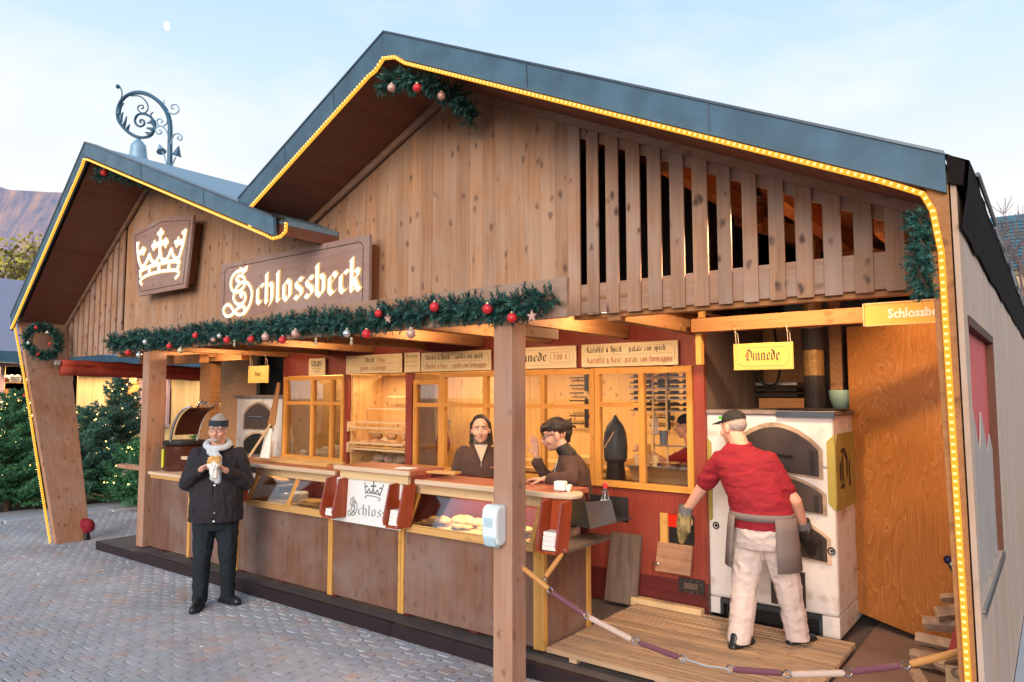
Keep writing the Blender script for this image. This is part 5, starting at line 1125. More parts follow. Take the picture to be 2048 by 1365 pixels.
# baking trays stacked over the serving window
for i in range(8):
    z = 1.80+.055*i
    m = MB().box(-3.38, -2.47, 6.35, 6.75, z, z+.012); 
    for j in range(7): m.ell((-3.30+.13*j, 6.37, z+.022), (.055, .04, .016), n=8, k=4)
    tag(m.build('baking_tray', M['iron'] if i % 2 else M['steel']), 'baking tray number %s from the bottom of the window rack' % ['one', 'two', 'three', 'four', 'five', 'six', 'seven', 'eight'][i], 'tray', 'baking trays over the serving window')
t = T('tray_rack', 'pale upright rack holding the baking trays over the serving window', 'rack', (-2.9, 6.5, 1.1))
for x in (-3.12, -2.98): MB().box(x-.008, x+.008, 6.33, 6.345, 1.25, 2.2).build('upright', M['cream'], t)
MB().box(-3.1, -2.47, 6.30, 6.32, 1.47, 1.485).build('rail', M['steel'], t)
t = T('steel_basin', 'stainless steel food basin standing behind the serving window', 'basin', (-2.85, 6.0, 1.15))
MB().hexa([(-3.14, 5.95, 1.17), (-2.46, 5.95, 1.17), (-2.46, 6.2, 1.17), (-3.14, 6.2, 1.17), (-3.18, 5.93, 1.30), (-2.45, 5.93, 1.30), (-2.45, 6.24, 1.30), (-3.18, 6.24, 1.30)]).build('tub', M['steel'], t)
MB().box(-3.20, -2.45, 5.915, 6.25, 1.301, 1.312).build('rim', M['steel'], t)
for i, x in enumerate((-2.83, -2.60)): MB().box(x-.10, x+.10, 5.98, 6.2, 1.313, 1.345).build('insert', M['chrome'], t)
tag(MB().box(-3.39, -2.46, 5.80, 5.94, 1.13, 1.165).build('window_shelf', M['cream']), 'pale shelf inside the serving window', 'shelf')
for i, (x, z) in enumerate(((-3.12, 1.313), (-3.03, 1.313), (-2.94, 1.313), (-3.03, 1.41))):
    tag(MB().lathe([(.03, 0), (.040, .085), (.036, .09), (.028, .10)], (x, 6.0 if i < 3 else 6.01, z), 14).build('paper_cup', M['cream'] if i < 3 else M['ochrex']), ['left', 'middle', 'right', 'topmost'][i]+' pale paper cup standing on the steel basin', 'cup', 'paper cups on the basin')
tag(MB().lathe([(.030, 0), (.042, .13)], (-3.0, 6.3, 1.49), 14).build('patterned_cup', flat('blue_cup', (.16, .20, .27), .5, var=.6, vscale=80)), 'tall blue patterned cup on the shelf behind the serving window', 'cup')
t = T('hanging_bag', 'dark pointed hood shaped bag on a stand behind the serving window', 'bag', (-3.3, 6.1, 1.4))
MB().lathe([(.10, 1.30), (.118, 1.34), (.12, 1.48), (.11, 1.58), (.08, 1.66), (.04, 1.71), (.010, 1.76)], (-3.52, 6.3, 0), 18).build('body', flat('navy_plastic', (.045, .06, .075), .5), t, smooth=True)
MB().bar((-3.58, 6.19, 1.44), (-3.47, 6.18, 1.60), .012, .006, (0, 1, 0)).build('strap', M['cream'], t)
MB().lathe([(.10, 1.13), (.085, 1.298)], (-3.52, 6.3, 0), 16).build('stand', M['iron'], t)
t = T('hanging_scale', 'brown wooden wheel ornament hanging behind the narrow door light', 'ornament', (-5.6, 6.1, 1.5))
MB().lathe([(.06, 1.30), (.09, 1.40), (.05, 1.55), (.02, 1.62)], (-5.58, 6.0, 0), 12).build('body', M['bow'], t); MB().obox((-5.55, 6.0, 1.66), (.16, .02, .12), (0, .5, 0)).build('bow', M['cream'], t)
# ------------------------------------------------------------------ fir garlands, wreath, baubles
def sprig(m, base, d, L, n, nl, nw):
    d = Vector(d).normalized(); x = d.orthogonal().normalized(); y = d.cross(x)
    for i in range(n):
        t = (i+.5)/n; a = random.uniform(0, 2*PI); side = x*math.cos(a)+y*math.sin(a); p = base + d*L*t
        tip = p + (d*.65 + side*.85)*nl*(1-.35*t); wv = d.cross(side)*nw
        m.add([p-wv, p+wv, tip], [(0, 1, 2)])
    m.add([base-x*.003, base+x*.003, base+d*L], [(0, 1, 2)])
def garland(path, r, per_m, name, parent_label, cat='garland', group=None, seed=1, down=.2, mat='needle', nl=.042, nw=.0062, n=18):
    random.seed(seed); m = MB(); P = [Vector(q) for q in path]
    for i in range(len(P)-1):
        a, b = P[i], P[i+1]; L = (b-a).length; ax = (b-a).normalized()
        for k in range(max(1, int(L*per_m))):
            c = a.lerp(b, random.random()); d = Vector((random.gauss(0, 1), -abs(random.gauss(0, 1))*.9+.2, random.gauss(0, 1)-down)); d = d - ax*d.dot(ax)*.4
            if d.length < .1: continue
            d.normalize(); sprig(m, c+d*r*.15, d+ax*random.uniform(-.6, .6), r*random.uniform(.55, 1.15), n, nl, nw)
    o = m.build(name, M[mat], kind='stuff' if False else None); core = MB().tube(P, r*.22, 6).build('wire_core', M['trunk'], o)
    tag(o, parent_label, cat, group); return o
z0 = 2.60
garland([(-8.62, 3.70, 2.55)] + [(-8.4+.4*i, 3.70, 2.555+.018*math.sin(i*1.7)) for i in range(15)] + [(-2.50, 3.70, 2.57)], .115, 250, 'fir_garland', 'long fir garland with baubles along the header board under the name sign', seed=2)
garland([(-4.02, 3.62, 4.36), (-3.80, 3.64, 4.34), (-3.62, 3.75, 4.28), (-3.52, 3.95, 4.20), (-3.55, 4.12, 4.12)], .105, 300, 'fir_garland', 'short fir garland hanging in the peak of the large gable', seed=3)
garland([(-9.05, 3.66, 4.62), (-8.85, 3.70, 4.62), (-8.62, 3.8, 4.56), (-8.3, 4.0, 4.45)], .11, 220, 'fir_garland', 'short fir garland hanging in the peak of the small gable', seed=4)
garland([(-.465, 3.68, 2.78), (-.465, 3.70, 2.62), (-.475, 3.72, 2.50), (-.45, 3.74, 2.43)], .072, 420, 'fir_garland', 'bushy fir bunch hanging beside the right rope light leg', seed=5, nl=.030, nw=.004)
wc = px(82, 683, -11.26); tangent = Vector((.0, 1, 0)); 
wr = [wc + Vector((.0, 0, 0)) + tangent*.20*math.cos(2*PI*i/16) + Vector((-.3*.2*math.sin(2*PI*i/16)*0-.0, 0, .21*math.sin(2*PI*i/16))) for i in range(17)]
wr = [q + Vector((.07 - .30*(q.z-wc.z), 0, 0)) for q in wr]
wo = MB(); random.seed(6)
for i in range(16):
    for k in range(30):
        c = wr[i].lerp(wr[i+1], random.random()); sprig(wo, c, (random.gauss(0, .5)+.3, random.gauss(0, 1), random.gauss(0, 1)), random.uniform(.05, .10), 16, .04, .006)
w_ = wo.build('fir_wreath', M['needle']); tag(w_, 'fir wreath with small baubles on the slanted leg of the small gable', 'wreath')
MB().tube(wr, .02, 6).build('wire_core', M['trunk'], w_)
bp0 = MB().ell((0, 0, 0), .034, n=16, k=12).mesh('bauble'); [setattr(p, 'use_smooth', True) for p in bp0.polygons]
capm = MB().lathe([(.009, .031), (.009, .043), (.003, .044)], n=8).mesh('cap'); capm.materials.append(M['gold'])
def bauble(x, y, z, mat, lab, s=1, grp='baubles on the long garland'):
    me = bpy.data.meshes.get('bauble_'+mat) 
    if not me: me = bp0.copy(); me.name = 'bauble_'+mat; me.materials.clear(); me.materials.append(M[mat])
    o = link('bauble', me, None); o.location = (x, y, z); s *= .86; o.scale = (s, s, s); tag(o, lab, 'bauble', grp)
    c = link('cap', capm, None, o)
gb = [(256, 705, 'red', 1), (278, 710, 'silver', 1), (291, 684, 'silver', 1), (339, 692, 'red', 1), (361, 701, 'gold', 1), (391, 671, 'red', 1), (427, 679, 'pinkb', .8), (439, 672, 'silver', .8), (454, 680, 'red', 1.1), (502, 678, 'red', 1.1), (531, 674, 'pinkb', 1.2), (565, 680, 'red', 1.1), (591, 667, 'pinkb', 1.2), (694, 667, 'silver', 1.1), (733, 668, 'red', 1.2), (757, 627, 'red', 1), (822, 667, 'pinkb', 1.2), (869, 614, 'red', 1.2), (975, 618, 'red', 1.2), (1024, 636, 'red', 1.15)]
where = ['at the far end', 'at the far end beside the first red one', 'high near the far end', 'just past the far post', 'hanging low past the far post', 'high on the garland below the crown sign', 'small, left of the name sign', 'small, high left of the name sign', 'under the left edge of the name sign', 'under the first letters of the name sign', 'under the letters h and l', 'low under the letter o', 'under the middle of the name sign', 'low under the right part of the name sign', 'low under the last letters of the name sign', 'just right of the name sign', 'hanging low right of the name sign', 'high between name sign and near post', 'high left of the near post', 'in front of the near post top']
cn = {'red': 'red', 'silver': 'silver', 'gold': 'champagne', 'pinkb': 'rose'}
for (u, v, mt, s), wh in zip(gb, where):
    p = py(u, v, 3.60); bauble(p.x, p.y, p.z, mt, '%s bauble on the garland, %s' % (cn[mt], wh), s)
for (u, v, Y, mt, lab, s) in ((783, 176, 3.50, 'pinkb', 'rose bauble in the large gable peak, leftmost of three', 1.05), (834, 176, 3.50, 'red', 'red bauble in the large gable peak, between two rose ones', 1.05), (883, 192, 3.75, 'pinkb', 'rose bauble in the large gable peak beside the trim batten', 1.05), (208, 346, 3.62, 'red', 'red bauble hanging in the small gable peak', 1.3)):
    p = py(u, v, Y); bauble(p.x, p.y, p.z, mt, lab, s, 'baubles in the gable peaks')
for i, (u, v, mt) in enumerate(((72, 655, 'red'), (95, 665, 'silver'), (57, 686, 'silver'), (100, 688, 'red'), (76, 708, 'red'))):
    p = px(u, v, -11.10); bauble(p.x, p.y, p.z, mt, '%s bauble on the wreath, %s' % (cn[mt], ['top', 'upper right', 'left side', 'right side', 'bottom'][i]), .8, 'baubles on the wreath')
for i, (u, v) in enumerate(((469, 686), (632, 682), (703, 682), (775, 637), (1063, 632))):
    p = py(u, v, 3.62); m = MB()
    if i < 3: m.lathe([(.004, .03), (.012, .015), (.006, 0), (.014, -.015), (.004, -.035)], p, 8); nm, ct_ = 'icicle_ornament', 'ornament'
    else:
        Q = [(p.x+(.04 if k % 2 == 0 else .017)*math.sin(2*PI*k/10), p.y, p.z+(.04 if k % 2 == 0 else .017)*math.cos(2*PI*k/10)) for k in range(10)]; m.prism(Q, (0, .012, 0)); nm = 'star_ornament'
    tag(m.build(nm, M['gold' if i < 3 else 'pinkb']), ['small drop ornament left under the name sign', 'small drop ornament under the middle of the name sign', 'small drop ornament under the right half of the name sign', 'small star ornament right of the name sign', 'small star ornament on the garland right of the near post'][i], 'ornament')
# velvet bow at the foot of the left leg
t = T('velvet_bow', 'dark red velvet bow at the foot of the slanted leg', 'bow', (-10.4, 4.3, 0))
p = pz(172, 1078, 0)
for dx, dz, r in ((-.05, .16, (.09, .07, .10)), (.07, .17, (.09, .07, .10)), (0, .10, (.05, .05, .05))):
    MB().ell((p.x+.06+dx, p.y-.02, dz+.03), r, (.3, .5*dx*10, 0), n=10, k=6).build('loop', M['bow'], t, smooth=True)
MB().cap((p.x+.06, p.y-.02, .01), (p.x+.06, p.y-.02, .12), .045, .03).build('base', M['black'], t)

# ------------------------------------------------------------------ fir trees
def fir(loc, h, r, seed, lab, mat='fir', lights=60, orn=()):
    random.seed(seed); t = T('fir_tree', lab, 'fir tree', loc, 'fir trees beside the small gable'); x0, y0, z0 = loc
    MB().tube([(x0, y0, z0), (x0, y0, z0+h*.97)], [.05*h/2, .006], 8).build('trunk', M['trunk'], t)
    m = MB(); z = .12*h; B = []
    while z < h*.97:
        f = 1 - z/h; nb = int(6 + 9*f); L = r*(f**.8)*1.0+.05
        for k in range(nb):
            a = random.uniform(0, 2*PI); l = L*random.uniform(.75, 1.15); el = random.uniform(-.05, .35)+.5*(1-f)
            d = Vector((math.cos(a)*math.cos(el), math.sin(a)*math.cos(el), math.sin(el))); b0 = Vector((x0, y0, z0+z)); side = d.cross(Vector((0, 0, 1))).normalized()
            B.append((b0, d, l)); nt_ = max(3, int(l/.075))
            for j in range(nt_):
                q = (j+.6)/nt_; p = b0 + d*l*q + Vector((0, 0, -.12*l*math.sin(q*PI)))
                for s in (-1, 1, 0):
                    td = (d*.8 + side*s*.75 + Vector((0, 0, random.uniform(-.15, .15)))).normalized(); tl_ = l*.34*(1.15-q)+.05
                    sprig(m, p, td, tl_, 10, .070, .010)
        z += .075*h*(.55+.5*f)
    m.build('foliage', M[mat], t)
    lm = MB(); om = []
    for i in range(lights):
        b0, d, l = random.choice(B); q = random.uniform(.55, 1.05); c = b0+d*l*q
        lm.ell(c, .014, n=5, k=4)
    lm.build('fairy_lights', M['fairy'], t, kind='stuff')
    for i in range(len(orn)):
        b0, d, l = B[int(len(B)*orn[i])]; d2 = Vector((.6, -.75, .0)); c = Vector((b0.x, b0.y, b0.z)) + d2*l*.95
        MB().ell(c, .085, n=12, k=8).build('ornament', M['gold' if i % 2 else 'beige'], t, smooth=True)
    return t
K = [pz(40, 1028, 0), pz(230, 1012, 0)]
fir((-14.3, 4.55, 0), 2.05, 1.25, 1, 'round dark fir with fairy lights at the left edge of the picture', 'fir', 90, (.25, .5))
fir((-15.6, 5.0, 0), 1.9, 1.3, 2, 'fir behind the left edge fir, partly hidden', 'fir', 60, (.4,))
fir((-14.3, 5.75, 0), 1.75, 1.1, 3, 'small fir right behind the slanted leg', 'fir2', 80, (.3, .6))
fir((-14.9, 6.55, 0), 2.35, 1.15, 4, 'tallest fir with upswept pale branches beside the far post', 'fir2', 80, (.2, .45, .55))
fir((-13.3, 6.3, 0), 1.15, .95, 5, 'low dark fir in front of the tallest fir', 'fir', 60, (.5,))
fir((-14.0, 8.4, 0), 2.1, 1.2, 6, 'fir seen between the far post and the eating man', 'fir', 40, ())
fir((-12.2, 7.9, 0), 1.35, .8, 7, 'small fir behind the roll top warmer', 'fir2', 20, ())

# ------------------------------------------------------------------ neighbouring stall
NX = -17.0
nb = T('neighbouring_stall', 'neighbouring board stall with mauve windows full of wares behind the firs', 'stall', (NX, 10, 0))
MB().box(NX-4, NX-1.2, 3, 22, 0, 2.75).build('body', M['black'], nb)
y = 3.0
winy = [(px(-60, 780, NX).y, px(62, 780, NX).y), (px(70, 780, NX).y, px(140, 780, NX).y), (px(228, 780, NX).y, px(336, 780, NX).y)]
while y < 20:
    if not any(a-.1 < y < b+.02 for a, b in winy): MB().box(NX-.03, NX, y+.002, y+.148, 0, 2.75).build('board', M['nwood'], nb)
    else: MB().box(NX-.03, NX, y+.002, y+.148, 0, 1.25).build('board', M['nwood'], nb)
    y += .15
for wi, (a, b) in enumerate(winy):
    f = MB().box(NX-.02, NX+.04, a-.05, b+.05, 2.55, 2.64).build('window', M['mauve'], nb)
    MB().box(NX-.02, NX+.05, a-.05, b+.05, 1.20, 1.27).build('sill', M['mauve'], f)
    for q in (a, (a+b)/2, b): MB().box(NX-.02, NX+.04, q-.035, q+.035, 1.27, 2.55).build('stile', M['mauve'], f)
    MB().box(NX-.015, NX+.035, a, b, 1.90, 1.94).build('crossbar', M['mauve'], f)
    MB().box(NX-.8, NX-.78, a-.3, b+.3, 1.2, 2.6).build('back_panel', M['inner'], f)
    random.seed(wi)
    for z in (1.27, 1.58, 1.92, 2.24):
        MB().box(NX-.6, NX-.15, a, b, z-.02, z).build('shelf', M['cream'], f)
        for cc in ('red', 'gold', 'amber', 'white', 'trunk'):
            q = MB()
            for i in range(int((b-a)*3.2)): s_ = random.uniform(.035, .085); q.ell((NX-.2-random.uniform(0, .2), random.uniform(a, b), z+s_), (s_, s_, s_*random.uniform(1, 1.3)), n=8, k=6)
            q.build('wares', M[cc], f, kind='stuff')
    ld = bpy.data.lights.new('stall_lamp', 'AREA'); ld.shape = 'RECTANGLE'; ld.size = .3; ld.size_y = b-a; ld.energy = 26; ld.color = (1, .68, .36)
    lo = bpy.data.objects.new('stall_lamp', ld); COL.objects.link(lo); lo.location = (NX-.4, (a+b)/2, 2.58)
MB().hexa([(NX+.7, 1.5, 2.72), (NX+.7, 20, 2.72), (NX-4.5, 20, 4.9), (NX-4.5, 1.5, 4.9), (NX+.7, 1.5, 2.80), (NX+.7, 20, 2.80), (NX-4.5, 20, 4.98), (NX-4.5, 1.5, 4.98)]).build('roof', M['purple'], nb)
MB().box(NX+.68, NX+.76, 1.5, 20, 2.60, 2.83).build('gutter_board', M['fascia'], nb)
for y in (4.2, 6.3, 8.4): MB().box(NX+.2, NX+.6, y, y+.05, 2.55, 2.7).build('lamp_strip', M['iron'], nb)

for y in (4.5, 7.5, 10.5):  # added fill lights under the gutter, brightening the neighbour's board wall
    ld = bpy.data.lights.new('eave_fill', 'AREA'); ld.shape = 'RECTANGLE'; ld.size = .15; ld.size_y = 2.2; ld.energy = 60; ld.color = (1, .72, .42)
    lo = bpy.data.objects.new('eave_fill', ld); COL.objects.link(lo); lo.location = (NX+.45, y, 2.54); lo.rotation_euler = (0, R(-20), 0)
random.seed(33); cr_ = MB()
for i in range(38):
    x = random.uniform(-9, -3.4); cr_.obox((x, random.uniform(3.75, 4.11) if random.random() < .7 else random.uniform(2.6, 4.0), .006), (random.uniform(.006, .03), random.uniform(.006, .02), .004), (0, 0, random.uniform(0, 3)))
tag(cr_.build('paper_crumbs', M['paper'], kind='stuff'), 'scattered pale crumbs and paper scraps on the pavers along the platform', 'litter')
# ------------------------------------------------------------------ ornate street lamp behind the roof
LD = 14.0
def lp(a, b, off=0):   # a, b in the detail drawing of the lamp; upright plane facing the square
    return py(220+a/7.18, 160+b/7.18, 7.0)
t = T('street_lamp', 'ornate blue scrollwork street lamp with bell shade above the small gable roof', 'street lamp', tuple(py(340, 345, 7.0).xy)+(0,))
pb = lp(860, 1300)
MB().tube([(pb.x, pb.y, 0), (pb.x, pb.y, pb.z-.5), pb, lp(862, 900)], [.09, .07, .055, .05], 10).build('post', M['lampm'], t)
def scroll(P, r, nm='scroll', mat='lampm', n=6):
    Q = spline([lp(a, b) for a, b in P], n); m_ = len(Q); rr = r if isinstance(r, (int, float)) else [r[0]+(r[1]-r[0])*i/(m_-1) for i in range(m_)]
    return MB().tube(Q, rr, 6).build(nm, M[mat], t, smooth=True)
scroll([(862, 900), (865, 700), (850, 560), (800, 430), (700, 310), (560, 215), (420, 180), (290, 200), (190, 270), (130, 370), (110, 500), (140, 610), (220, 710), (310, 780), (400, 820), (500, 825), (590, 790), (635, 700), (630, 600), (570, 520), (480, 485), (400, 500), (360, 570), (380, 640), (440, 668), (490, 640), (490, 590), (450, 570), (430, 600), (450, 612)], (.05, .018), 'main_scroll')
for P in ([(300, 228), (420, 232), (510, 300), (548, 390), (520, 460), (450, 470), (400, 420), (420, 370), (470, 365), (480, 405), (450, 410)],
          [(770, 290), (790, 380), (830, 450), (900, 488), (970, 470), (988, 410), (950, 355), (890, 365), (885, 410), (920, 410)],
          [(830, 560), (810, 630), (750, 665), (690, 640), (680, 580), (720, 558), (755, 590), (735, 612)],
          [(850, 880), (830, 780), (790, 700), (720, 660), (660, 690), (660, 750), (710, 780), (745, 745), (710, 720)],
          [(870, 950), (890, 850), (930, 780), (990, 775), (1035, 820), (1010, 865), (965, 840), (990, 820)],
          [(160, 270), (175, 190), (150, 110), (125, 80)], [(600, 560), (590, 490), (620, 468)],
          [(820, 1290), (800, 1150), (755, 1030)], [(885, 1290), (905, 1200), (945, 1110)]):
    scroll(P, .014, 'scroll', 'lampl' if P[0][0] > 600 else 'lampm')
for P in ([(125, 500), (150, 400), (200, 330)], [(150, 600), (165, 530), (190, 460)], [(190, 680), (220, 600), (240, 520)], [(240, 730), (260, 680), (285, 640)], [(640, 640), (590, 610), (535, 620)], [(625, 720), (570, 700), (525, 690)], [(590, 780), (545, 770), (510, 750)], [(630, 600), (600, 590), (580, 585)]):
    scroll(P, (.05, .012), 'leaf', 'lampm')
MB().ell(lp(115, 95), .05, n=8, k=6).build('bud', M['lampm'], t)
for a, b, lean in ((740, 1030, -.5), (955, 1090, .4)):
    c = lp(a, b); Mx = Euler((0, lean, 0)).to_matrix(); MB().lathe([(.10, 0), (.075, .04), (.012, .20)], c, 10, Mx).build('bell_flower', M['lampm'] if a > 800 else M['lampl'], t)
c = lp(410, 840)
sh = [(.03, .0), (.10, -.08), (.15, -.14), (.165, -.25), (.18, -.38), (.24, -.48), (.46, -.60), (.50, -.64), (.44, -.62), (.2, -.5)]
MB().lathe(sh, c, 24, Euler((.12, .22, 0)).to_matrix()).build('lamp_shade', M['lampl'], t, smooth=True)
MB().lathe([(.17, -.56), (.12, -.68), (.02, -.70)], c, 14, Euler((.12, .22, 0)).to_matrix()).build('bulb_glass', M['white'], t)

# ------------------------------------------------------------------ things right of the stall
t = T('glass_building', 'building with blue green screen facade beyond the right eave', 'building', (4, 30, 0))
MB().box(-1.7, 12, 30, 40, 0, 6.3).build('lower_wall', M['cream'], t)
MB().box(-1.9, 12.2, 29.8, 40.2, 6.3, 8.2).build('screen_facade', flat('teal_screen', (.018, .15, .24), .5), t)
for z in [6.4+.12*i for i in range(14)]: MB().box(-1.92, 12.2, 29.74, 29.79, z, z+.05).build('louvre', flat('louvre', (.02, .165, .26), .5) if z < 6.41 else bpy.data.materials['louvre'], t)
for x in (.4, 3.2, 6): MB().box(x, x+.12, 29.68, 29.73, 6.3, 8.2).build('mast', M['lampl'], t)
random.seed(14)
t = T('stone_wall', 'rough grey stone wall behind the right side of the stall', 'wall', (0, 14, 0)); pieces = []
MB().box(-.9, 4, 13.2, 13.7, 0, 3.4).build('core', M['concrete'], t); stn = MB().ell((0, 0, 0), (.17, .06, .10), n=8, k=5).mesh('stone')
for i in range(26):
    for j in range(16):
        if len(pieces) < 290: o = link('stone', stn, M['concrete'], t); o.location = (-.75+.19*(i+.5*(j % 2))-0, 13.18-14, .12+.2*j); o.scale = (random.uniform(.8, 1.1), 1, random.uniform(.8, 1.1)); pieces.append(o)
def baretree(base, h, seed, lab, spread=.5, lean=(0, 0), mat='twig', depth=5, leaves=0, grp='bare trees'):
    random.seed(seed); m = MB(); lf = MB(); t = T('bare_tree', lab, 'tree', base, grp)
    def grow(p, d, L, r, k):
        q = p + d*L; mid = p+d*L*.5+Vector((random.uniform(-.06, .06)*L,)*3); m.tube([p, mid, q], [r, r*.85, r*.7], 4, False)
        if leaves and k <= 2:
            for _ in range(leaves):
                c = q+Vector((random.gauss(0, .3), random.gauss(0, .3), random.gauss(0, .25))); a = Vector((random.gauss(0, 1), random.gauss(0, 1), random.gauss(0, 1))).normalized()*.10; b = a.orthogonal()*.8; lf.add([c-a, c+b, c+a, c-b], [(0, 1, 2, 3)])
        if k == 0: return
        for _ in range(3 if k > 1 else 4):
            nd = (d + Vector((random.gauss(0, spread), random.gauss(0, spread), random.gauss(.05, spread*.7)))).normalized(); grow(q, nd, L*random.uniform(.62, .8), r*.62, k-1)
    grow(Vector(base), Vector((lean[0], lean[1], 1)).normalized(), h*.32, h*.012, depth)
    m.build('trunk', M[mat], t)
    if leaves: lf.build('foliage', flat('yellow_leaves', (.34, .30, .06), .8, var=.5, vscale=3), t)
    return t
baretree((-2.6, 22, 0), 7.6, 3, 'bare tree with thin twigs above the right eave', .42, (.05, 0), depth=6)
baretree((-.6, 26, 0), 8.2, 8, 'bare tree in front of the blue green building', .42, (-.1, 0), depth=5)
for i, (u, Y, h, s, lv) in enumerate(((0, 12, 10.5, 21, 2), (40, 14, 10, 22, 2), (85, 15, 11, 23, 0), (-60, 14, 13, 24, 3))):
    p = py(u, 700, Y); baretree((p.x, p.y, 0), h, s, ['yellowing tree at the left edge of the picture', 'yellowing tree behind the neighbouring roof', 'nearly bare tree beside the small gable eave', 'tall yellowing tree beyond the left edge'][i], .42, (0, 0), depth=5, leaves=lv, grp='trees below the mountain')
# mountain, with blue air haze and warm evening glow mixed into its colours
random.seed(2)
def hillmat():
    m, t, b = newmat('wooded_mountain_haze_glow'); L = t.links; nn = t.nodes.new; b.inputs['Roughness'].default_value = 1; b.inputs['Specular IOR Level'].default_value = 0
    g_ = nn('ShaderNodeNewGeometry'); n = nn('ShaderNodeTexNoise'); n.inputs['Scale'].default_value = .02; n.inputs['Detail'].default_value = 9; n.inputs['Roughness'].default_value = .7; L.new(g_.outputs['Position'], n.inputs['Vector'])
    r = nn('ShaderNodeValToRGB'); e = r.color_ramp.elements; e[0].position = .35; e[0].color = (.11, .15, .24, 1); e[1].position = .65; e[1].color = (.38, .27, .24, 1); q = e.new(.5); q.color = (.24, .21, .27, 1)
    L.new(n.outputs[0], r.inputs[0]); L.new(r.outputs[0], b.inputs['Base Color']); return m
c = py(20, 370, 500); hm = MB(); n_ = 46; vs = []
for i in range(n_):
    for j in range(30):
        u = -700 + i*40; top = 370 + (0 if u < 60 else (u-60)*.22) + 8*math.sin(u*.03) + (0 if u > 0 else u*.10)
        P0 = py(u, 800, 430); P1 = py(u, top, 560); q = j/29; p = P0.lerp(P1, q); p.z = max(0, P1.z)*q**1.1
        k = 14*noise.noise(p*.012)*math.sin(PI*min(q, .98)); vs.append((p.x+k, p.y+k, p.z-5+2.5*noise.noise(p*.05)))
hm.add(vs, [(i*30+j, (i+1)*30+j, (i+1)*30+j+1, i*30+j+1) for i in range(n_-1) for j in range(29)])
struct(hm.build('mountain', hillmat(), smooth=True))
# the half moon, far behind everything else
p = py(335, 52, 1500); mo = MB(); d = (p-Vector((0, 0, CAMH))).normalized(); mx_ = d.to_track_quat('-Z', 'Y').to_matrix(); rm = p.length*6.2/1422
pts = [Vector((rm*math.cos(a), rm*1.3*math.sin(a), 0)) for a in [PI/2+.25+PI*i/14 for i in range(15)]][::-1]; pts2 = [Vector((rm*(-.25)*math.cos(a)*-1.6+.0, rm*1.3*math.sin(a), 0)) for a in [-PI/2+.25*0+PI*i/14 for i in range(15)]]
pts = [Vector((-rm*.9*math.cos(a), rm*1.25*math.sin(a), 0)) for a in [-PI/2+PI*i/14 for i in range(15)]]; pts2 = [Vector((rm*.6*math.cos(a), rm*1.25*math.sin(a), 0)) for a in [PI/2-PI*i/14 for i in range(1, 14)]]
mo.prism([p+mx_ @ q for q in pts+pts2], d*5); o = mo.build('moon', emis('moonlit_disc', (1, .98, .94), 1.05)); tag(o, 'pale half moon in the sky above the small gable', 'moon'); struct(o)

# ------------------------------------------------------------------ barrier of wooden batons on rings
t = T('barrier_chain', 'barrier of honey and plum wooden batons linked by rings, strung from post to leg', 'barrier', (-1.7, 3.9, .3))
def bat(a, b, mt, r=.017):
    a, b = Vector(a), Vector(b); d = (b-a).normalized()
    MB().tube([a, a+d*.012, b-d*.012, b], [r*.75, r, r, r*.75], 12).build('baton', M[mt], t, smooth=False)
def ring(c, r=.02):
    c = Vector(c); MB().tube([c+Vector((r*math.cos(i*PI/6), 0, r*math.sin(i*PI/6))) for i in range(13)], .004, 6).build('ring', M['chrome'], t)
BY = lambda u: 3.84+.22*(u-1040)/900
seg = [((1046, 1136), (1097, 1177), 'baton_t'), ((1104, 1184), (1168, 1228), 'baton_p'), ((1179, 1235), (1263, 1279), 'baton_w'), ((1279, 1285), (1356, 1314), 'baton_p'), ((1467, 1339), (1564, 1346), 'baton_p'), ((1584, 1349), (1688, 1346), 'baton_w'), ((1704, 1343), (1802, 1331), 'baton_p'), ((1820, 1328), (1922, 1303), 'baton_t')]
for a, b, mt in seg: bat(py(*a, BY(a[0])), py(*b, BY(b[0])), mt)
for u, v in ((1041, 1132), (1100, 1181), (1173, 1231), (1271, 1282), (1366, 1317), (1460, 1338), (1574, 1348), (1696, 1345), (1811, 1330), (1928, 1301)): ring(py(u, v, BY(u)))
MB().tube([py(1366, 1317, BY(1366)), py(1412, 1332, BY(1412)), py(1460, 1338, BY(1460))], .004, 5).build('cord', M['chrome'], t)
bat(py(1124, 1107, 4.10), py(1091, 1154, 3.95), 'baton_t'); ring(py(1127, 1101, 4.12), .012); ring(py(1087, 1160, 3.90), .012)
# firewood
random.seed(17)
fw = [((-.80, 5.35, .16), (-.55, 4.6, .15)), ((-.72, 5.0, .20), (-.48, 4.5, .14)), ((-.62, 5.6, .18), (-.45, 4.9, .24)), ((-.86, 5.6, .20), (-.5, 5.5, .22)), ((-.84, 5.7, .29), (-.46, 5.6, .30)), ((-.80, 5.75, .38), (-.46, 5.7, .42)), ((-.72, 5.7, .47), (-.46, 5.8, .52)), ((-.66, 5.2, .30), (-.44, 4.9, .34)), ((-.78, 5.3, .27), (-.46, 5.35, .28)), ((-.60, 4.7, .23), (-.44, 4.3, .20)), ((-.7, 4.9, .15), (-.62, 4.35, .14)), ((-.70, 5.8, .56), (-.46, 5.85, .60)), ((-.62, 5.0, .40), (-.44, 5.2, .42))]
whr = ['long log lying lowest at the front', 'thick log at the front of the pile', 'log leaning against the right leg', 'grey log sticking out left, lowest', 'grey log sticking out left, second', 'grey log sticking out left, third', 'short log near the pile top', 'short log in the middle of the pile', 'log across the middle of the pile', 'small log at the near end', 'split log with pale face at the near end', 'topmost log of the pile', 'log leaning in the corner by the leg']
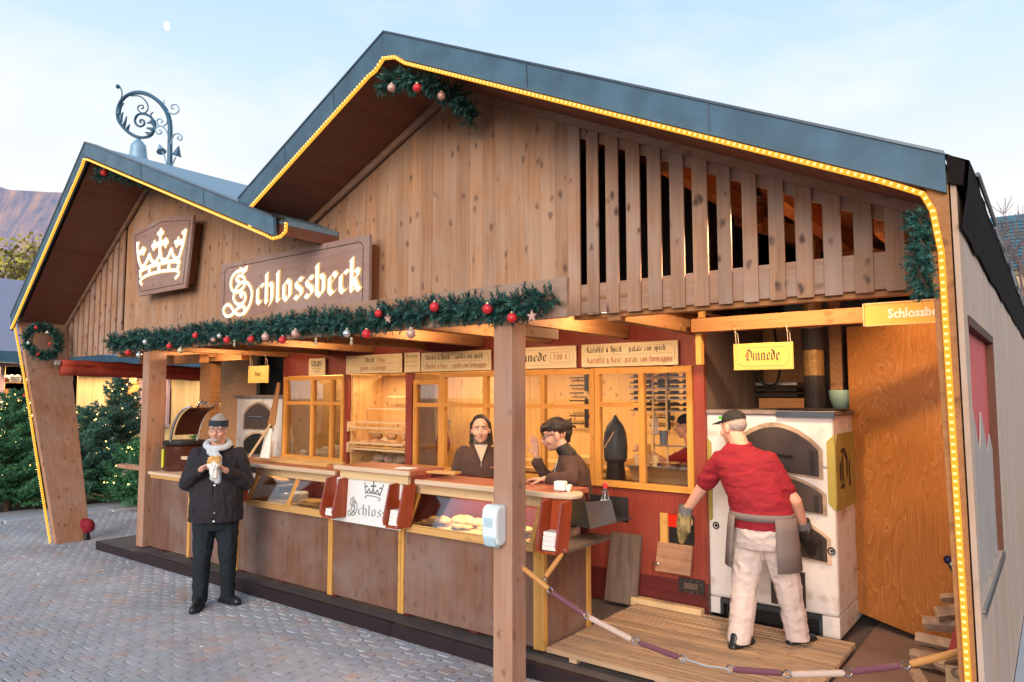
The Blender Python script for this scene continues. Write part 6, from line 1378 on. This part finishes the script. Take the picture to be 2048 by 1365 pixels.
for i, (a, b) in enumerate(fw):
    a, b = Vector(a), Vector(b); r = random.uniform(.035, .055); d = (b-a).normalized(); x = d.cross(Vector((0, 0, 1))).normalized(); z = x.cross(d); Q = []
    for k in range(7): q = 2*PI*k/7+random.uniform(-.3, .3); rr_ = r*random.uniform(.75, 1.1); Q.append(a + x*rr_*math.cos(q)+z*rr_*math.sin(q))
    o = MB().prism(Q, b-a).build('firewood_log', M['log'] if i not in (1, 10) else M['logend']); tag(o, whr[i]+' in the firewood corner', 'log', 'firewood pile by the right leg')
    MB().prism([a-d*.004+(q-a)*.93 for q in Q], d*.0035).build('sawn_end', M['logend'], o)
tag(MB().hexa([(-.62, 5.1, .33), (-.44, 5.1, .33), (-.44, 5.5, .33), (-.60, 5.5, .33), (-.54, 5.1, .62), (-.44, 5.1, .62), (-.44, 5.5, .80), (-.48, 5.5, .72)]).build('painted_board', M['brickr']), 'red painted board end leaning over the firewood', 'board')
tag(MB().obox((-.56, 5.06, .27), (.09, .05, .18)).build('white_block', M['cream']), 'pale wooden block under the red board end', 'block')
t = T('hand_brush', 'small tool with blue black knob stuck over the firewood', 'tool', (-.5, 5.6, .7)); MB().cap((-.62, 5.75, .80), (-.50, 5.65, .66), .03, .04).build('body', M['dsteel'], t); MB().ell((-.645, 5.77, .83), .032, n=10, k=8).build('knob', flat('knob_blue', (.01, .015, .06), .15), t)
# ------------------------------------------------------------------ people (local frame: x = own right, y = forward, z up)
def blob(name, mb, voxel, it, mat, parent, fold=0, fs=8, seed=0, clip=None, fv=None):
    me = bpy.data.meshes.new('tmp'); me.from_pydata([tuple(q) for q in mb.v], [], mb.f); o = bpy.data.objects.new('tmp', me); COL.objects.link(o)
    r_ = o.modifiers.new('r', 'REMESH'); r_.mode = 'VOXEL'; r_.voxel_size = voxel; r_.adaptivity = 0
    if it: s_ = o.modifiers.new('s', 'SMOOTH'); s_.factor = .55; s_.iterations = it
    bpy.context.view_layer.update(); dg = bpy.context.evaluated_depsgraph_get(); ne = bpy.data.meshes.new_from_object(o.evaluated_get(dg)); bpy.data.objects.remove(o); bpy.data.meshes.remove(me)
    ne.name = name
    if fold:
        sd_ = Vector((seed*3.1, seed, 0)); nr = [v.normal.copy() for v in ne.vertices]; fv = fv or (1, 1, .35)
        for v, n in zip(ne.vertices, nr):
            c = v.co; q = Vector((c.x*fs*fv[0], c.y*fs*fv[1], c.z*fs*fv[2]))+sd_; k = noise.noise(q) + .5*noise.noise(q*2.3); k = 1-abs(k)*2.2
            v.co = c + n*fold*k
    if clip: # drop everything below / above a plane
        bm = bmesh.new(); bm.from_mesh(ne)
        for co, no in clip: bmesh.ops.bisect_plane(bm, geom=bm.verts[:]+bm.edges[:]+bm.faces[:], plane_co=co, plane_no=no, clear_outer=True)
        bm.to_mesh(ne); bm.free()
    for p in ne.polygons: p.use_smooth = True
    ne.materials.append(mat); return link(name, ne, None, parent)
class Head:
    def __init__(s, c, yaw=0, pitch=0, roll=0, k=1.0): s.M = Matrix.Translation(Vector(c)) @ Euler((pitch, roll, yaw), 'XYZ').to_matrix().to_4x4(); s.k = k; s.e = Euler((pitch, roll, yaw), 'XYZ')
    def p(s, *q): return s.M @ (Vector(q)*s.k)
    def skull(s, m, male=True):
        k = s.k; e = s.e; E = lambda c, r: m.ell(s.p(*c), tuple(q*k for q in r), e, n=16, k=12)
        E((0, -.012, .03), (.076, .096, .090)); E((0, .022, -.03), (.066, .070, .080)); E((0, .036, -.075), (.050, .050, .040)); E((0, .060, -.092), (.026, .026, .022))
        m.cap(s.p(0, .083, .012), s.p(0, .110, -.030), .008*k, .014*k); E((0, .098, -.038), (.017, .015, .010))
        for x in (-1, 1):
            E((x*.040, .064, -.030), (.026, .026, .028)); E((x*.077, -.006, -.012), (.010, .022, .033)); E((x*.03, .078, .034), (.026, .012, .010)); m.cap(s.p(x*.016, .090, -.056), s.p(0, .094, -.0545), .005*k, .0065*k); m.cap(s.p(x*.014, .089, -.066), s.p(0, .092, -.067), .006*k, .0075*k)
    def face(s, parent, brow='hair_d', iris='hair_d', beard=None):
        k = s.k; m = MB(); mi = MB(); mb_ = MB(); ml = MB()
        for x in (-1, 1):
            m.ell(s.p(x*.030, .0775, .009), .0115*k, n=10, k=8); mi.ell(s.p(x*.030, .0868, .009), (.0052*k,)*3, n=8, k=6)
            mb_.cap(s.p(x*.014, .091, .030), s.p(x*.046, .079, .034), .0042*k, .003*k)
            mb_.cap(s.p(x*.018, .0885, .0175), s.p(x*.043, .080, .0165), .0022*k, .002*k)
        m.build('eyes', M['eyew'], parent, smooth=True); mi.build('iris', M[iris], parent, smooth=True); mb_.build('eyebrows', M[brow], parent, smooth=True)
        ml.cap(s.p(-.020, .0905, -.061), s.p(0, .0985, -.0600), .0034*k, .0045*k); ml.cap(s.p(.020, .0905, -.061), s.p(0, .0985, -.0600), .0034*k, .0045*k); ml.build('lips', M['lip'], parent, smooth=True)
    def glasses(s, parent, mat='ink', r=.023, th=.0022):
        m = MB(); k = s.k
        for x in (-1, 1):
            m.tube([s.p(x*.031+r*1.15*math.cos(a*PI/8), .100-.012*abs(math.cos(a*PI/8))*(1 if math.cos(a*PI/8)*x > 0 else 0), .006+r*.82*math.sin(a*PI/8)) for a in range(17)], th*k, 6)
            m.tube([s.p(x*.057, .088, .012), s.p(x*.078, .02, .010), s.p(x*.080, -.02, .0)], th*k, 6)
        m.tube([s.p(-.006, .103, .012), s.p(.006, .103, .012)], th*k, 6); m.build('glasses', M[mat], parent)
def hand(m, w, d, n, curl=.3, side=1, spread=.10, k=1.0, thumb=.5):
    w, d, n = Vector(w), Vector(d).normalized(), Vector(n); n = (n - d*n.dot(d)).normalized(); s = d.cross(n)*side
    for i in range(4):
        kn = w + d*.088*k + s*(i-1.5)*.020*k; m.cap(w + s*(i-1.5)*.012*k + d*.01, kn, .0125*k, .0105*k, 8)
        q = (d + s*(i-1.5)*spread).normalized(); p = kn; L = (.070, .082, .078, .060)[i]*k
        for j, f in enumerate((.42, .32, .26)):
            ang = curl*(j+1)*.8; dd = (q*math.cos(ang) + n*math.sin(ang)).normalized(); p2 = p + dd*L*f; m.cap(p, p2, .0090*k-.0008*j, .0082*k-.0008*j, 8); p = p2
    b = w + d*.022*k - s*.026*k; t1 = b + (d*.55 - s*.75 + n*.35).normalized()*.036*k; t2 = t1 + (d*.9 - s*.25 + n*thumb).normalized()*.030*k; t3 = t2 + (d*1.0 + s*.1 + n*thumb).normalized()*.026*k
    m.cap(b, t1, .0135*k, .0115*k, 8); m.cap(t1, t2, .011*k, .010*k, 8); m.cap(t2, t3, .0098*k, .0082*k, 8)
def arm(m, sh, el, wr, r=(.050, .040, .027)): m.cap(sh, el, r[0], r[1]); m.cap(el, wr, r[1], r[2])
def shoes(parent, feet, mat, L=.135):
    for (x, y, z, ang) in feet:
        m = MB(); d = Vector((math.sin(ang), math.cos(ang), 0)); c = Vector((x, y, z)); s_ = Vector((d.y, -d.x, 0))
        m.cap(c - d*.07+Vector((0, 0, .035)), c + d*L+Vector((0, 0, .030)), .040, .036); m.cap(c+d*.05+Vector((0, 0, .040)), c+d*(L-.01)+Vector((0, 0, .034)), .048, .040); m.cap(c-d*.05+Vector((0, 0, .04)), c-d*.04+Vector((0, 0, .10)), .043, .040); m.cap(c-d*.02+Vector((0, 0, .08)), c+d*.06+Vector((0, 0, .05)), .035, .035)
        b = blob('shoe', m, .008, 3, M[mat], parent, clip=[((0, 0, z+.004), (0, 0, -1))])
        k = MB(); k.prism([c + d*a*1 + s_*q + Vector((0, 0, 0)) for a, q in ((-.115, -.03), (-.115, .03), (-.03, .043), (.10, .05), (.165, .03), (.172, 0), (.165, -.03), (.10, -.05), (-.03, -.043))], (0, 0, .020)); k.build('sole', M['black'], b)

# --- man eating in front of the counter
t = T('person', 'stout man in dark jacket, headband and pale scarf eating with both hands before the counter', 'person')
H = Head((.0, .06, 1.63), -.12, -.06, -.04, 1.0); body = MB(); H.skull(body)
body.cap((0, .0, 1.42), (0, .04, 1.56), .065, .062); body.loft([(0, 0, .85, .15, .11), (0, 0, 1.1, .16, .12), (0, 0, 1.35, .17, .10), (0, 0, 1.45, .09, .07)], 16)
body.cap((.095, 0, .82), (.105, .05, .46), .07, .055); body.cap((.105, .05, .46), (.112, .07, .08), .05, .04); body.cap((-.095, 0, .82), (-.115, .02, .46), .07, .055); body.cap((-.115, .02, .46), (-.118, -.03, .08), .05, .04)
RW, LW = (.085, .315, 1.295), (-.105, .30, 1.275)
arm(body, (.18, .0, 1.40), (.255, .06, 1.13), RW); arm(body, (-.18, .0, 1.40), (-.265, .05, 1.13), LW)
hand(body, RW, (-.75, .35, .35), (-.4, .5, -.6), .55, -1, .05, 1.05); hand(body, LW, (.55, .35, .50), (.5, .4, -.5), .55, 1, .05, 1.05)
blob('body', body, .0052, 2, M['skin2'], t)
H.face(t, 'hair_g', 'hair_d'); H.glasses(t, 'ink', .022, .0016)
m = MB(); m.ell(H.p(0, -.018, .055), (.086, .102, .082), H.e, n=18, k=12); m.ell(H.p(0, -.03, .11), (.055, .06, .04), H.e); blob('hair', m, .010, 2, M['hair_g'], t, fold=.006, fs=40)
m = MB(); pts = [(.0875*math.cos(a), -.008+.101*math.sin(a)) for a in [2*PI*i/28 for i in range(29)]]
for i in range(28):
    (a, b), (c, d) = pts[i], pts[i+1]; z0_, z1_ = .038, .095
    m.hexa([H.p(a, b, z0_), H.p(c, d, z0_), H.p(c*.93, d*.93, z0_), H.p(a*.93, b*.93, z0_), H.p(a*.985, b*.985, z1_), H.p(c*.985, d*.985, z1_), H.p(c*.9, d*.9, z1_), H.p(a*.9, b*.9, z1_)])
m.build('headband', M['navy'], t)
m = MB(); m.ell(H.p(0, .078, -.088), (.034, .022, .018), H.e); m.ell(H.p(0, .095, -.047), (.026, .010, .005), H.e); blob('beard', m, .006, 1, M['hair_g'], t)
m = MB()
for i in range(20):
    a, b = 2*PI*i/20, 2*PI*(i+1)/20; f = lambda q: Vector((.104*math.cos(q), .035+.096*math.sin(q), 1.475 - .035*math.sin(q) + (.02 if math.cos(q) else 0))); m.cap(f(a), f(b), .028, .028)
m.cap((.05, .13, 1.43), (-.01, .17, 1.38), .034, .034); m.cap((-.01, .165, 1.40), (.0, .20, 1.20), .034, .040); m.cap((-.03, .165, 1.38), (-.03, .20, 1.17), .030, .034)
blob('scarf', m, .008, 2, M['scarf'], t, fold=.004, fs=16)
m = MB(); m.loft([(0, .02, .775, .235, .185), (0, .025, .85, .238, .198), (0, .03, 1.0, .235, .205), (0, .02, 1.15, .228, .195), (0, .01, 1.30, .222, .165), (0, .0, 1.39, .19, .13), (0, 0, 1.45, .12, .09)], 28)
m.cap((.175, 0, 1.385), (.255, .05, 1.13), .078, .070); m.cap((.255, .05, 1.13), (.125, .26, 1.265), .070, .050); m.cap((-.175, 0, 1.385), (-.265, .05, 1.13), .078, .070); m.cap((-.265, .05, 1.13), (-.135, .25, 1.25), .070, .050)
jk = blob('jacket', m, .0095, 3, M['jacket'], t, fold=.011, fs=9, seed=4, clip=[((0, 0, .782), (0, 0, -1))], fv=(1, 1, .5))
for x in (-1, 1):
    MB().hexa([(x*.03, .135, 1.36), (x*.13, .10, 1.38), (x*.13, .085, 1.38), (x*.03, .12, 1.36), (x*.085, .105, 1.47), (x*.15, .04, 1.48), (x*.14, .03, 1.475), (x*.075, .09, 1.465)]).build('collar', M['jacket'], jk)
zf = [(0, .205+.005, .80), (0, .226, .9), (0, .238, 1.0), (0, .234, 1.1), (0, .21, 1.2), (0, .185, 1.3)]
MB().tube([(x+.012, y, z) for x, y, z in zf], .006, 5).build('front_seam', M['black'], jk)
for z, y in ((1.13, .235), (.88, .226), (.80, .215)): MB().ell((-.012, y+.004, z), (.011, .005, .011), n=10, k=6).build('button', M['silver'], jk)
for x in (-1, 1): MB().tube([(x*.13, .20, .98), (x*.18, .175, .88)], .005, 5).build('pocket_seam', M['black'], jk)
m = MB(); m.loft([(0, 0, .70, .17, .13), (0, 0, .85, .19, .15), (0, 0, .92, .19, .15)], 20)
FT = [(.115, .12, 0, .12), (-.12, -.02, 0, -.75)]
m.cap((.095, .0, .80), (.105, .06, .46), .112, .080); m.cap((.105, .06, .46), (.112, .07, .06), .078, .064); m.cap((-.095, 0, .80), (-.115, .03, .46), .112, .080); m.cap((-.115, .03, .46), (-.118, -.03, .06), .078, .064)
blob('trousers', m, .010, 3, M['trouser'], t, fold=.007, fs=8, seed=2, clip=[((0, 0, .045), (0, 0, -1))], fv=(1, 1, .9))
shoes(t, FT, 'shoe', .15)
MAN = t; put(t, (-6.39, 3.74, 0), math.atan2(-.62, .78)-PI/2, s=1.0)
fd = T('flatbread_wrap', 'filled flatbread in a white paper napkin held by the eating man', 'snack')
m = MB(); m.ell((0, 0, 0), (.055, .03, .035)); m.ell((.02, .01, .03), (.03, .02, .02)); m.ell((-.03, 0, .03), (.025, .02, .02)); blob('filling', m, .007, 1, M['flat'], fd, fold=.008, fs=50)
m = MB(); m.ell((0, -.0, -.035), (.05, .035, .045)); m.cap((.01, 0, -.04), (-.01, -.005, -.12), .035, .03); blob('paper_napkin', m, .007, 1, M['paper'], fd, fold=.010, fs=40)
hw = Matrix.Rotation(MAN.rotation_euler.z, 3, 'Z') @ Vector((-.02, .385, 1.36)); put(fd, Vector(MAN.location)+hw, MAN.rotation_euler.z)

# --- seller facing the square
t = T('person', 'seller with long dark hair in brown fleece facing the square behind the counter', 'person')
H = Head((0, .04, 1.475), -.08, -.02, .04, 1.07); body = MB(); H.skull(body, False)
body.cap((0, 0, 1.28), (0, .02, 1.43), .055, .052); body.loft([(0, 0, .8, .14, .10), (0, 0, 1.0, .12, .09), (0, 0, 1.2, .14, .09), (0, 0, 1.31, .08, .06)], 14)
for x in (-1, 1): body.cap((x*.09, 0, .82), (x*.09, 0, .06), .08, .04)
for x in (-1, 1): arm(body, (x*.16, 0, 1.25), (x*.23, -.03, .98), (x*.20, .10, .78), (.042, .035, .025)); hand(body, (x*.20, .10, .78), (0, .3, -1), (-x, 0, 0), .3, x)
blob('body', body, .0055, 2, M['skin'], t); H.face(t)
m = MB(); m.ell(H.p(0, -.032, .050), (.083, .088, .084), H.e, n=18, k=12)
for x in (-1, 1):
    for i in range(4): m.cap(H.p(x*(.070+.004*i), -.004-.022*i, .050), H.p(x*(.080+.005*i), -.022-.02*i, -.14), .014, .012)
    m.cap(H.p(0.0, .040, .112), H.p(x*.068, .028, .066), .015, .013); m.cap(H.p(x*.068, .028, .066), H.p(x*.078, .0, .0), .013, .010)
m.cap(H.p(-.05, -.05, 0), H.p(-.05, -.04, -.14), .05, .04); m.cap(H.p(.05, -.05, 0), H.p(.05, -.04, -.14), .05, .04)
blob('hair', m, .008, 2, M['hair_d'], t, fold=.003, fs=60)
m = MB(); m.loft([(0, .0, .78, .20, .155), (0, .0, .9, .205, .16), (0, .0, 1.05, .20, .155), (0, .0, 1.18, .19, .135), (0, -.005, 1.255, .165, .10), (0, 0, 1.31, .085, .075)], 26)
for x in (-1, 1): m.cap((x*.155, 0, 1.245), (x*.24, -.03, .98), .070, .060); m.cap((x*.24, -.03, .98), (x*.21, .08, .80), .060, .045)
fl_ = blob('fleece', m, .010, 3, M['brownf'], t, fold=.012, fs=9, seed=7)
m = MB(); m.cap((0, .01, 1.30), (0, .025, 1.375), .076, .066); blob('neck_warmer', m, .009, 1, M['collar'], t, fold=.003, fs=30)
MB().prism([(-.062, .098, 1.335), (0, .158, 1.175), (.062, .098, 1.335)], (0, .012, .0)).build('undershirt', M['beige'], t)
for x in (-1, 1): MB().hexa([(x*.005, .155, 1.17), (x*.05, .14, 1.19), (x*.05, .125, 1.19), (x*.005, .14, 1.17), (x*.062, .108, 1.345), (x*.115, .05, 1.36), (x*.11, .04, 1.35), (x*.06, .095, 1.34)]).build('collar', M['brownf'], fl_)
MB().obox((0, .168, 1.155), (.012, .008, .035)).build('zip_pull', M['silver'], fl_)
MB().obox((-.11, .150, 1.13), (.055, .006, .016)).build('chest_logo', M['inkr'], fl_)
put(t, (-4.42, 5.28, .13), math.atan2(-.72, .60)-PI/2+.06, s=1.02)

# --- seller with glasses, turned aside, one hand raised, the other on the counter
t = T('person', 'seller with glasses and tied dark hair raising one hand, other hand on the counter', 'person')
H = Head((0, .14, 1.475), .12, -.26, .0, 1.05); body = MB(); H.skull(body, False)
body.cap((0, .02, 1.28), (0, .11, 1.42), .055, .052); body.loft([(0, 0, .8, .14, .10), (0, 0, 1.0, .12, .09), (0, .01, 1.2, .14, .09), (0, .02, 1.30, .08, .06)], 14)
for x in (-1, 1): body.cap((x*.09, 0, .82), (x*.09, 0, .06), .08, .04)
RW = (.15, .31, 1.29); LW = (-.34, .20, 1.155)
arm(body, (.16, .02, 1.24), (.19, .20, 1.06), RW, (.042, .036, .024)); hand(body, RW, (0, .12, 1), (-.6, .5, 0), .12, 1, .07)
arm(body, (-.16, .02, 1.24), (-.33, .0, 1.16), LW, (.042, .036, .024)); hand(body, LW, (.15, 1, .0), (0, 0, -1), .35, -1, .08)
blob('body', body, .0055, 2, M['skin'], t); H.face(t); H.glasses(t, 'ink', .024, .0028)
m = MB(); m.ell(H.p(0, -.020, .045), (.085, .100, .090), H.e, n=18, k=12); m.ell(H.p(0, .055, .072), (.068, .040, .038), H.e)
for i in range(7): m.cap(H.p(-.055+.018*i, .085, .075), H.p(-.058+.019*i, .100, .040), .014, .007)
m.ell(H.p(0, -.11, .04), (.045, .04, .05), H.e); m.cap(H.p(0, -.12, .05), H.p(.02, -.17, .01), .02, .006); m.cap(H.p(0, -.09, -.01), H.p(0, -.08, -.07), .045, .02); m.cap(H.p(0, -.12, .07), H.p(-.03, -.16, .09), .015, .004)
blob('hair', m, .008, 2, M['hair_d'], t, fold=.004, fs=60)
m = MB(); m.loft([(0, .0, .78, .19, .15), (0, .0, .95, .195, .155), (0, .01, 1.08, .19, .15), (0, .01, 1.18, .185, .135), (0, .01, 1.25, .16, .10), (0, .03, 1.31, .085, .075)], 26)
m.cap((.155, .01, 1.235), (.20, .19, 1.06), .068, .060); m.cap((.20, .19, 1.06), (.155, .30, 1.235), .058, .043); m.cap((-.155, .01, 1.235), (-.34, .0, 1.155), .070, .060); m.cap((-.34, .0, 1.155), (-.345, .15, 1.155), .056, .045)
fl_ = blob('fleece', m, .010, 3, M['brownf'], t, fold=.012, fs=9, seed=9)
m = MB(); m.cap((0, .03, 1.30), (0, .075, 1.36), .074, .064); blob('neck_warmer', m, .009, 1, M['hair_d'], t)
MB().tube([(0, .148, 1.0), (0, .158, 1.10), (0, .142, 1.2), (0, .12, 1.27)], .004, 5).build('zip', M['silver'], fl_)
MB().ell(H.p(-.082, .0, -.045), .006, n=8, k=6).build('earring', M['silver'], t)
put(t, (-3.18, 4.98, .13), PI/2+.52, s=1.02)

# --- baker seen from behind
t = T('person', 'baker seen from behind in crimson polo, black cap, grey apron and oven gloves', 'person')
# local frame: forward (+y) is towards the oven; torso leans to the baker's left
H = Head((-.205, .10, 1.58), 1.15, -.16, .0, 1.06); body = MB(); H.skull(body)
body.cap((-.11, .04, 1.38), (-.18, .085, 1.52), .070, .068); body.loft([(0, 0, .85, .16, .12), (0, .0, 1.05, .17, .13), (-.04, .03, 1.3, .17, .11), (-.06, .04, 1.41, .09, .07)], 16)
body.cap((.125, .0, .80), (.185, .07, .44), .08, .06); body.cap((.185, .07, .44), (.22, .14, .09), .055, .045); body.cap((-.065, 0, .80), (-.09, -.05, .44), .08, .06); body.cap((-.09, -.05, .44), (-.10, -.165, .09), .055, .045)
LE, LWr = (-.46, .05, 1.09), (-.60, .07, .90); RE, RWr = (.25, .07, 1.06), (.27, .20, .86)
arm(body, (-.28, .03, 1.32), LE, LWr, (.056, .048, .032)); arm(body, (.07, .03, 1.30), RE, RWr, (.058, .048, .034))
hand(body, LWr, (-.3, .1, -1), (.6, -.4, 0), .35, 1); hand(body, RWr, (.1, .4, -1), (-.6, .3, 0), .4, -1)
blob('body', body, .006, 2, M['skin2'], t); H.face(t, 'hair_g')
m = MB(); m.ell(H.p(0, -.03, .02), (.080, .088, .075), H.e); blob('hair', m, .009, 1, M['hair_g'], t)
m = MB(); m.ell(H.p(0, -.014, .055), (.086, .104, .078), H.e, n=18, k=12); cp = blob('cap', m, .008, 2, M['cap'], t, clip=[(tuple(H.p(0, 0, .040)), tuple(H.M.to_3x3() @ Vector((0, -.12, -1))))])
MB().hexa([H.p(-.06, .07, .050), H.p(.06, .07, .050), H.p(.045, .165, .042), H.p(-.045, .165, .042), H.p(-.06, .07, .058), H.p(.06, .07, .058), H.p(.045, .165, .047), H.p(-.045, .165, .047)]).build('cap_brim', M['cap'], cp, bevel=.002)
MB().hexa([H.p(.066, .045, .068), H.p(.078, .020, .068), H.p(.080, .020, .070), H.p(.068, .047, .070), H.p(.062, .043, .092), H.p(.074, .020, .094), H.p(.076, .022, .094), H.p(.064, .045, .092)]).build('cap_logo', M['green'], cp)
for sx_ in (-1,):
    MB().obox(H.p(-.082, .035, .078), (.004, .03, .024), H.e).build('cap_logo', M['green'], cp)
m = MB(); m.loft([(.03, .0, .85, .212, .185), (.03, .0, .90, .217, .186), (.03, .0, .96, .225, .185), (.005, .0, 1.08, .222, .178), (-.055, .015, 1.22, .232, .165), (-.105, .03, 1.34, .24, .14), (-.12, .035, 1.405, .165, .105), (-.145, .05, 1.455, .088, .078)], 30)
m.cap((-.28, .03, 1.32), (-.41, .05, 1.16), .086, .074); m.cap((.075, .03, 1.33), (.185, .055, 1.14), .086, .074)
blob('polo_shirt', m, .0095, 3, M['polo'], t, fold=.007, fs=9, seed=12, clip=[((0, 0, .862), (0, 0, -1))], fv=(.6, .6, 1.5))
MB().tube([(-.147+.085*math.cos(a), .052+.077*math.sin(a), 1.452+.012*math.sin(a*1)) for a in [2*PI*i/20 for i in range(21)]], .016, 8, False).build('shirt_collar', M['polo'], t, smooth=True)
m = MB(); m.loft([(.03, .0, .72, .20, .165), (.03, 0, .82, .213, .188), (.03, 0, .89, .205, .178), (.03, 0, .92, .19, .165)], 24)
FR, FL = (.215, .18, 0), (-.10, -.17, 0)
m.cap((.125, .0, .80), (.185, .07, .44), .125, .095); m.cap((.185, .07, .44), (.22, .14, .07), .092, .080); m.cap((-.065, 0, .80), (-.09, -.05, .44), .125, .095); m.cap((-.09, -.05, .44), (-.10, -.165, .07), .092, .082)
blob('trousers', m, .0095, 3, M['pants'], t, fold=.008, fs=8, seed=5, clip=[((0, 0, .06), (0, 0, -1))], fv=(1, 1, 1.3))
shoes(t, [(FR[0], FR[1], 0, .5), (FL[0], FL[1], 0, .25)], 'shoe', .14)
# apron wraps round the hips and is open at the back
def shell(mb_, a0, a1, rings, th=.008, n=16):
    vs = []; 
    for i in range(n+1):
        q = a0+(a1-a0)*i/n
        for (cx, cy, z, rx, ry, zz) in rings: vs.append((cx+rx*math.cos(q), cy+ry*math.sin(q), z+zz(i/n)))
    k = len(rings); mb_.add(vs, [(i*k+j, (i+1)*k+j, (i+1)*k+j+1, i*k+j+1) for i in range(n) for j in range(k-1)])
ap = MB(); z_ = lambda q: 0
shell(ap, R(-128+360), R(-52), [(.03, 0, .58, .265, .24, lambda q: .0), (.03, 0, .72, .255, .225, z_), (.03, 0, .86, .243, .210, z_), (.03, 0, .95, .232, .197, z_)], n=24)
a_ = ap.build('apron', M['apron'], t, smooth=True); sol = a_.modifiers.new('solid', 'SOLIDIFY'); sol.thickness = .008
m = MB(); 
shell(m, 0, 2*PI, [(.03, 0, .925, .234, .199, lambda q: .0), (.03, 0, .975, .236, .200, z_)], n=30); w2 = m.build('apron_band', M['apron'], t, smooth=True); w2.modifiers.new('s', 'SOLIDIFY').thickness = .01
# gloves
for (wr_, d, nm) in ((Vector(LWr), Vector((-.16, .06, -.9)), 'left'), (Vector(RWr), Vector((.08, .35, -.7)), 'right')):
    d.normalize(); m = MB(); m.cap(wr_+d*.0, wr_+d*.10, .052, .058); m.cap(wr_+d*.10, wr_+d*.23, .058, .030); m.cap(wr_+d*.06+Vector((.03, -.02, 0)), wr_+d*.15+Vector((.055, -.03, 0)), .024, .018)
    g_ = blob('oven_glove', m, .009, 2, M['glove'] if nm == 'left' else M['iron'], t, fold=.006, fs=18)
    m = MB(); m.cap(wr_-d*.045, wr_+d*.02, .058, .056); blob('glove_cuff', m, .009, 1, M['glovec'], g_, clip=[(tuple(wr_-d*.05), tuple(-d)), (tuple(wr_+d*.035), tuple(d))])
put(t, (-1.785, 5.30, .145), 0, s=.99)

# --- assistant in red behind the serving window, and a kneading baker
t = T('person', 'assistant in red polo and dark cap holding a sauce bottle behind the serving window', 'person')
H = Head((0, .06, 1.52), 0, -.1, 0, 1.0); body = MB(); H.skull(body); body.cap((0, 0, 1.28), (0, .03, 1.43), .055, .055); body.loft([(0, 0, .8, .14, .10), (0, 0, 1.2, .15, .09), (0, 0, 1.31, .08, .06)], 14)
for x in (-1, 1): body.cap((x*.09, 0, .82), (x*.09, 0, .06), .08, .04)
LW = (-.10, .46, 1.28); arm(body, (-.17, .0, 1.26), (-.16, .22, 1.16), LW, (.045, .037, .026)); hand(body, LW, (.1, 1, .15), (.6, 0, -.3), .6, 1); arm(body, (.17, 0, 1.26), (.22, .1, 1.02), (.15, .33, .98), (.045, .037, .026)); hand(body, (.15, .33, .98), (0, 1, -.1), (0, 0, -1), .3, -1)
blob('body', body, .007, 2, M['skin2'], t); H.face(t)
m = MB(); m.ell(H.p(0, -.014, .05), (.084, .10, .075), H.e); blob('cap', m, .009, 1, M['cap'], t)
m = MB(); m.loft([(0, 0, .78, .20, .15), (0, 0, 1.05, .20, .155), (0, 0, 1.2, .20, .13), (0, 0, 1.3, .09, .08)], 22); m.cap((-.155, 0, 1.25), (-.165, .16, 1.17), .072, .062); m.cap((.155, 0, 1.25), (.21, .08, 1.06), .072, .062)
blob('polo_shirt', m, .012, 2, M['polo'], t, fold=.008, fs=9)
p = py(1376, 880, 6.75); put(t, (p.x+.03, 6.78, .13), PI/2+.15)
bt = T('sauce_bottle', 'white sauce bottle held up by the assistant behind the serving window', 'bottle'); MB().lathe([(.03, -.10), (.036, -.08), (.034, .06), (.014, .10), (.008, .13)], n=14).build('body', M['white'], bt, smooth=True); q = py(1308, 850, 6.72); put(bt, (q.x, 6.74, q.z))
t = T('person', 'baker in white sleeves bending over the dough behind the kneading window', 'person')
H = Head((0, .10, 1.50), 0, -.4, 0, 1.0); body = MB(); H.skull(body); body.cap((0, 0, 1.28), (0, .05, 1.42), .055, .055); body.loft([(0, 0, .8, .14, .10), (0, 0, 1.2, .15, .09), (0, 0, 1.31, .08, .06)], 14)
for x in (-1, 1): body.cap((x*.09, 0, .82), (x*.09, 0, .06), .08, .04)
for x in (-1, 1): arm(body, (x*.16, 0, 1.26), (x*.22, .25, 1.22), (x*.12, .50, 1.16), (.045, .037, .028)); hand(body, (x*.12, .50, 1.16), (0, 1, -.4), (0, 0, -1), .3, x)
blob('body', body, .007, 2, M['skin'], t); H.face(t); m = MB(); m.ell(H.p(0, -.014, .05), (.084, .10, .08), H.e); blob('hair', m, .009, 1, M['hair_d'], t)
m = MB(); m.loft([(0, 0, .78, .20, .15), (0, 0, 1.05, .20, .155), (0, 0, 1.2, .20, .13), (0, 0, 1.3, .09, .08)], 22)
for x in (-1, 1): m.cap((x*.155, 0, 1.25), (x*.22, .24, 1.22), .072, .062); m.cap((x*.22, .24, 1.22), (x*.17, .38, 1.19), .06, .055)
blob('shirt', m, .012, 2, M['dough'], t, fold=.008, fs=9)
put(t, (-6.80, 6.55, .13), PI/2+.35)
